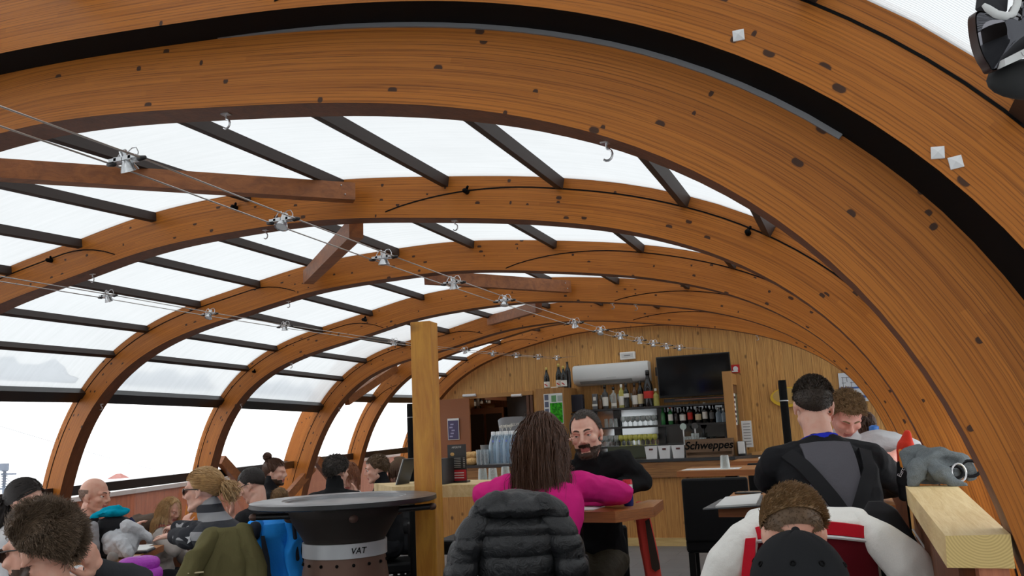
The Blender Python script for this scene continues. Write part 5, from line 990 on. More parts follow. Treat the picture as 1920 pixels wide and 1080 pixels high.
    # body: one continuous skin
    m=M(); headprims(m,H,R,s,sex!='m'); m.cap(H+R@(V(0,-.018,-.06)*s),(.050 if sex=='f' else .057)*s,N-tu*.02*s,.062*s,16); torso(m)
    for k,sd in (('L',-1),('R',1)):
        armp(m,k)
        a=(arms or {}).get(k) or {}; fa=nrm(WR[k]-EL[k]); hd=V(a.get('dir',fa)); pn=V(a.get('palm',-U+fa*.001)); hand(m,WR[k],hd,pn,a.get('th',-sd) ,a.get('curl',.55),s,thumb=a.get('thumb',.5))
        if legs: legp(m,k); m.cap(AN[k],.04*s,AN[k]+fb*.15*s-U*.03*s,.035*s,10)
    co,F=melt(m,vox,3); r=M(); r.add(co,F); L=(co-H)@R/s
    fc=np.array([L[list(f)].mean(0) for f in F]); lip=(fc[:,1]>.072)&(abs(fc[:,0])<.025)&(fc[:,2]<-.0555)&(fc[:,2]>-.0795)
    r.m=[1 if q else 0 for q in lip]
    sk=skin or SKIN; b=obj('body',r,[sk,LIPS],t,True,fix=False); A.body=b
    # clothes
    if top is not None:
        m=M(); torso(m,infl,-.12,1.0)
        for k in 'LR': armp(m,k,infl*.85,{'long':2.0,'short':.62,'elbow':1.02,'34':1.6}[sleeve])
        if collar: m.cap(N-tu*.03*s,.075*s,N+nrm(H+R@(V(0,-.018,-.06)*s)-N)*collar*.15,.068*s,20)
        else: m.cap(N-tu*.05*s,.085*s,N-tu*.012*s,.068*s,20)
        A.top=soft(topname,m,max(vox,.007),top,t,3,amp,9,(1,1,1.4),rnd.random()*20)
    if legs:
        m=M(); L0=np.linalg.norm(N-P); m.ell(P+tu*.0,V(.185*bl,.135*bl,.13)*s,np.stack([ts,tf,tu],1))
        for k in 'LR': legp(m,k,.014)
        A.pants=soft('trousers',m,max(vox,.009),pants or PANTS,t,3,.006,8,(1,1,1),rnd.random()*20)
        for k in 'LR':
            m=M(); q=AN[k]; m.cap(q-fb*.03*s-U*.02,.050*s,q+fb*.16*s-U*.045,.042*s,12); m.cap(q,.05*s,q+U*.07,.05*s,12); obj('shoe',m,shoe or SHOE,t,True)
    return A
SKIN=skinmat(rgb(226,180,160)); SKIN2=skinmat(rgb(218,168,146)); SKIN3=skinmat(rgb(228,168,152)); LIPS=plain(rgb(176,100,92),.45,name='lips'); PANTS=fabric((.02,.021,.024),'dark trousers'); SHOE=plain((.03,.028,.026),.6,name='dark shoe')
def eyes(A,iris=(.09,.06,.035),look=(0,0),lids=True,open_=1.0):
    wht=plain((.72,.69,.66),.25,name='eye white'); ir=plain(iris,.2,name='iris'); 
    for x in (-1,1):
        c=A.H+A.R@(V(x*.0305,.0715,.0025)*A.s); r=.0118*A.s; f=nrm(A.R@V(look[0],1,look[1])); RR=frame_from(f,A.R[:,2]); m=M(); m.ell(c,(r,r,r),RR,0,14,10); m.cap(c+f*r*.86,.0058*A.s,c+f*r*.93,.005*A.s,12,1); m.cap(c+f*r*.97,.0026*A.s,c+f*r*.995,.0022*A.s,10,2)
        obj('eye',m,[wht,ir,black],A.o,True)
        if lids:
            m=M(); pts=[A.H+A.R@(V(x*.0305+dx,.0845-abs(dx)*.28,.0025+(.0068-abs(dx)*.26)*open_)*A.s) for dx in (-.015,-.008,0,.008,.015)]; m.tube(pts,[.0018*A.s,.0036*A.s,.0042*A.s,.0036*A.s,.0018*A.s],8); obj('eyelid',m,A.lid if hasattr(A,'lid') else SKIN2,A.o,True)
def skullpt(d,off=0.0): d=d/np.linalg.norm(d,axis=-1,keepdims=True); r=1/np.sqrt(((d/(SKR+off))**2).sum(-1,keepdims=True)); return SKC+d*r
def roots(n,pred,seed=1):
    R_=np.random.RandomState(seed); out=[]
    d=R_.normal(size=(n*8,3)); d/=np.linalg.norm(d,axis=1,keepdims=True); p=skullpt(d); k=pred(p); return d[k][:n],p[k][:n],R_
def hairline(front=.062,side=.005,nape=-.055,ear=.03):
    def f(p):
        x,y,z=p[:,0],p[:,1],p[:,2]
        zl=np.where(y>.045,front,np.where(y>.0,side+(front-side)*np.clip((y-.0)/.045,0,1)**1.5,np.where(y>-.03,side-(0)*y,nape+(side-nape)*np.clip((y+.085)/.055,0,1)**.7)))
        return z>zl
    return f
def cap_shell(A,pred,mat,off=.004,name='hair',res=(150,110)):
    nu,nv=res; u=np.linspace(0,2*PI,nu,endpoint=False); v=np.linspace(-PI/2+.02,PI/2-.02,nv); uu,vv=np.meshgrid(u,v); d=np.stack([np.cos(vv)*np.cos(uu),np.cos(vv)*np.sin(uu),np.sin(vv)],-1).reshape(-1,3)
    pin=skullpt(d); ok=pred(pin); p=skullpt(d,off); p2=skullpt(d,-.004); m=M(); F=[]
    n=len(d)
    for j in range(nv-1):
        for i in range(nu):
            q=(j*nu+i,j*nu+(i+1)%nu,(j+1)*nu+(i+1)%nu,(j+1)*nu+i)
            if all(ok[list(q)]): F.append(q); F.append(tuple(n+k for k in reversed(q)))
    P=np.vstack([p,p2])@A.R.T*A.s+A.H; m.add(P,F)
    return m
def strands(A,d,p,length,R_,k=5,comb=(0,0,0),lift=.5,curl=0.0,grav=.0,rad=.0018,jit=.35,wave=0.0,hug=0.0):
    # grown in head space, then moved to the head
    n=len(p); L=np.broadcast_to(np.asarray(length,float),(n,))*R_.uniform(.75,1.2,n); c=None if callable(comb) else np.asarray(comb,float); nn=d/(SKR**2); nn/=np.linalg.norm(nn,axis=1,keepdims=True)
    dirn=nn*lift+(comb(p) if callable(comb) else c)+R_.normal(size=(n,3))*jit; dirn/=np.linalg.norm(dirn,axis=1,keepdims=True)
    P=[p]; cur=p.copy(); ax=R_.normal(size=(n,3)); ph=R_.uniform(0,6.28,n)
    down=A.R.T@V(0,0,-1)
    for j in range(1,k):
        st=(L/(k-1))[:,None]
        v=dirn+down*grav*j/k
        if curl: v=v+curl*np.stack([np.sin(ph+j*2.1),np.cos(ph+j*2.1),np.sin(ph*1.7+j*1.6)],1)
        if wave: v=v+wave*np.sin(ph+j*1.3)[:,None]*ax
        v/=np.linalg.norm(v,axis=1,keepdims=True); cur=cur+v*st
        q=(cur-SKC)/(SKR+.003+hug); l=np.linalg.norm(q,axis=1,keepdims=True); cur=np.where(l<1,SKC+(cur-SKC)/np.maximum(l,1e-6),cur); P.append(cur)
    P=np.stack(P,1)@A.R.T*A.s+A.H
    return tubes(P,R_.uniform(.7,1.3,n)*rad*A.s)
def add(m,*ms):
    for q in ms: m.add(q.verts(),q.f)
    return m
def hair_short(A,mat,pred=None,n=900,length=.022,comb=(0,-.6,.1),lift=.6,curl=0,rad=.0022,seed=1,k=4,off=.005,jit=.3,name='hair'):
    pred=pred or hairline(); d,p,R_=roots(n,pred,seed); m=cap_shell(A,pred,mat,off); add(m,strands(A,d,p,length,R_,k,comb,lift,curl,0,rad,jit,hug=max(off-.0025,0))); return obj(name,m,mat,A.o,60,fix=False)
def hair_tail(A,mat,tie,pred=None,n=500,tail=.16,tn=120,rad=.0025,seed=3,bun=0.0,taildir=(0,-.4,-1),k=7,twave=.25,spread=.012):
    pred=pred or hairline(.058,.0,-.06); d,p,R_=roots(n,pred,seed); td=V(tie)-SKC; td=td/np.linalg.norm(td); m=cap_shell(A,pred,mat,.005); P=[]
    for j in range(k):
        f=j/(k-1); q=d*(1-f)+td*f; q/=np.linalg.norm(q,axis=1,keepdims=True)+1e-9; P.append(skullpt(q,.004+.012*f+.004*R_.uniform(0,1,(n,1))))
    P=np.stack(P,1)@A.R.T*A.s+A.H; add(m,tubes(P,R_.uniform(.7,1.3,n)*rad*A.s,.7))
    T=A.H+A.R@(skullpt(td[None],.018)[0]*A.s)
    if bun:
        m.ell(T+A.R@V(td)*bun*.6,V(bun,bun,bun*.9),A.R); n2=160; a=R_.normal(size=(n2,3)); a/=np.linalg.norm(a,axis=1,keepdims=True); b=R_.normal(size=(n2,3)); b/=np.linalg.norm(b,axis=1,keepdims=True); Q=[]
        for j in range(6): q=a+b*j*.32; q/=np.linalg.norm(q,axis=1,keepdims=True); Q.append(T+A.R@V(td)*bun*.6+q*bun*(1.03+.10*R_.uniform(0,1,(n2,1))))
        add(m,tubes(np.stack(Q,1),np.full(n2,rad*A.s),.8))
    if tail:
        dv=nrm(taildir); st=R_.normal(size=(tn,3))*spread*A.s; Q=[]; ph=R_.uniform(0,6.28,tn)
        for j in range(8):
            f=j/7; w=st*(1+1.6*math.sin(PI*min(f*1.1,1)))+twave*.03*np.stack([np.sin(ph+4*f),np.cos(ph*1.3+5*f),0*ph],1)*f; Q.append(T+st*.4+(A.R@V(td))*.03*min(f*3,1)+dv*tail*f*R_.uniform(.85,1.05,(tn,1))+w)
        add(m,tubes(np.stack(Q,1),np.full(tn,rad*1.3*A.s),.4))
    return obj('hair',m,mat,A.o,60,fix=False)
def hair_long(A,mat,n=1100,length=.45,part=(0,.02,.12),back=None,rad=.002,seed=5,k=16,pred=None,bodies=(),flare=.25,jit=.12):
    # strands slide down over the skull, then hang and rest on the shoulders
    pred=pred or hairline(.056,-.01,-.06); d,p,R_=roots(n,pred,seed); W=(p@A.R.T)*A.s+A.H; c0=A.H+A.R@(SKC*A.s); L=length*R_.uniform(.55,1.12,n); P=[W]; cur=W.copy(); away=p-V(part); away[:,1]=np.where(p[:,1]>-.02,-.03-.5*np.abs(away[:,1]),away[:,1]); away[:,0]=away[:,0]*1.0; away=away@A.R.T; away/=np.linalg.norm(away,axis=1,keepdims=True); vel=away*1.0
    ax=R_.normal(size=(n,3)); ph=R_.uniform(0,6.28,n); bias=V(back) if back is not None else V(0,0,0)
    for j in range(1,k):
        f=j/k; v=vel*(1-min(1,f*2.2))*.9+V(0,0,-1)*min(1,.25+f*2.0)+bias*(1-f)+ax*jit*np.sin(ph+j*.7)[:,None]; v/=np.linalg.norm(v,axis=1,keepdims=True); cur=cur+v*(L/(k-1))[:,None]
        q=((cur-c0)@A.R)/((SKR+.009+.007*R_.uniform(0,1,(n,1)))*A.s); l=np.linalg.norm(q,axis=1,keepdims=True); cur=np.where(l<1,c0+(cur-c0)/np.maximum(l,1e-6),cur)
        for (a,b,r) in bodies:
            ab=b-a; t=np.clip(((cur-a)@ab)/(ab@ab),0,1)[:,None]; dv=cur-(a+t*ab); l=np.linalg.norm(dv,axis=1,keepdims=True); rr=r+.012*np.abs(np.sin(ph))[:,None]; cur=np.where(l<rr,a+t*ab+dv/np.maximum(l,1e-6)*rr,cur)
        P.append(cur)
    m=cap_shell(A,pred,mat,.008); add(m,tubes(np.stack(P,1),R_.uniform(.6,1.4,n)*rad*A.s,.35)); return obj('hair',m,mat,A.o,60,fix=False)
def face_hair(A,mat,pred,n=500,length=.010,rad=.0013,seed=9,name='beard',comb=(0,.2,-.8),shell=.0015):
    me=A.body.data; nv=len(me.vertices); co=np.zeros(nv*3); me.vertices.foreach_get('co',co); co=co.reshape(-1,3)+np.array(A.o.location); no=np.zeros(nv*3); me.vertices.foreach_get('normal',no); no=no.reshape(-1,3)
    L=(co-A.H)@A.R/A.s; NL=no@A.R; ok=pred(L); m=M()
    if shell:
        idx=-np.ones(nv,int); F=[tuple(q.vertices) for q in me.polygons]; F=[f for f in F if all(ok[list(f)])]; P=co+no*shell; m.add(P,F)
        use=sorted({i for f in F for i in f}); mp={v:i for i,v in enumerate(use)}; m=M(); m.add(P[use],[tuple(mp[i] for i in f) for f in F])
    ids=np.where(ok)[0]
    if len(ids)==0: return None
    R_=np.random.RandomState(seed); pick=R_.choice(ids,n); p=L[pick]+R_.normal(size=(n,3))*.0015; v=NL[pick]*.7+V(comb)+R_.normal(size=(n,3))*.25; v/=np.linalg.norm(v,axis=1,keepdims=True); le=length*R_.uniform(.6,1.2,n)[:,None]
    P=np.stack([p-NL[pick]*.001,p+v*le*.5,p+v*le+V(0,0,-.2)*le],1)@A.R.T*A.s+A.H; add(m,tubes(P,np.full(n,rad*A.s),.4)); return obj(name,m,mat,A.o,60,fix=False)
def brows(A,mat,dz=0.0,w=.0042):
    for x in (-1,1):
        m=M(); pts=[A.H+A.R@(V(x*a,b,c+dz)*A.s) for a,b,c in ((.012,.0935,.0215),(.022,.0925,.0265),(.034,.087,.028),(.047,.078,.023))]; m.tube(pts,[w*.8*A.s,w*A.s,w*.9*A.s,w*.35*A.s],8); obj('eyebrow',m,mat,A.o,True)
# ---------------------------------------------------------------- people
hb=hairmat(rgb(70,46,34),rgb(104,70,52)); hblack=hairmat(rgb(30,25,23),rgb(52,44,40)); hdark=hairmat(rgb(42,34,29),rgb(70,58,48)); hmed=hairmat(rgb(84,64,46),rgb(120,94,68)); hblond=hairmat(rgb(150,112,72),rgb(190,150,100)); hfair=hairmat(rgb(176,132,84),rgb(214,176,124)); hsand=hairmat(rgb(120,90,58),rgb(158,124,84)); hred=hairmat(rgb(120,66,38),rgb(150,92,56)); hbeard=hairmat(rgb(58,42,32),rgb(84,62,48)); hgrey=hairmat(rgb(50,46,44),rgb(92,84,78))
pink=fabric(rgb(206,34,122),'magenta jersey',7,.35,.012,.8,500); fleece=fabric((.012,.012,.013),'black fleece',9,.5,.014,.9,300); blk=fabric((.014,.014,.016),'black jersey',8,.4,.012,.8,500); wht=fabric(rgb(222,222,224),'white cotton',9,.5,.014,.85); lgrey=fabric(rgb(196,196,198),'pale grey cotton',9,.6,.016,.85)
khaki=fabric(rgb(64,58,46),'khaki ski trousers',8,.6,.02,.7)
def seat(A,lab,hgt=None,back=.38,w=.42,rz=None):
    sz=max(A.P[2]-.13*A.s,.25); c=A.P-A.fb*.02; return chair(lab,c,rz if rz is not None else math.atan2(-A.fb[0],A.fb[1]),sz,back,w,None,'chair' if sz<.6 else 'high_chair','chair')
# woman in pink
W=person('woman with long brown hair in a magenta top, seen from behind, leaning on the table',at(1020,826,4.10),2,14,8,-3,.28,'f',1.04,
 {'R':dict(e=at(1167,925,4.25),w=at(1092,934,4.42),curl=.5,dir=at(1062,938,4.46)-at(1092,934,4.42),palm=(0,0,-1),shrug=.03),'L':dict(e=at(905,928,4.2),w=at(985,915,4.45),curl=.6,shrug=.03)},.0055,top=pink,amp=.007,collar=.25,topname='magenta_top')
hair_long(W,hb,2600,.43,(.01,.03,.12),back=W.fb*-.55,rad=.0019,k=18,bodies=[(W.P,W.N-W.tu*.10,.125),(W.N-W.tu*.12,W.N,.105),(W.SH['L'],W.SH['R'],.085)],jit=.26)
# bearded man
Bm=person('dark-haired bearded man in a black fleece facing the camera, fingers on his brow',at(1099,814,4.62),184,197,5,6,.34,'m',1.07,
 {'L':dict(e=at(1203,903,4.62),w=at(1152,915,4.50),curl=.5,palm=(0,0,-1),shrug=.10),'R':dict(e=at(990,915,4.6),w=at(1023,806,4.50),dir=at(1083,787,4.48)-at(1023,806,4.50),palm=CF,curl=(.08,1.1,1.25,1.3),th=-1,shrug=.04)},.0042,top=fleece,collar=.30,pants=khaki,amp=.007,topname='black_fleece',hipdrop=.66,kneespread=-.25)
Bm.lid=SKIN3; eyes(Bm,(.10,.07,.04),(.15,-.05),True,.7); brows(Bm,hbeard)
hair_short(Bm,hdark,lambda p:hairline(.080,.004,-.06)(p)&~((p[:,1]>.045)&(abs(p[:,0])>.028)&(p[:,2]<.095)),2600,.010,(0,-.7,.1),.25,0,.0012,2,4,.003,.15)
face_hair(Bm,hbeard,lambda L:((L[:,1]>-.005)&(L[:,2]<-.058)&(L[:,2]>-.135)&~((abs(L[:,0])<.022)&(L[:,2]>-.083)&(L[:,1]>.06))&~((L[:,1]>.055)&(L[:,2]>-.052)&(abs(L[:,0])>.03)))&((L[:,2]<-.055+.6*np.clip(.04-L[:,1],0,.06))),1500,.0055,.0010,shell=.0007)
face_hair(Bm,hbeard,lambda L:(L[:,1]>.08)&(abs(L[:,0])<.03)&(L[:,2]<-.043)&(L[:,2]>-.058),260,.008,.0012,11,'moustache',(0,.2,-.7))
# man with braces
sg=fabric(rgb(92,90,96),'grey thermal'); Sm=person('dark-haired man in a black and grey top with black braces, seen from behind',at(1525,760,3.75),8,16,10,3,.20,'m',1.03,
 {'R':dict(e=at(1686,905,3.86),w=at(1628,925,4.12),palm=(0,0,-1)),'L':dict(e=at(1436,900,3.80),w=at(1500,925,4.2),palm=(0,0,-1))},.006,top=blk,bulk=1.10,collar=0,topname='black_top',amp=.005)
hair_short(Sm,hdark,lambda p:hairline(.062,.0,-.066)(p)&((p[:,2]>.05)),2400,.014,(0,-.3,.3),.7,0,.0015,3,4,.005); hair_short(Sm,hdark,hairline(.062,-.004,-.058),2600,.005,(0,0,-.6),.5,0,.0010,4,3,.0012,name='clipped_hair')
def ring(A,z0,z1,r0,r1,mat,name):
    m=M(); a=A.N-A.tu*.03*A.s; n=nrm(A.H+A.R@(V(0,-.018,-.06)*A.s)-a); R=frame_from(n,A.fb); R=np.stack([R[:,0],R[:,2],R[:,1]],1); m.lathe(a,[(r0,z0),(r1,z1),(r1-.006,z1+.002),(r0-.010,z0+.004)],28,R=R,caps=False); return obj(name,m,mat,A.o,True)
ring(Sm,.004,.046,.090,.078,fabric(rgb(40,52,190),'blue collar'),'blue_collar')
def onback(A,pts,w,mat,name,off=.034,th=.006,sub=8):
    # strap laid over the back of the top, given in body space (right, up) metres from the neck base
    m=M(); me=A.top.data; n=len(me.vertices); co=np.zeros(n*3); me.vertices.foreach_get('co',co); co=co.reshape(-1,3)+np.array(A.o.location)
    rel=co-A.N; x=rel@A.sb; z=rel@A.tu; y=rel@A.tf; bk=y<np.median(y); P=[]
    for i in range(len(pts)-1):
        for j in range(sub): P.append(lerp(V(pts[i]),V(pts[i+1]),j/sub))
    P.append(V(pts[-1])); P=V(P); T=np.gradient(P,axis=0); T/=np.linalg.norm(T,axis=1,keepdims=True); S=[]
    for p,t in zip(P,T):
        row=[]; ww=w if np.isscalar(w) else w(p)
        for s in (-1,-.33,.33,1):
            q=p+V(t[1],-t[0])*s*ww/2; dd=(x-q[0])**2+(z-q[1])**2+np.where(y>0.02,1,0); k=np.argsort(dd)[:6]; yy=y[k].min(); row.append((q,yy))
        S.append(row)
    Y=np.array([[r[1] for r in row] for row in S]); 
    for _ in range(3): Y[1:-1]=(Y[:-2]+2*Y[1:-1]+Y[2:])/4
    secs=[]
    for i,row in enumerate(S):
        up=[A.N+A.sb*q[0]+A.tu*q[1]+A.tf*(Y[i,k]-th) for k,(q,_) in enumerate(row)]; dn=[A.N+A.sb*q[0]+A.tu*q[1]+A.tf*(Y[i,k]+.004) for k,(q,_) in reversed(list(enumerate(row)))]
        secs.append(up+dn)
    m.loft(secs); return obj(name,m,mat,A.o,40)
onback(Sm,[(-.005,-.03),(-.01,-.40)],lambda p:.20-.10*0,sg,'grey_back_panel',th=.012,sub=14)
strap=fabric((.02,.02,.022),'black webbing',20,.2,.003)
onback(Sm,[(-.165,-.065),(-.12,-.14),(-.03,-.29),(.02,-.38)],.055,strap,'brace_strap',th=.019); onback(Sm,[(.150,-.065),(.135,-.17),(.07,-.30),(.03,-.38)],.055,strap,'brace_strap',th=.019); onback(Sm,[(.02,-.36),(.02,-.47)],.075,strap,'brace_strap',th=.021)
# curly-haired man opposite
Cm=person('curly light-haired man in a pale grey T-shirt bending his head down over the table',at(1587,778,4.62),196,190,42,-4,.22,'m',1.0,
 {'L':dict(e=at(1712,842,4.55),w=at(1650,868,4.30),dir=at(1664,893,4.22)-at(1650,868,4.30),palm=(0,0,-1),curl=.3,shrug=.085,fwd=.0),'R':dict(w=at(1560,905,4.45))},.006,skin=SKIN3,top=lgrey,sleeve='elbow',amp=.009,collar=.3,topname='t_shirt')
hair_short(Cm,hsand,hairline(.066,.01,-.05),1800,.040,(0,.35,.25),.9,.9,.0020,6,7,.010,.5); brows(Cm,hsand); face_hair(Cm,hsand,lambda L:(L[:,1]>.0)&(L[:,2]<-.09),200,.004,.001,2,'stubble',shell=0)
# fair-haired man and the man in the cap
Fm=person('fair-brown-haired man from behind, before the white and red jacket',at(1487,1003,2.25),16,14,34,2,.12,'m',1.0,None,.006,skin=SKIN2,top=fabric((.05,.05,.055),'dark T-shirt'),hipdrop=.68)
hair_short(Fm,hsand,lambda p:hairline(.066,.012,-.03)(p)&(p[:,2]>.02),3600,.020,(.55,-.45,.0),.28,.15,.0012,8,5,.006,.18); hair_short(Fm,hmed,lambda p:hairline(.062,.0,-.056)(p)&((p[:,2]>-.018)|((p[:,1]>-.075)&(p[:,2]>-.03))),1500,.006,(0,0,-.6),.5,0,.0010,9,3,.0012,name='clipped_hair')
navy=fabric(rgb(40,52,84),'blue shirt'); Km=person('man in a charcoal baseball cap and blue shirt, nearest the camera, seen from behind',at(1500,1132,1.62),14,14,4,2,.10,'m',1.0,None,.007,skin=SKIN2,top=navy,hipdrop=.68,legs=True)
hair_short(Km,hmed,hairline(.06,.0,-.058),900,.010,(0,0,-.6),.6,0,.0016,9,3,.002)
def cap(A,mat):
    m=M(); s=A.s; w=lambda p:A.H+A.R@(V(p)*s); off=.016; R=A.R
    secs=[]; nu=48
    for j in range(13):
        v=lerp(-.10,PI/2-.03,j/12); row=[]
        for i in range(nu):
            a=2*PI*i/nu; d=V(math.cos(v)*math.cos(a),math.cos(v)*math.sin(a),math.sin(v)); p=skullpt(d[None],off)[0]; p=p+d*(-.0022 if i%8==0 else 0); row.append(w(p))
        secs.append(row)
    m.loft(secs,0,True); c=obj('cap_crown',m,mat,A.o,60)
    m=M(); m.cap(w(skullpt(V(0,0,1)[None],off-.006)[0]),.011*s,w(skullpt(V(0,0,1)[None],off-.003)[0]),.009*s,14); obj('cap_button',m,mat,A.o,True)
    for a in (-150,-105,-75,-30,30,150):
        d=V(math.cos(math.radians(a))*.8,math.sin(math.radians(a))*.8,.42); p=skullpt(d[None],off)[0]; n=nrm(R@d); m=M(); m.lathe(w(p),[(.0025,.0005),(.0035,.0025),(.0055,.0022),(.006,-.001)],14,R=np.stack([nrm(np.cross(n,V(0,0,1)+n*.01)),np.cross(n,nrm(np.cross(n,V(0,0,1)))),n],1),caps=False); obj('eyelet',m,black,A.o,True)
    m=M(); pts=[]
    S=[]
    for j in range(9):
        f=j/8; row=[]
        for i in range(13):
            a=math.radians(lerp(20,160,i/12)); rx,ry=SKR[0]+off,SKR[1]+off; row.append(w((SKC[0]+math.cos(a)*rx*(1+f*.08),SKC[1]+math.sin(a)*(ry+f*.075*math.sin(a)),SKC[2]-.005-.02*f*f-.018*(math.cos(a)**2)*f)))
        S.append(row)
    S2=[r+[p-A.R[:,2]*.004 for p in reversed(r)] for r in S]; m.loft(S2); obj('cap_brim',m,mat,A.o,50)
cap(Km,fabric((.017,.0175,.019),'charcoal cotton',14,.15,.004,.9,700))
# big-haired man lower left
L1=person('man with big tousled brown hair, beard and dark glasses at the lower left corner',at(74,1030,2.62),108,100,8,0,.06,'m',1.03,
 {'R':dict(e=at(255,1092,2.85),w=at(182,1068,2.78),dir=at(152,1010,2.70)-at(182,1068,2.78),palm=-CR,curl=.7,th=1),'L':dict()},.005,top=fabric((.035,.036,.04),'charcoal jumper'),hipdrop=.68,skin=SKIN2)
hair_short(L1,hairmat(rgb(84,68,54),rgb(128,106,86)),hairline(.060,.004,-.060),8000,.040,lambda p:V(.1,-.35,.0)+.8*np.stack([np.sin(p[:,1]*70+p[:,2]*40),np.cos(p[:,0]*60),np.sin(p[:,0]*80+p[:,1]*50)],1),.62,.38,.0013,12,7,.012,.22)
face_hair(L1,hbeard,lambda L:(L[:,1]>-.01)&(L[:,2]<-.04)&~((abs(L[:,0])<.024)&(L[:,2]>-.085)&(L[:,1]>.06))&~((L[:,1]>.05)&(L[:,2]>-.05)),900,.008,.0012)
def glasses(A,mat,lens):
    w=lambda p:A.H+A.R@(V(p)*A.s)
    for x in (-1,1):
        m=M(); m.ell(w((x*.033,.094,.002)),V(.027,.004,.021)*A.s,A.R@np.array([[math.cos(.22*x),math.sin(.22*x),0],[-math.sin(.22*x),math.cos(.22*x),0],[0,0,1]])); obj('lens',m,lens,A.o,True)
        m=M(); m.tube([w((x*.056,.082,.012)),w((x*.073,.05,.013)),w((x*.083,.0,.010)),w((x*.084,-.012,.004))],.0026*A.s,6); obj('temple_arm',m,mat,A.o,True)
    m=M(); m.tube([w((-.012,.098,.010)),w((0,.101,.012)),w((.012,.098,.010))],.003*A.s,6); obj('bridge',m,mat,A.o,True)
gfr=plain((.015,.015,.016),.3,name='black frame'); lensd=plain((.02,.02,.024),.08,name='dark lens'); glasses(L1,gfr,lensd)
# left group
L2=person('dark-haired woman in a white shirt at the far left edge, turned to the right',at(48,938,4.9),-72,-80,4,0,.08,'f',1.0,None,.007,top=wht,skin=SKIN)
hair_tail(L2,hblack,(0,-.6,-.25),n=600,tail=.24,tn=220,rad=.0035,taildir=(-.25,-.1,-1)); brows(L2,hblack); eyes(L2)
L3=person('bald man in a black T-shirt sitting at the side panel, looking to the right',at(178,930,6.5),-76,-66,4,0,.06,'m',1.12,{'R':dict(w=at(235,1005,6.3)),'L':dict(w=at(205,1005,6.2))},.007,top=blk,sleeve='short',skin=SKIN2)
eyes(L3); brows(L3,hbeard,0,.003); face_hair(L3,hbeard,lambda L:(L[:,1]>.0)&(L[:,2]<-.06)&~((abs(L[:,0])<.022)&(L[:,2]>-.082)&(L[:,1]>.06)),500,.002,.0009,3,'stubble',shell=0); hair_short(L3,hairmat(rgb(140,112,98),rgb(160,134,118)),lambda p:(p[:,2]<.045)&(p[:,1]<.0)&hairline(.06,.004,-.055)(p),500,.004,(0,0,-.5),.6,0,.0012,9,3,.0012,name='clipped_hair')
L4=person('little fair-haired girl in a grey jumper with a pink collar, looking down at the table',at(320,957,6.6),-88,-70,20,0,.08,'f',.78,{'R':dict(w=at(345,985,6.45))},.006,top=fabric(rgb(168,160,154),'grey knit'),skin=SKIN,hipdrop=.64)
hair_long(L4,hfair,1100,.26,(0,.02,.12),pred=lambda p:hairline(.07,.01,-.05)(p)&((p[:,1]<-.012)|((p[:,2]>.085)&(p[:,1]<.045))),rad=.0022,k=12,bodies=[(L4.P,L4.N,.10),(L4.SH['L'],L4.SH['R'],.06)]); ring(L4,.0,.035,.085,.066,fabric(rgb(190,70,100),'pink collar'),'pink_collar'); eyes(L4,open_=.3)
t=NT('striped knit'); o=t.sep(t.n('ShaderNodeTexCoord').outputs['Object']); fz=t.math('FRACT',t.math('DIVIDE',t.math('ADD',o[2],.012),.092)); st=t.math('GREATER_THAN',fz,.5); n=t.noise(t.n('ShaderNodeTexCoord').outputs['Object'],300,2); stripem=t.out(t.bsdf(t.mix(st,rgb(54,55,60),rgb(150,150,152)),.9,t.bump(n,.3,.004)))
L5=person('woman with a fair ponytail and sunglasses in a grey striped jumper',at(380,919,5.0),108,112,4,0,.24,'f',1.05,{'L':dict(e=at(352,1010,4.85),w=at(322,1003,5.15),dir=at(290,1001,5.25)-at(322,1003,5.15),palm=(0,0,-1),curl=.25),'R':dict(w=at(330,990,5.5))},.006,top=stripem,amp=.006,collar=.45,topname='striped_jumper')
hair_tail(L5,hfair,(0,-1,-.1),n=1100,tail=.085,tn=360,rad=.0018,taildir=(.25,0,-1),twave=.2,spread=.008); glasses(L5,gfr,lensd)
dark=fabric(rgb(46,47,52),'dark sleeve knit'); 
for k,s2 in (('L',2.0),('R',2.0)):
    m=M(); S,E_,W_=L5.SH[k],L5.EL[k],L5.WR[k]; m.cap(lerp(S,E_,.45),.070,E_,.062,14); m.cap(E_,.062,W_,.047,14); soft('dark_sleeve',m,.007,dark,L5.o,3,.006,9)
m=M(); c=lerp(L5.SH['L'],L5.EL['L'],.80); out=nrm(at(365,960,3)-at(365,960,5)); R=frame_from(-out); star=[(math.cos(math.radians(90+36*i))*(.034 if i%2==0 else .014),math.sin(math.radians(90+36*i))*(.034 if i%2==0 else .014)) for i in range(10)]; m.prism([c+out*.066+R[:,0]*x+R[:,2]*y+out*.016 for x,y in star],(0,0,0),out*.006); obj('star_patch',m,wht,L5.o)
L6=person('man with dark glasses in a black jumper bending over, one bare hand raised',at(472,909,6.4),108,92,26,0,.22,'m',1.04,{'L':dict(e=at(462,995,6.3),w=at(432,972,6.35),dir=(at(442,930,6.35)-at(436,960,6.35)),palm=-CR,curl=.45),'R':dict(w=at(428,990,6.6))},.007,top=blk,sleeve='elbow')
hair_short(L6,hblack,hairline(.064,.0,-.058),900,.008,(0,0,-.3),.6,0,.0018,9,3,.003); glasses(L6,gfr,lensd); face_hair(L6,hblack,lambda L:(L[:,1]>-.01)&(L[:,2]<-.06),200,.003,.0012,3,'stubble',shell=0)
L7=person('bearded man with his hair in a bun, facing right in a black roll-neck',at(516,886,7.8),-72,-60,4,0,.08,'m',1.0,None,.009,top=blk,collar=.6)
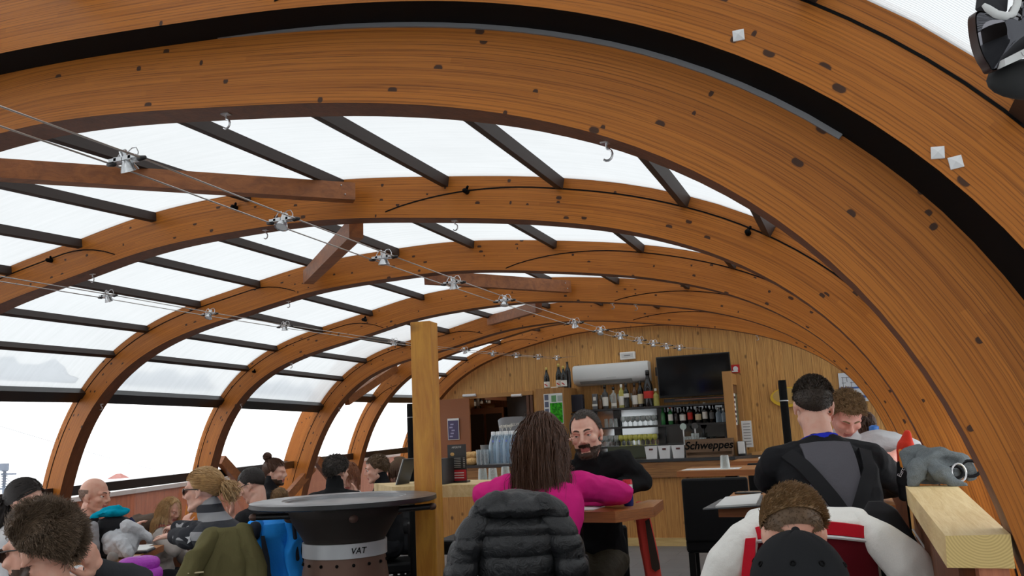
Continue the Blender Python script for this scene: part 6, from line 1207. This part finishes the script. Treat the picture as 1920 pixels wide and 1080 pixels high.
hair_tail(L7,hb,(0,-.55,.85),n=420,tail=0,rad=.003,bun=.036); face_hair(L7,hbeard,lambda L:(L[:,1]>-.005)&(L[:,2]<-.055)&~((abs(L[:,0])<.02)&(L[:,2]>-.08)&(L[:,1]>.06)),700,.016,.0018,shell=.002)
L8=person('small child with light brown hair, only the head showing above the grill plate',at(525,936,7.0),10,20,10,0,.05,'f',.74,None,.009,top=blk,hipdrop=.64); hair_short(L8,hsand,hairline(.05,-.02,-.075),900,.035,(0,-.2,-.7),.35,.3,.0028,3,5,.008,.25)
L9=person('man with dark wavy hair in a black jacket seen from behind at the far table',at(632,884,6.7),-12,12,8,0,.12,'m',.96,None,.008,top=fleece,collar=.5,bulk=1.1); hair_short(L9,hgrey,hairline(.06,-.005,-.068),1400,.03,(0,-.4,-.1),.5,.6,.0026,5,6,.012,.3)
L10=person('red-haired woman in a white top opposite the dark wavy-haired man',at(654,894,8.1),196,186,24,0,.18,'f',1.05,{'L':dict(e=at(690,948,8.0),w=at(668,938,7.8),dir=(0,0,1),palm=-CR)},.008,top=wht); hair_long(L10,hred,500,.15,rad=.003,k=10,bodies=[(L10.SH['L'],L10.SH['R'],.07)])
L11=person('young man in a black track jacket with white piping, facing left',at(706,880,7.6),118,128,8,0,.1,'m',1.0,None,.008,top=blk,collar=.6,topname='track_jacket'); hair_short(L11,hmed,hairline(.06,.0,-.06),1200,.02,(0,-.6,.1),.4,.2,.002,4,5,.007,.2); eyes(L11); brows(L11,hmed)
S,E_=L11.SH['L'],L11.EL['L']; m=M(); oo=nrm(-CF)*.062; m.tube([L11.N+oo*.9+L11.tu*.0,lerp(L11.N,S,.6)+oo*1.1,S+oo*1.05,lerp(S,E_,.5)+oo,E_+oo*.9],.006,6); obj('white_piping',m,wht,L11.o,True)
L12=person('woman in a brown knitted hat looking down beside the young man in the track jacket',at(750,886,8.3),122,130,28,0,.12,'f',1.0,None,.008,top=fabric((.03,.03,.032),'dark anorak'),collar=.4); hair_long(L12,hb,300,.22,rad=.004,k=8)
m=M(); w=lambda p:L12.H+L12.R@V(p); 
secs=[]
for j in range(12):
    v=lerp(-.35,PI/2-.02,j/11); secs.append([w(skullpt(V(math.cos(v)*math.cos(a),math.cos(v)*math.sin(a),math.sin(v)-.05)[None],.014+(.006 if j<2 else 0)+.02*max(0,math.sin(v))*max(0,-math.sin(a)))[0]) for a in np.linspace(0,2*PI,29)[:-1]])
m.loft(secs); obj('knitted_hat',m,fabric(rgb(96,78,62),'brown knit',40,.5,.006),L12.o,60)
m=M(); m.tube([L12.SH['L']+V(0,0,.07)-CF*.05,L12.SH['R']+V(0,0,.07)-CF*.02],.03,10); soft('white_shoulder_band',m,.01,wht,L12.o)
P7=person('brown-haired person far behind the curly-haired man, facing the bar wall',at(1622,802,6.6),5,5,6,0,.05,'f',1.0,None,.009,top=blk); hair_tail(P7,hb,(0,-1,.1),n=300,tail=.2,tn=80,rad=.004)
for A_,lab in ((W,'high chair of the woman in pink, hidden under the black puffer jacket'),(Bm,'high chair under the bearded man'),(Sm,'high chair under the man with braces'),(Cm,'high chair under the curly-haired man'),(Fm,'low chair under the fair-haired man'),(Km,'low chair under the man in the cap'),(L1,'low chair under the big-haired man'),(L2,'low chair under the woman in the white shirt'),(L3,'low chair under the bald man'),(L4,'low chair under the little girl'),(L5,'low chair under the woman in stripes, hidden by the olive coat'),(L6,'low chair under the man raising his hand'),(L7,'low chair under the man with the bun'),(L8,'low chair under the small child'),(L9,'low chair under the man with dark wavy hair'),(L10,'low chair under the red-haired woman'),(L11,'low chair under the young man in the track jacket'),(L12,'low chair under the woman in the brown hat'),(P7,'low chair under the brown-haired person at the back')): seat(A_,lab,back=.36 if A_ in (W,) else .30)
# ---------------------------------------------------------------- clothes hung on chairs and lying about
def view_axes(p):
    f=nrm(V(p[0],p[1],0)); return V(f[1],-f[0],0),f,V(0,0,1)     # right, away from the entrance, up
def hang(m,c,ax,rows,nseg=28,fold=.0,nf=7,ph=0.0):
    # rows: (dx, dz, half width, half depth, dy)
    r,f,u=ax; S=[]
    for i,(dx,dz,a,b,dy) in enumerate(rows):
        row=[]
        for q in np.linspace(0,2*PI,nseg+1)[:-1]:
            k=1+fold*math.sin(nf*q+ph+i*.35)*min(1,i/3); row.append(c+r*(dx+a*math.copysign(abs(math.cos(q))**.7,math.cos(q)))+f*(dy+b*k*math.copysign(abs(math.sin(q))**.8,math.sin(q)))+u*dz)
        S.append(row)
    m.loft(S); return m
def quilt(z0,pitch,amp,axis=(0,0,1),seed=0,wr=.006):
    ax=V(axis)
    def f(co,nr):
        t=((co@ax)-z0)/pitch; t=t+.10*np.array([mnoise.noise(Vector((p[0]*6+seed,p[1]*6,p[2]*6))) for p in co]); b=np.abs(np.sin(PI*t))**.42
        w=np.array([mnoise.noise(Vector((p[0]*34+seed,p[1]*34,p[2]*14))) for p in co]); return co+nr*((b-.6)*amp+w*wr*(1.3-b))[:,None]
    return f
pblack=puffer((.010,.0105,.012),.42)
# black puffer on the pink woman's chair
c=at(965,985,3.28); ax=view_axes(c); r,f,u=ax; pj=thing('puffer_jacket','black hooded puffer jacket hung over the chair of the woman in pink','jacket',(c[0],c[1],0)); k=3.28/1600
X=lambda px:(px-965)*k; Z=lambda py:-(py-985)*k
m=M(); hang(m,c,ax,[(X(967),Z(950),.05,.05,.02),(X(967),Z(958),.13,.085,.02),(X(968),Z(985),.165,.105,.0),(X(968),Z(1020),.158,.105,.0),(X(966),Z(1060),.150,.10,0),(X(965),Z(1100),.150,.10,0),(X(965),Z(1160),.155,.10,0),(X(965),Z(1230),.16,.10,0),(X(965),Z(1262),.14,.09,0)])
soft('jacket_body',m,.0065,pblack,pj,2,disp=quilt((c+u*Z(999))[2],.0775,.015,seed=2))
for s,pts in ((-1,[(905,968,.055),(880,1010,.062),(862,1060,.060),(850,1120,.055),(842,1190,.05)]),(1,[(1035,972,.058),(1056,1015,.064),(1066,1060,.062),(1070,1120,.058),(1066,1190,.05)])):
    m=M()
    for (a,b,ra),(a2,b2,rb) in zip(pts[:-1],pts[1:]): m.cap(c+r*X(a)+u*Z(b)-f*.03,ra,c+r*X(a2)+u*Z(b2)-f*.05,rb,16)
    soft('sleeve',m,.0065,pblack,pj,2,disp=quilt((c+u*Z(1003))[2],.083,.014,seed=5+s))
m=M(); hang(m,c,ax,[(X(962),Z(921),.02,.03,.01),(X(965),Z(926),.10,.075,.0),(X(970),Z(940),.140,.105,-.01),(X(975),Z(954),.155,.115,-.015),(X(978),Z(964),.12,.09,-.02),(X(978),Z(970),.04,.05,-.03)]); m.cap(c+r*X(905)+u*Z(950)-f*.06,.035,c+r*X(940)+u*Z(936)-f*.07,.04); m.cap(c+r*X(1015)+u*Z(944)-f*.07,.042,c+r*X(1046)+u*Z(962)-f*.05,.04)
soft('hood',m,.006,pblack,pj,2,disp=quilt((c+r*X(920))@r,.115,.012,tuple(nrm(r*1.0+u*.35)),8,.008))
m=M(); m.tube([c+r*X(1050)+u*Z(947)-f*.03,c+r*X(1058)+u*Z(957)-f*.045,c+r*X(1062)+u*Z(972)-f*.05,c+r*X(1063)+u*Z(988)-f*.05],.004,6); obj('white_edge',m,wht,pj,True)
# olive coat
def coat(name,lab,pxc,pyc,d,rows,mat,fold=.14,nf=5,sleeves=(),amp=.016,vox=.007,seed=1,cat='jacket',grp=None,disp=None,sc=9):
    c=at(pxc,pyc,d); ax=view_axes(c); r,f,u=ax; k=d/1600; t=thing(name,lab,cat,(c[0],c[1],0),0,grp); m=M()
    hang(m,c,ax,[((x0+x1)/2*k-pxc*k,-(y-pyc)*k,(x1-x0)/2*k,dep,dy) for x0,x1,y,dep,dy in rows],fold=fold,nf=nf,ph=seed); soft('coat_body',m,vox,mat,t,2,amp,sc,(1,1,.35),seed,disp)
    for pts in sleeves:
        m=M(); q=[(c+r*(a-pxc)*k-u*(b-pyc)*k+f*dy,rr) for a,b,rr,dy in pts]
        for (p0,r0),(p1,r1) in zip(q[:-1],q[1:]): m.cap(p0,r0,p1,r1,14)
        soft('sleeve',m,vox,mat,t,2,amp,sc*1.4,(1,1,.5),seed+3,disp)
    return t,c,ax,k
olive=fabric(rgb(98,92,60),'olive cotton',11,.6,.016,.85)
t,c,ax,k=coat('olive_coat','olive green coat draped over the chair of the woman in stripes','410',0,0,[],olive) if 0 else coat('olive_coat','olive green coat draped over the chair of the woman in stripes',410,1020,4.15,[(392,446,990,.04,0),(384,456,995,.075,0),(372,464,1015,.095,0),(362,472,1045,.10,0),(354,478,1080,.105,0),(336,482,1130,.11,0),(336,482,1200,.11,0)],olive,.16,6,[[(396,1006,.04,-.05),(372,1040,.048,-.08),(354,1075,.045,-.09),(346,1110,.045,-.09)],[(455,1000,.05,-.04),(470,1040,.055,-.06),(474,1080,.055,-.07),(470,1140,.05,-.07)]])
r,f,u=ax; m=M(); m.tube([c+r*(358-410)*k-u*(1062-1020)*k-f*.125,c+r*(385-410)*k-u*(1062-1020)*k-f*.125],.004,6); obj('pocket_zip',m,gold,t,True); m=M(); m.cap(c+r*(343-410)*k-u*(1068-1020)*k-f*.145,.006,c+r*(343-410)*k-u*(1068-1020)*k-f*.150,.005,8); obj('snap_button',m,gold,t,True)
bluej=fabric(rgb(42,152,244),'sky blue shell',10,.5,.016,.55,900); navyp=fabric(rgb(38,42,52),'dark grey panel',10,.4,.012,.7)
t,c,ax,k=coat('ski_jacket','bright blue ski jacket with dark grey panels hung over a chair beside the grill',512,1010,4.75,[(480,552,974,.04,0),(473,556,979,.08,0),(468,560,1000,.10,0),(466,562,1040,.105,0),(465,562,1080,.11,0),(465,562,1150,.11,0)],bluej,.16,5,[[(482,988,.05,-.05),(474,1030,.055,-.09),(470,1080,.052,-.10),(468,1130,.05,-.10)],[(545,988,.045,-.03),(548,1030,.05,-.09),(554,1080,.05,-.10),(556,1130,.05,-.1)]],seed=4)
r,f,u=ax; m=M(); P=lambda a,b,e=-.155:c+r*(a-512)*k-u*(b-1010)*k+f*e
m.loft([[P(491,1000),P(497,1000),P(497,1000,-.10),P(491,1000,-.10)],[P(494,1040),P(506,1040),P(506,1040,-.1),P(494,1040,-.1)],[P(494,1068),P(508,1066),P(508,1066,-.1),P(494,1068,-.1)],[P(478,1078),P(510,1074),P(510,1074,-.1),P(478,1078,-.1)]]); obj('dark_panel',m,navyp,t,40)
m=M(); m.cap(P(480,985,-.10),.035,P(476,996,-.12),.04,12); obj('shoulder_patch',m,navyp,t,True)
m=M(); m.cap(P(549,985,-.10),.010,P(555,1045,-.12),.012,12); obj('dark_panel',m,navyp,t,True)
rb=puffer(rgb(34,70,220),.5)
coat('puffer_jacket','royal blue puffer jacket hung just behind the bright blue ski jacket',563,1010,4.95,[(550,570,968,.04,0),(546,574,974,.07,0),(545,582,1000,.09,0),(546,586,1040,.09,0),(548,586,1070,.09,0),(548,586,1110,.09,0)],rb,.05,4,[],.004,.008,6,disp=quilt(0,.055,.022,seed=3))
chair('low chair under the bright blue ski jacket',tuple(at(515,1010,4.85)[:2]+V(.0,.16)),.5,.45,.46,.42,None,'chair')
# dark jacket behind left
# bundle on the left table: backpack, teal scarf, pale coats
bpk=fabric((.015,.015,.017),'black nylon',10,.4,.01,.7); c=at(211,1003,5.6); ax=view_axes(c); r,f,u=ax; k=5.6/1600; zt=.78
bg=thing('backpack','black backpack standing on the low table before the bald man','backpack',(c[0],c[1],zt)); m=M(); hb_=(1043-968)*k
hang(m,V(c[0],c[1],zt),ax,[(0,0.002,.095,.06,0),(0,.02,.105,.075,0),(0,.12,.108,.08,0),(0,.20,.105,.075,0),(.005,.245,.09,.055,0),(.005,.262,.05,.03,0)],fold=.03); soft('bag_body',m,.006,bpk,bg,2,.006,7); m=M(); m.tube([V(c[0],c[1],zt)+r*.105+u*.245,V(c[0],c[1],zt)+r*.125+u*.22-f*.02,V(c[0],c[1],zt)+r*.115+u*.15-f*.05,V(c[0],c[1],zt)+r*.10+u*.05-f*.06],.010,8); obj('strap',m,fabric(rgb(40,46,80),'navy webbing'),bg,True)
teal=fabric(rgb(0,150,178),'teal fleece',16,.6,.01,.95)
def bundle(name,lab,p,ax,size,mat,cat,seed=0,amp=.03,sc=9,rolls=(),vox=.006,grp=None,zs=1.0):
    r,f,u=ax; m=M(); R=np.stack([r,f,u],1); R_=random.Random(seed)
    m.ell(p+u*size[2]*.5,(size[0]*.5,size[1]*.5,size[2]*.5),R)
    for j in range(5): m.ell(p+r*R_.uniform(-.3,.3)*size[0]+f*R_.uniform(-.3,.3)*size[1]+u*size[2]*R_.uniform(.35,.7),(size[0]*R_.uniform(.18,.3),size[1]*R_.uniform(.25,.38),size[2]*R_.uniform(.25,.4)),R)
    for pts,rr in rolls:
        q=[p+r*a+f*b+u*cc*zs for a,b,cc in pts]; rr=rr if hasattr(rr,'__len__') else [rr]*len(q)
        for i in range(len(q)-1): m.cap(q[i],rr[i],q[i+1],rr[i+1],12)
    def d(co,nr):
        co2=ripples(co,nr,amp*.6,sc*.75,(1,1,1),seed); co2=ripples(co2,nr,amp*.16,sc*2.2,(1,1,1),seed+7); co2[:,2]=np.maximum(co2[:,2],p[2]+.001); return co2
    o=soft(name,m,vox,mat,None,2,disp=d); return tag(o,lab,cat,grp)
top=V(c[0],c[1],zt+.262); bundle('fleece_scarf','crumpled teal fleece lying on top of the black backpack',top+r*-.01,ax,(.20,.10,.05),teal,'scarf',3,.020,16,[([(-.11,0,.01),(-.05,.0,.035),(.03,0,.05),(.09,0,.03)],[.02,.022,.025,.02])])
palec=fabric(rgb(200,202,206),'pale quilted cotton',16,.7,.016,.8); greyc=fabric(rgb(150,148,150),'grey shell',12,.6,.014,.7)
c2=at(272,1008,5.6); ax2=view_axes(c2); bundle('pale_jacket','crumpled white jacket lying on the low table right of the backpack',V(c2[0],c2[1],zt)+V(*nl,0)*.14,ax2,(.24,.2,.19),palec,'jacket',5,.028,11,[([(.02,-.05,.20),(.10,-.03,.16),(.15,-.02,.11)],[.04,.038,.03]),([(-.02,-.1,.12),(.04,-.12,.04)],[.04,.035])])
c3=at(158,1003,5.5); bundle('grey_jacket','grey jacket slumped on the table left of the black backpack',V(c3[0],c3[1],zt-.02),view_axes(c3),(.13,.16,.25),greyc,'jacket',8,.02,10,[([(.05,-.05,.24),(.07,-.06,.12),(.06,-.05,.02)],[.025,.028,.025])])
c4=at(296,1028,5.35); bundle('teddy','small grey plush lump at the front edge of the low table',V(c4[0],c4[1],zt)+V(*nl,0)*.27,view_axes(c4),(.07,.06,.07),fabric(rgb(140,134,130),'plush',40,.6,.004,.95),'toy',2,.006,20)
purp=puffer(rgb(150,40,160),.5); c5=at(262,1085,3.3); coat('purple_jacket','purple quilted jacket hung over a chair in the lower left foreground',262,1085,3.4,[(240,282,1046,.03,0),(226,292,1052,.06,0),(218,298,1075,.08,0),(214,302,1110,.09,0),(212,304,1160,.09,0)],purp,.06,4,[],.004,.007,9,disp=quilt(0,.05,.016,seed=4)); chair('low chair carrying the purple quilted jacket',tuple(at(262,1090,3.45)[:2]+V(.0,.17)),.4,.45,.42,.40,None,'chair')
c6=at(278,978,6.9); bundle('brown_coat','brown coat heaped on the bench by the side panel behind the girl',V(c6[0],c6[1],.80),view_axes(c6),(.32,.2,.16),fabric(rgb(86,72,62),'brown wool'),'coat',11,.02,9); m=M(); m.box((c6[0],c6[1],.39),(.5,.4,.78)); tag(obj('side_chest',m,dad),'brown low chest at the side panel under the brown coat','chest')
# white and red jacket on the chair in front of the fair-haired man
wj=fabric(rgb(232,230,224),'white shell',9,.5,.016,.6); redj=fabric(rgb(196,26,44),'red shell',9,.4,.012,.6); mar=fabric(rgb(96,18,28),'maroon shell',9,.4,.012,.6)
t,c,ax,k=coat('ski_jacket','white ski jacket with red and maroon panels hung over a chair, behind the fair head',1515,1010,2.85,[(1432,1600,955,.03,.02),(1412,1618,960,.07,.02),(1402,1628,975,.10,.0),(1398,1632,1010,.11,0),(1398,1634,1060,.115,0),(1398,1634,1130,.115,0),(1400,1632,1210,.11,0)],wj,.05,4,[[(1426,978,.036,-.03),(1400,1008,.058,-.07),(1370,1050,.075,-.08),(1345,1100,.07,-.08),(1335,1160,.06,-.08)],[(1608,978,.036,-.03),(1638,1008,.058,-.07),(1675,1050,.075,-.08),(1700,1100,.07,-.08),(1706,1160,.06,-.08)]],.008,.007,12,sc=5)
r,f,u=ax; P=lambda a,b,e:c+r*(a-1515)*k-u*(b-1010)*k+f*e
def panel(rows,mat,name,th=.02,e=-.118):
    m=M(); S=[]
    for x0,x1,y in rows:
        up=[];dn=[]
        for i in range(11):
            s=i/10; x=lerp(x0,x1,s); ee=e-.02*math.sin(PI*s)+.035*abs(2*s-1)**3; yy=y+14*(1-math.sin(PI*s)) if name!='maroon_panel' else y+10*(1-math.sin(PI*s)); up.append(P(x,yy,ee)); dn.append(P(x,yy,ee+th))
        S.append(up+dn[::-1])
    m.loft(S); o=obj(name,m,mat,t,50); return o
panel([(1420,1620,970),(1414,1626,992)],redj,'red_panel'); panel([(1414,1626,999),(1412,1628,1040),(1410,1630,1120),(1412,1628,1200)],mar,'maroon_panel')
m=M(); m.tube([P(lerp(1414,1626,i/12),996+14*(1-math.sin(PI*i/12)),-.121-.02*math.sin(PI*i/12)+.035*abs(i/6-1)**3) for i in range(13)],.006,6); obj('white_piping',m,wht,t,True)
m=M(); m.loft([[P(1406,1000,-.13),P(1424,1000,-.13),P(1424,1000,-.08),P(1406,1000,-.08)],[P(1396,1050,-.145),P(1418,1050,-.145),P(1418,1050,-.1),P(1396,1050,-.1)],[P(1388,1100,-.15),P(1414,1100,-.15),P(1414,1100,-.1),P(1388,1100,-.1)]]); obj('red_side',m,redj,t,40)
chair('low chair under the white and red ski jacket',(c[0]+f[0]*.02-.0,c[1]+.2),-.05,.62,.42,.38,None,'chair')
blk2=fabric((.02,.019,.021),'black shell',9,.4,.012,.6); t,c,ax,k=coat('ski_jacket','black ski jacket with maroon lining and white piping hanging below the ledge',1680,1030,3.0,[(1640,1665,940,.02,.0),(1630,1690,960,.04,0),(1630,1712,1000,.05,0),(1640,1726,1040,.055,0),(1660,1732,1060,.055,0),(1680,1728,1100,.05,0)],blk2,.1,5,[],.008,.007,15)
r,f,u=ax; P=lambda a,b,e:c+r*(a-1680)*k-u*(b-1030)*k+f*e; m=M(); m.tube([P(1712,990,-.05),P(1728,1022,-.055),P(1736,1045,-.055),P(1732,1066,-.055),P(1724,1085,-.055)],.0035,6); obj('white_piping',m,wht,t,True); m=M(); m.loft([[P(1690,1030,-.07),P(1722,1030,-.066),P(1722,1030,-.05),P(1690,1030,-.05)],[P(1696,1060,-.072),P(1726,1060,-.066),P(1726,1060,-.05),P(1696,1060,-.05)],[P(1700,1090,-.07),P(1716,1090,-.066),P(1716,1090,-.05),P(1700,1090,-.05)]]); obj('maroon_lining',m,mar,t,40)
# red and brown ski trousers hanging behind the bearded man
redt=fabric(rgb(236,80,70),'coral red shell',10,.5,.014,.7); dkt=fabric(rgb(66,52,46),'dark brown shell',10,.5,.014,.7)
t,c,ax,k=coat('ski_trousers','red ski trousers with dark brown panels hanging beside the bearded man',1216,1010,4.55,[(1198,1214,942,.02,0),(1194,1218,950,.035,0),(1196,1224,980,.045,0),(1200,1230,1030,.05,0),(1206,1234,1080,.05,0),(1208,1236,1150,.05,0),(1208,1236,1230,.05,0)],redt,.12,5,[],.008,.006,18,'trousers'); r,f,u=ax; P=lambda a,b,e:c+r*(a-1216)*k-u*(b-1010)*k+f*e
m=M(); m.loft([[P(1212,976,-.055),P(1220,972,-.045),P(1220,972,.0),P(1212,976,.0)],[P(1214,1010,-.062),P(1226,1008,-.05),P(1226,1008,0),P(1214,1010,0)],[P(1218,1060,-.066),P(1233,1056,-.054),P(1233,1056,0),P(1218,1060,0)],[P(1224,1066,-.066),P(1233,1062,-.054),P(1233,1062,0),P(1224,1066,0)]]); obj('brown_panel',m,dkt,t,40)
# grey jumper and helmet strap on the rough ledge
gsw=fabric(rgb(92,98,100),'grey marl knit',60,.5,.004,.95,500,0,rgb(120,126,128)); zl=1.21; c=atZ(1745,905,zl); c=V(.245,c[1]-.06,zl); ax=view_axes(c); r,f,u=ax; k=3.35/1600
sw=bundle('grey_jumper','grey marl jumper heaped on the rough timber ledge',c,ax,(.20,.20,.10),gsw,'jumper',21,.030,13,[([(.02,-.06,.125),(-.05,-.09,.09),(-.065,-.11,.045),(-.075,-.115,.02)],[.022,.024,.025,.020]),([(-.02,-.07,.10),(.02,-.11,.055),(.05,-.13,.02),(.085,-.14,.008)],[.026,.026,.018,.008]),([(-.085,.0,.08),(-.08,.02,.125),(-.04,.03,.13)],[.03,.034,.034]),([(-.04,-.04,.12),(.03,-.05,.135),(.09,-.03,.115)],[.022,.026,.026]),([(.09,-.05,.09),(.10,-.06,.045)],[.026,.022])],.0045,None,.78)
m=M(); 
for cc,rr in ((c+r*.062-f*.10+u*.045,.022),(c+r*.11-f*.08+u*.055,.030)): m.tube([cc+r*math.cos(q)*rr+u*math.sin(q)*rr*.9-f*.0 for q in np.linspace(0,2*PI,15)],.006,6)
lp=obj('goggle_strap',m,bpk,None,True); 
R_=lp; tag(lp,'black elastic strap loops sticking out of the grey jumper','strap')
m=M(); m.tube([c+r*(.072+math.cos(q)*.022)-f*.125+u*(.045+math.sin(q)*.03) for q in np.linspace(0,2*PI,17)],.0035,6); o=obj('lens_rim',m,steel,lp,True)
hp=at(1700,868,3.50); ax=view_axes(hp); r,f,u=ax; hz=fabric(rgb(226,66,48),'orange-red nylon',12,.4,.01,.6); gv=thing('glove','orange-red and black ski glove standing on end beside the grey jumper','glove',(hp[0],hp[1],zl))
P=lambda a,b,e=0:hp+r*(a-1700)*k-u*(b-868)*k+f*e
m=M(); m.cap(P(1697,870),.030,P(1702,838),.034,14); m.cap(P(1702,838),.034,P(1707,812),.014,12); soft('glove_back',m,.005,hz,gv,2,.006,14); m=M(); m.cap(P(1692,905),.030,P(1696,872),.032,14); m.cap(P(1692,905),.030,P(1688,930,0),.022,12); soft('glove_cuff',m,.005,bpk,gv,2,.004,14)
m=M(); m.cap(P(1693,845,-.02),.012,P(1693,872,-.02),.012,10); obj('orange_trim',m,plain(rgb(236,150,60),.6),gv,True)
text('lettering','Europ',P(1690,882,-.033),nrm(u*.85+r*.5),nrm(-r*.85+u*.5),.022,wht,gv,.001)
# goggles hanging at the upper right
gp=at(1925,62,.90); ax=view_axes(gp); Rg=np.stack([CR,CF,CU],1); k=.90/1600; P=lambda a,b,e=0:gp+CR*(a-1925)*k-CU*(b-62)*k+CF*e
gg=thing('ski_goggles','mirrored ski goggles with white strap hanging at the upper right corner','goggles',tuple(gp))
mirr=NT('mirror lens'); mm2=mirr.out(mirr.bsdf((.10,.10,.11),.03,Metallic=1.0)); frm=plain(rgb(52,34,30),.35,name='brown goggle frame'); wst=plain((.72,.72,.70),.45,name='white goggle trim')
lens=[(1826,30),(1834,22),(1848,28),(1862,42),(1880,46),(1900,28),(1915,0),(1990,-10),(2010,30),(1990,80),(1930,95),(1866,133),(1850,122),(1836,96),(1828,62)]
def sm(poly,n=60):
    q=V(poly); o=[]; L=len(q)
    for i in range(L):
        a,b,cc,d=q[i-1],q[i],q[(i+1)%L],q[(i+2)%L]
        for tt in np.linspace(0,1,5)[:-1]: o.append(.5*(2*b+(cc-a)*tt+(2*a-5*b+4*cc-d)*tt*tt+(3*b-a-3*cc+d)*tt**3))
    return o
ol=sm(lens); cx_,cy_=np.mean(V(ol),0)
def dome(sc_,h): return [[P(cx_+(x-cx_)*s,cy_+(y-cy_)*s,-h*(1-s*s)) for x,y in ol] for s in sc_]
m=M(); m.loft([[P(x,y,.006) for x,y in ol]]+dome((1,.97,.9,.8,.65,.45,.25,.05),.022)); obj('lens',m,mm2,gg,50)
m=M(); m.loft([[P(cx_+(x-cx_)*s,cy_+(y-cy_)*s,e) for x,y in ol] for s,e in ((1.0,.012),(1.012,.0),(1.0,-.003),(.985,-.002))],0,False); m.loft([[P(cx_+(x-cx_)*s,cy_+(y-cy_)*s,e) for x,y in ol] for s,e in ((1.0,.012),(.9,.014))],0,False); obj('frame',m,frm,gg,50)
m=M(); m.tube([P(1832,16,-.012),P(1838,24,-.014),P(1852,36,-.016),P(1868,41,-.018),P(1882,36,-.016),P(1892,18,-.014),P(1900,-12,-.01)],[.0022,.004,.0045,.0045,.0042,.004,.0038],8); obj('white_trim',m,wst,gg,True)
m=M(); m.loft([[P(1842,-20,-.004),P(1838,12,-.006),P(1850,26,-.008),P(1868,32,-.008),P(1882,24,-.006),P(1888,-20,-.004)],[P(1842,-20,.01),P(1838,12,.01),P(1850,26,.01),P(1868,32,.01),P(1882,24,.01),P(1888,-20,.01)]]); obj('nose_foam',m,plain((.02,.02,.024),.8,name='black foam'),gg)
m=M(); m.loft([[P(1867,118,-.016),P(1869,131,-.016),P(1869,131,.004),P(1867,118,.004)],[P(2000,50,-.03),P(2004,70,-.03),P(2004,70,-.01),P(2000,50,-.01)]]); obj('strap_clip',m,wst,gg); text('lettering','UVEX',P(1903,108,-.026),nrm(CR*.89+CU*.45),nrm(CU*.89-CR*.45),.0075,plain((.35,.35,.35),.5),gg,.0004)
m=M(); m.loft([[P(1890,130,.004),P(1896,140,.012),P(1925,165,.012),P(1960,170,.004)],[P(1890,120,.03),P(1896,130,.03),P(1925,150,.03),P(1960,150,.03)],[P(2040,60,.03),P(2045,70,.03),P(2060,110,.03),P(2070,120,.03)]],0,True,False) if 0 else m.ell(P(1950,140,.02),(.045,.02,.022),Rg); obj('elastic_strap',m,plain((.02,.02,.02),.8,name='black elastic'),gg,True)
ph=math.degrees(math.atan2(gp[2]+.2-CZC,gp[0]-CXC)); a=onarch('A',34,.2); m=M(); m.tube([P(1940,-30,.02),P(1950,-120,.03),V(gp[0]+.02,gp[1],2.42)],.004,6); obj('hanging_cord',m,black,gg,True)
# unseen fill light added to brighten the kitchen behind the hatch
li=bpy.data.lights.new('kitchen_fill','POINT'); li.energy=14; li.color=(1,.86,.7); li.shadow_soft_size=.12; lo=bpy.data.objects.new('kitchen_fill',li); C.objects.link(lo); lo.location=(-4.55,12.75,2.25)
bpy.data.scenes.remove(_s2)
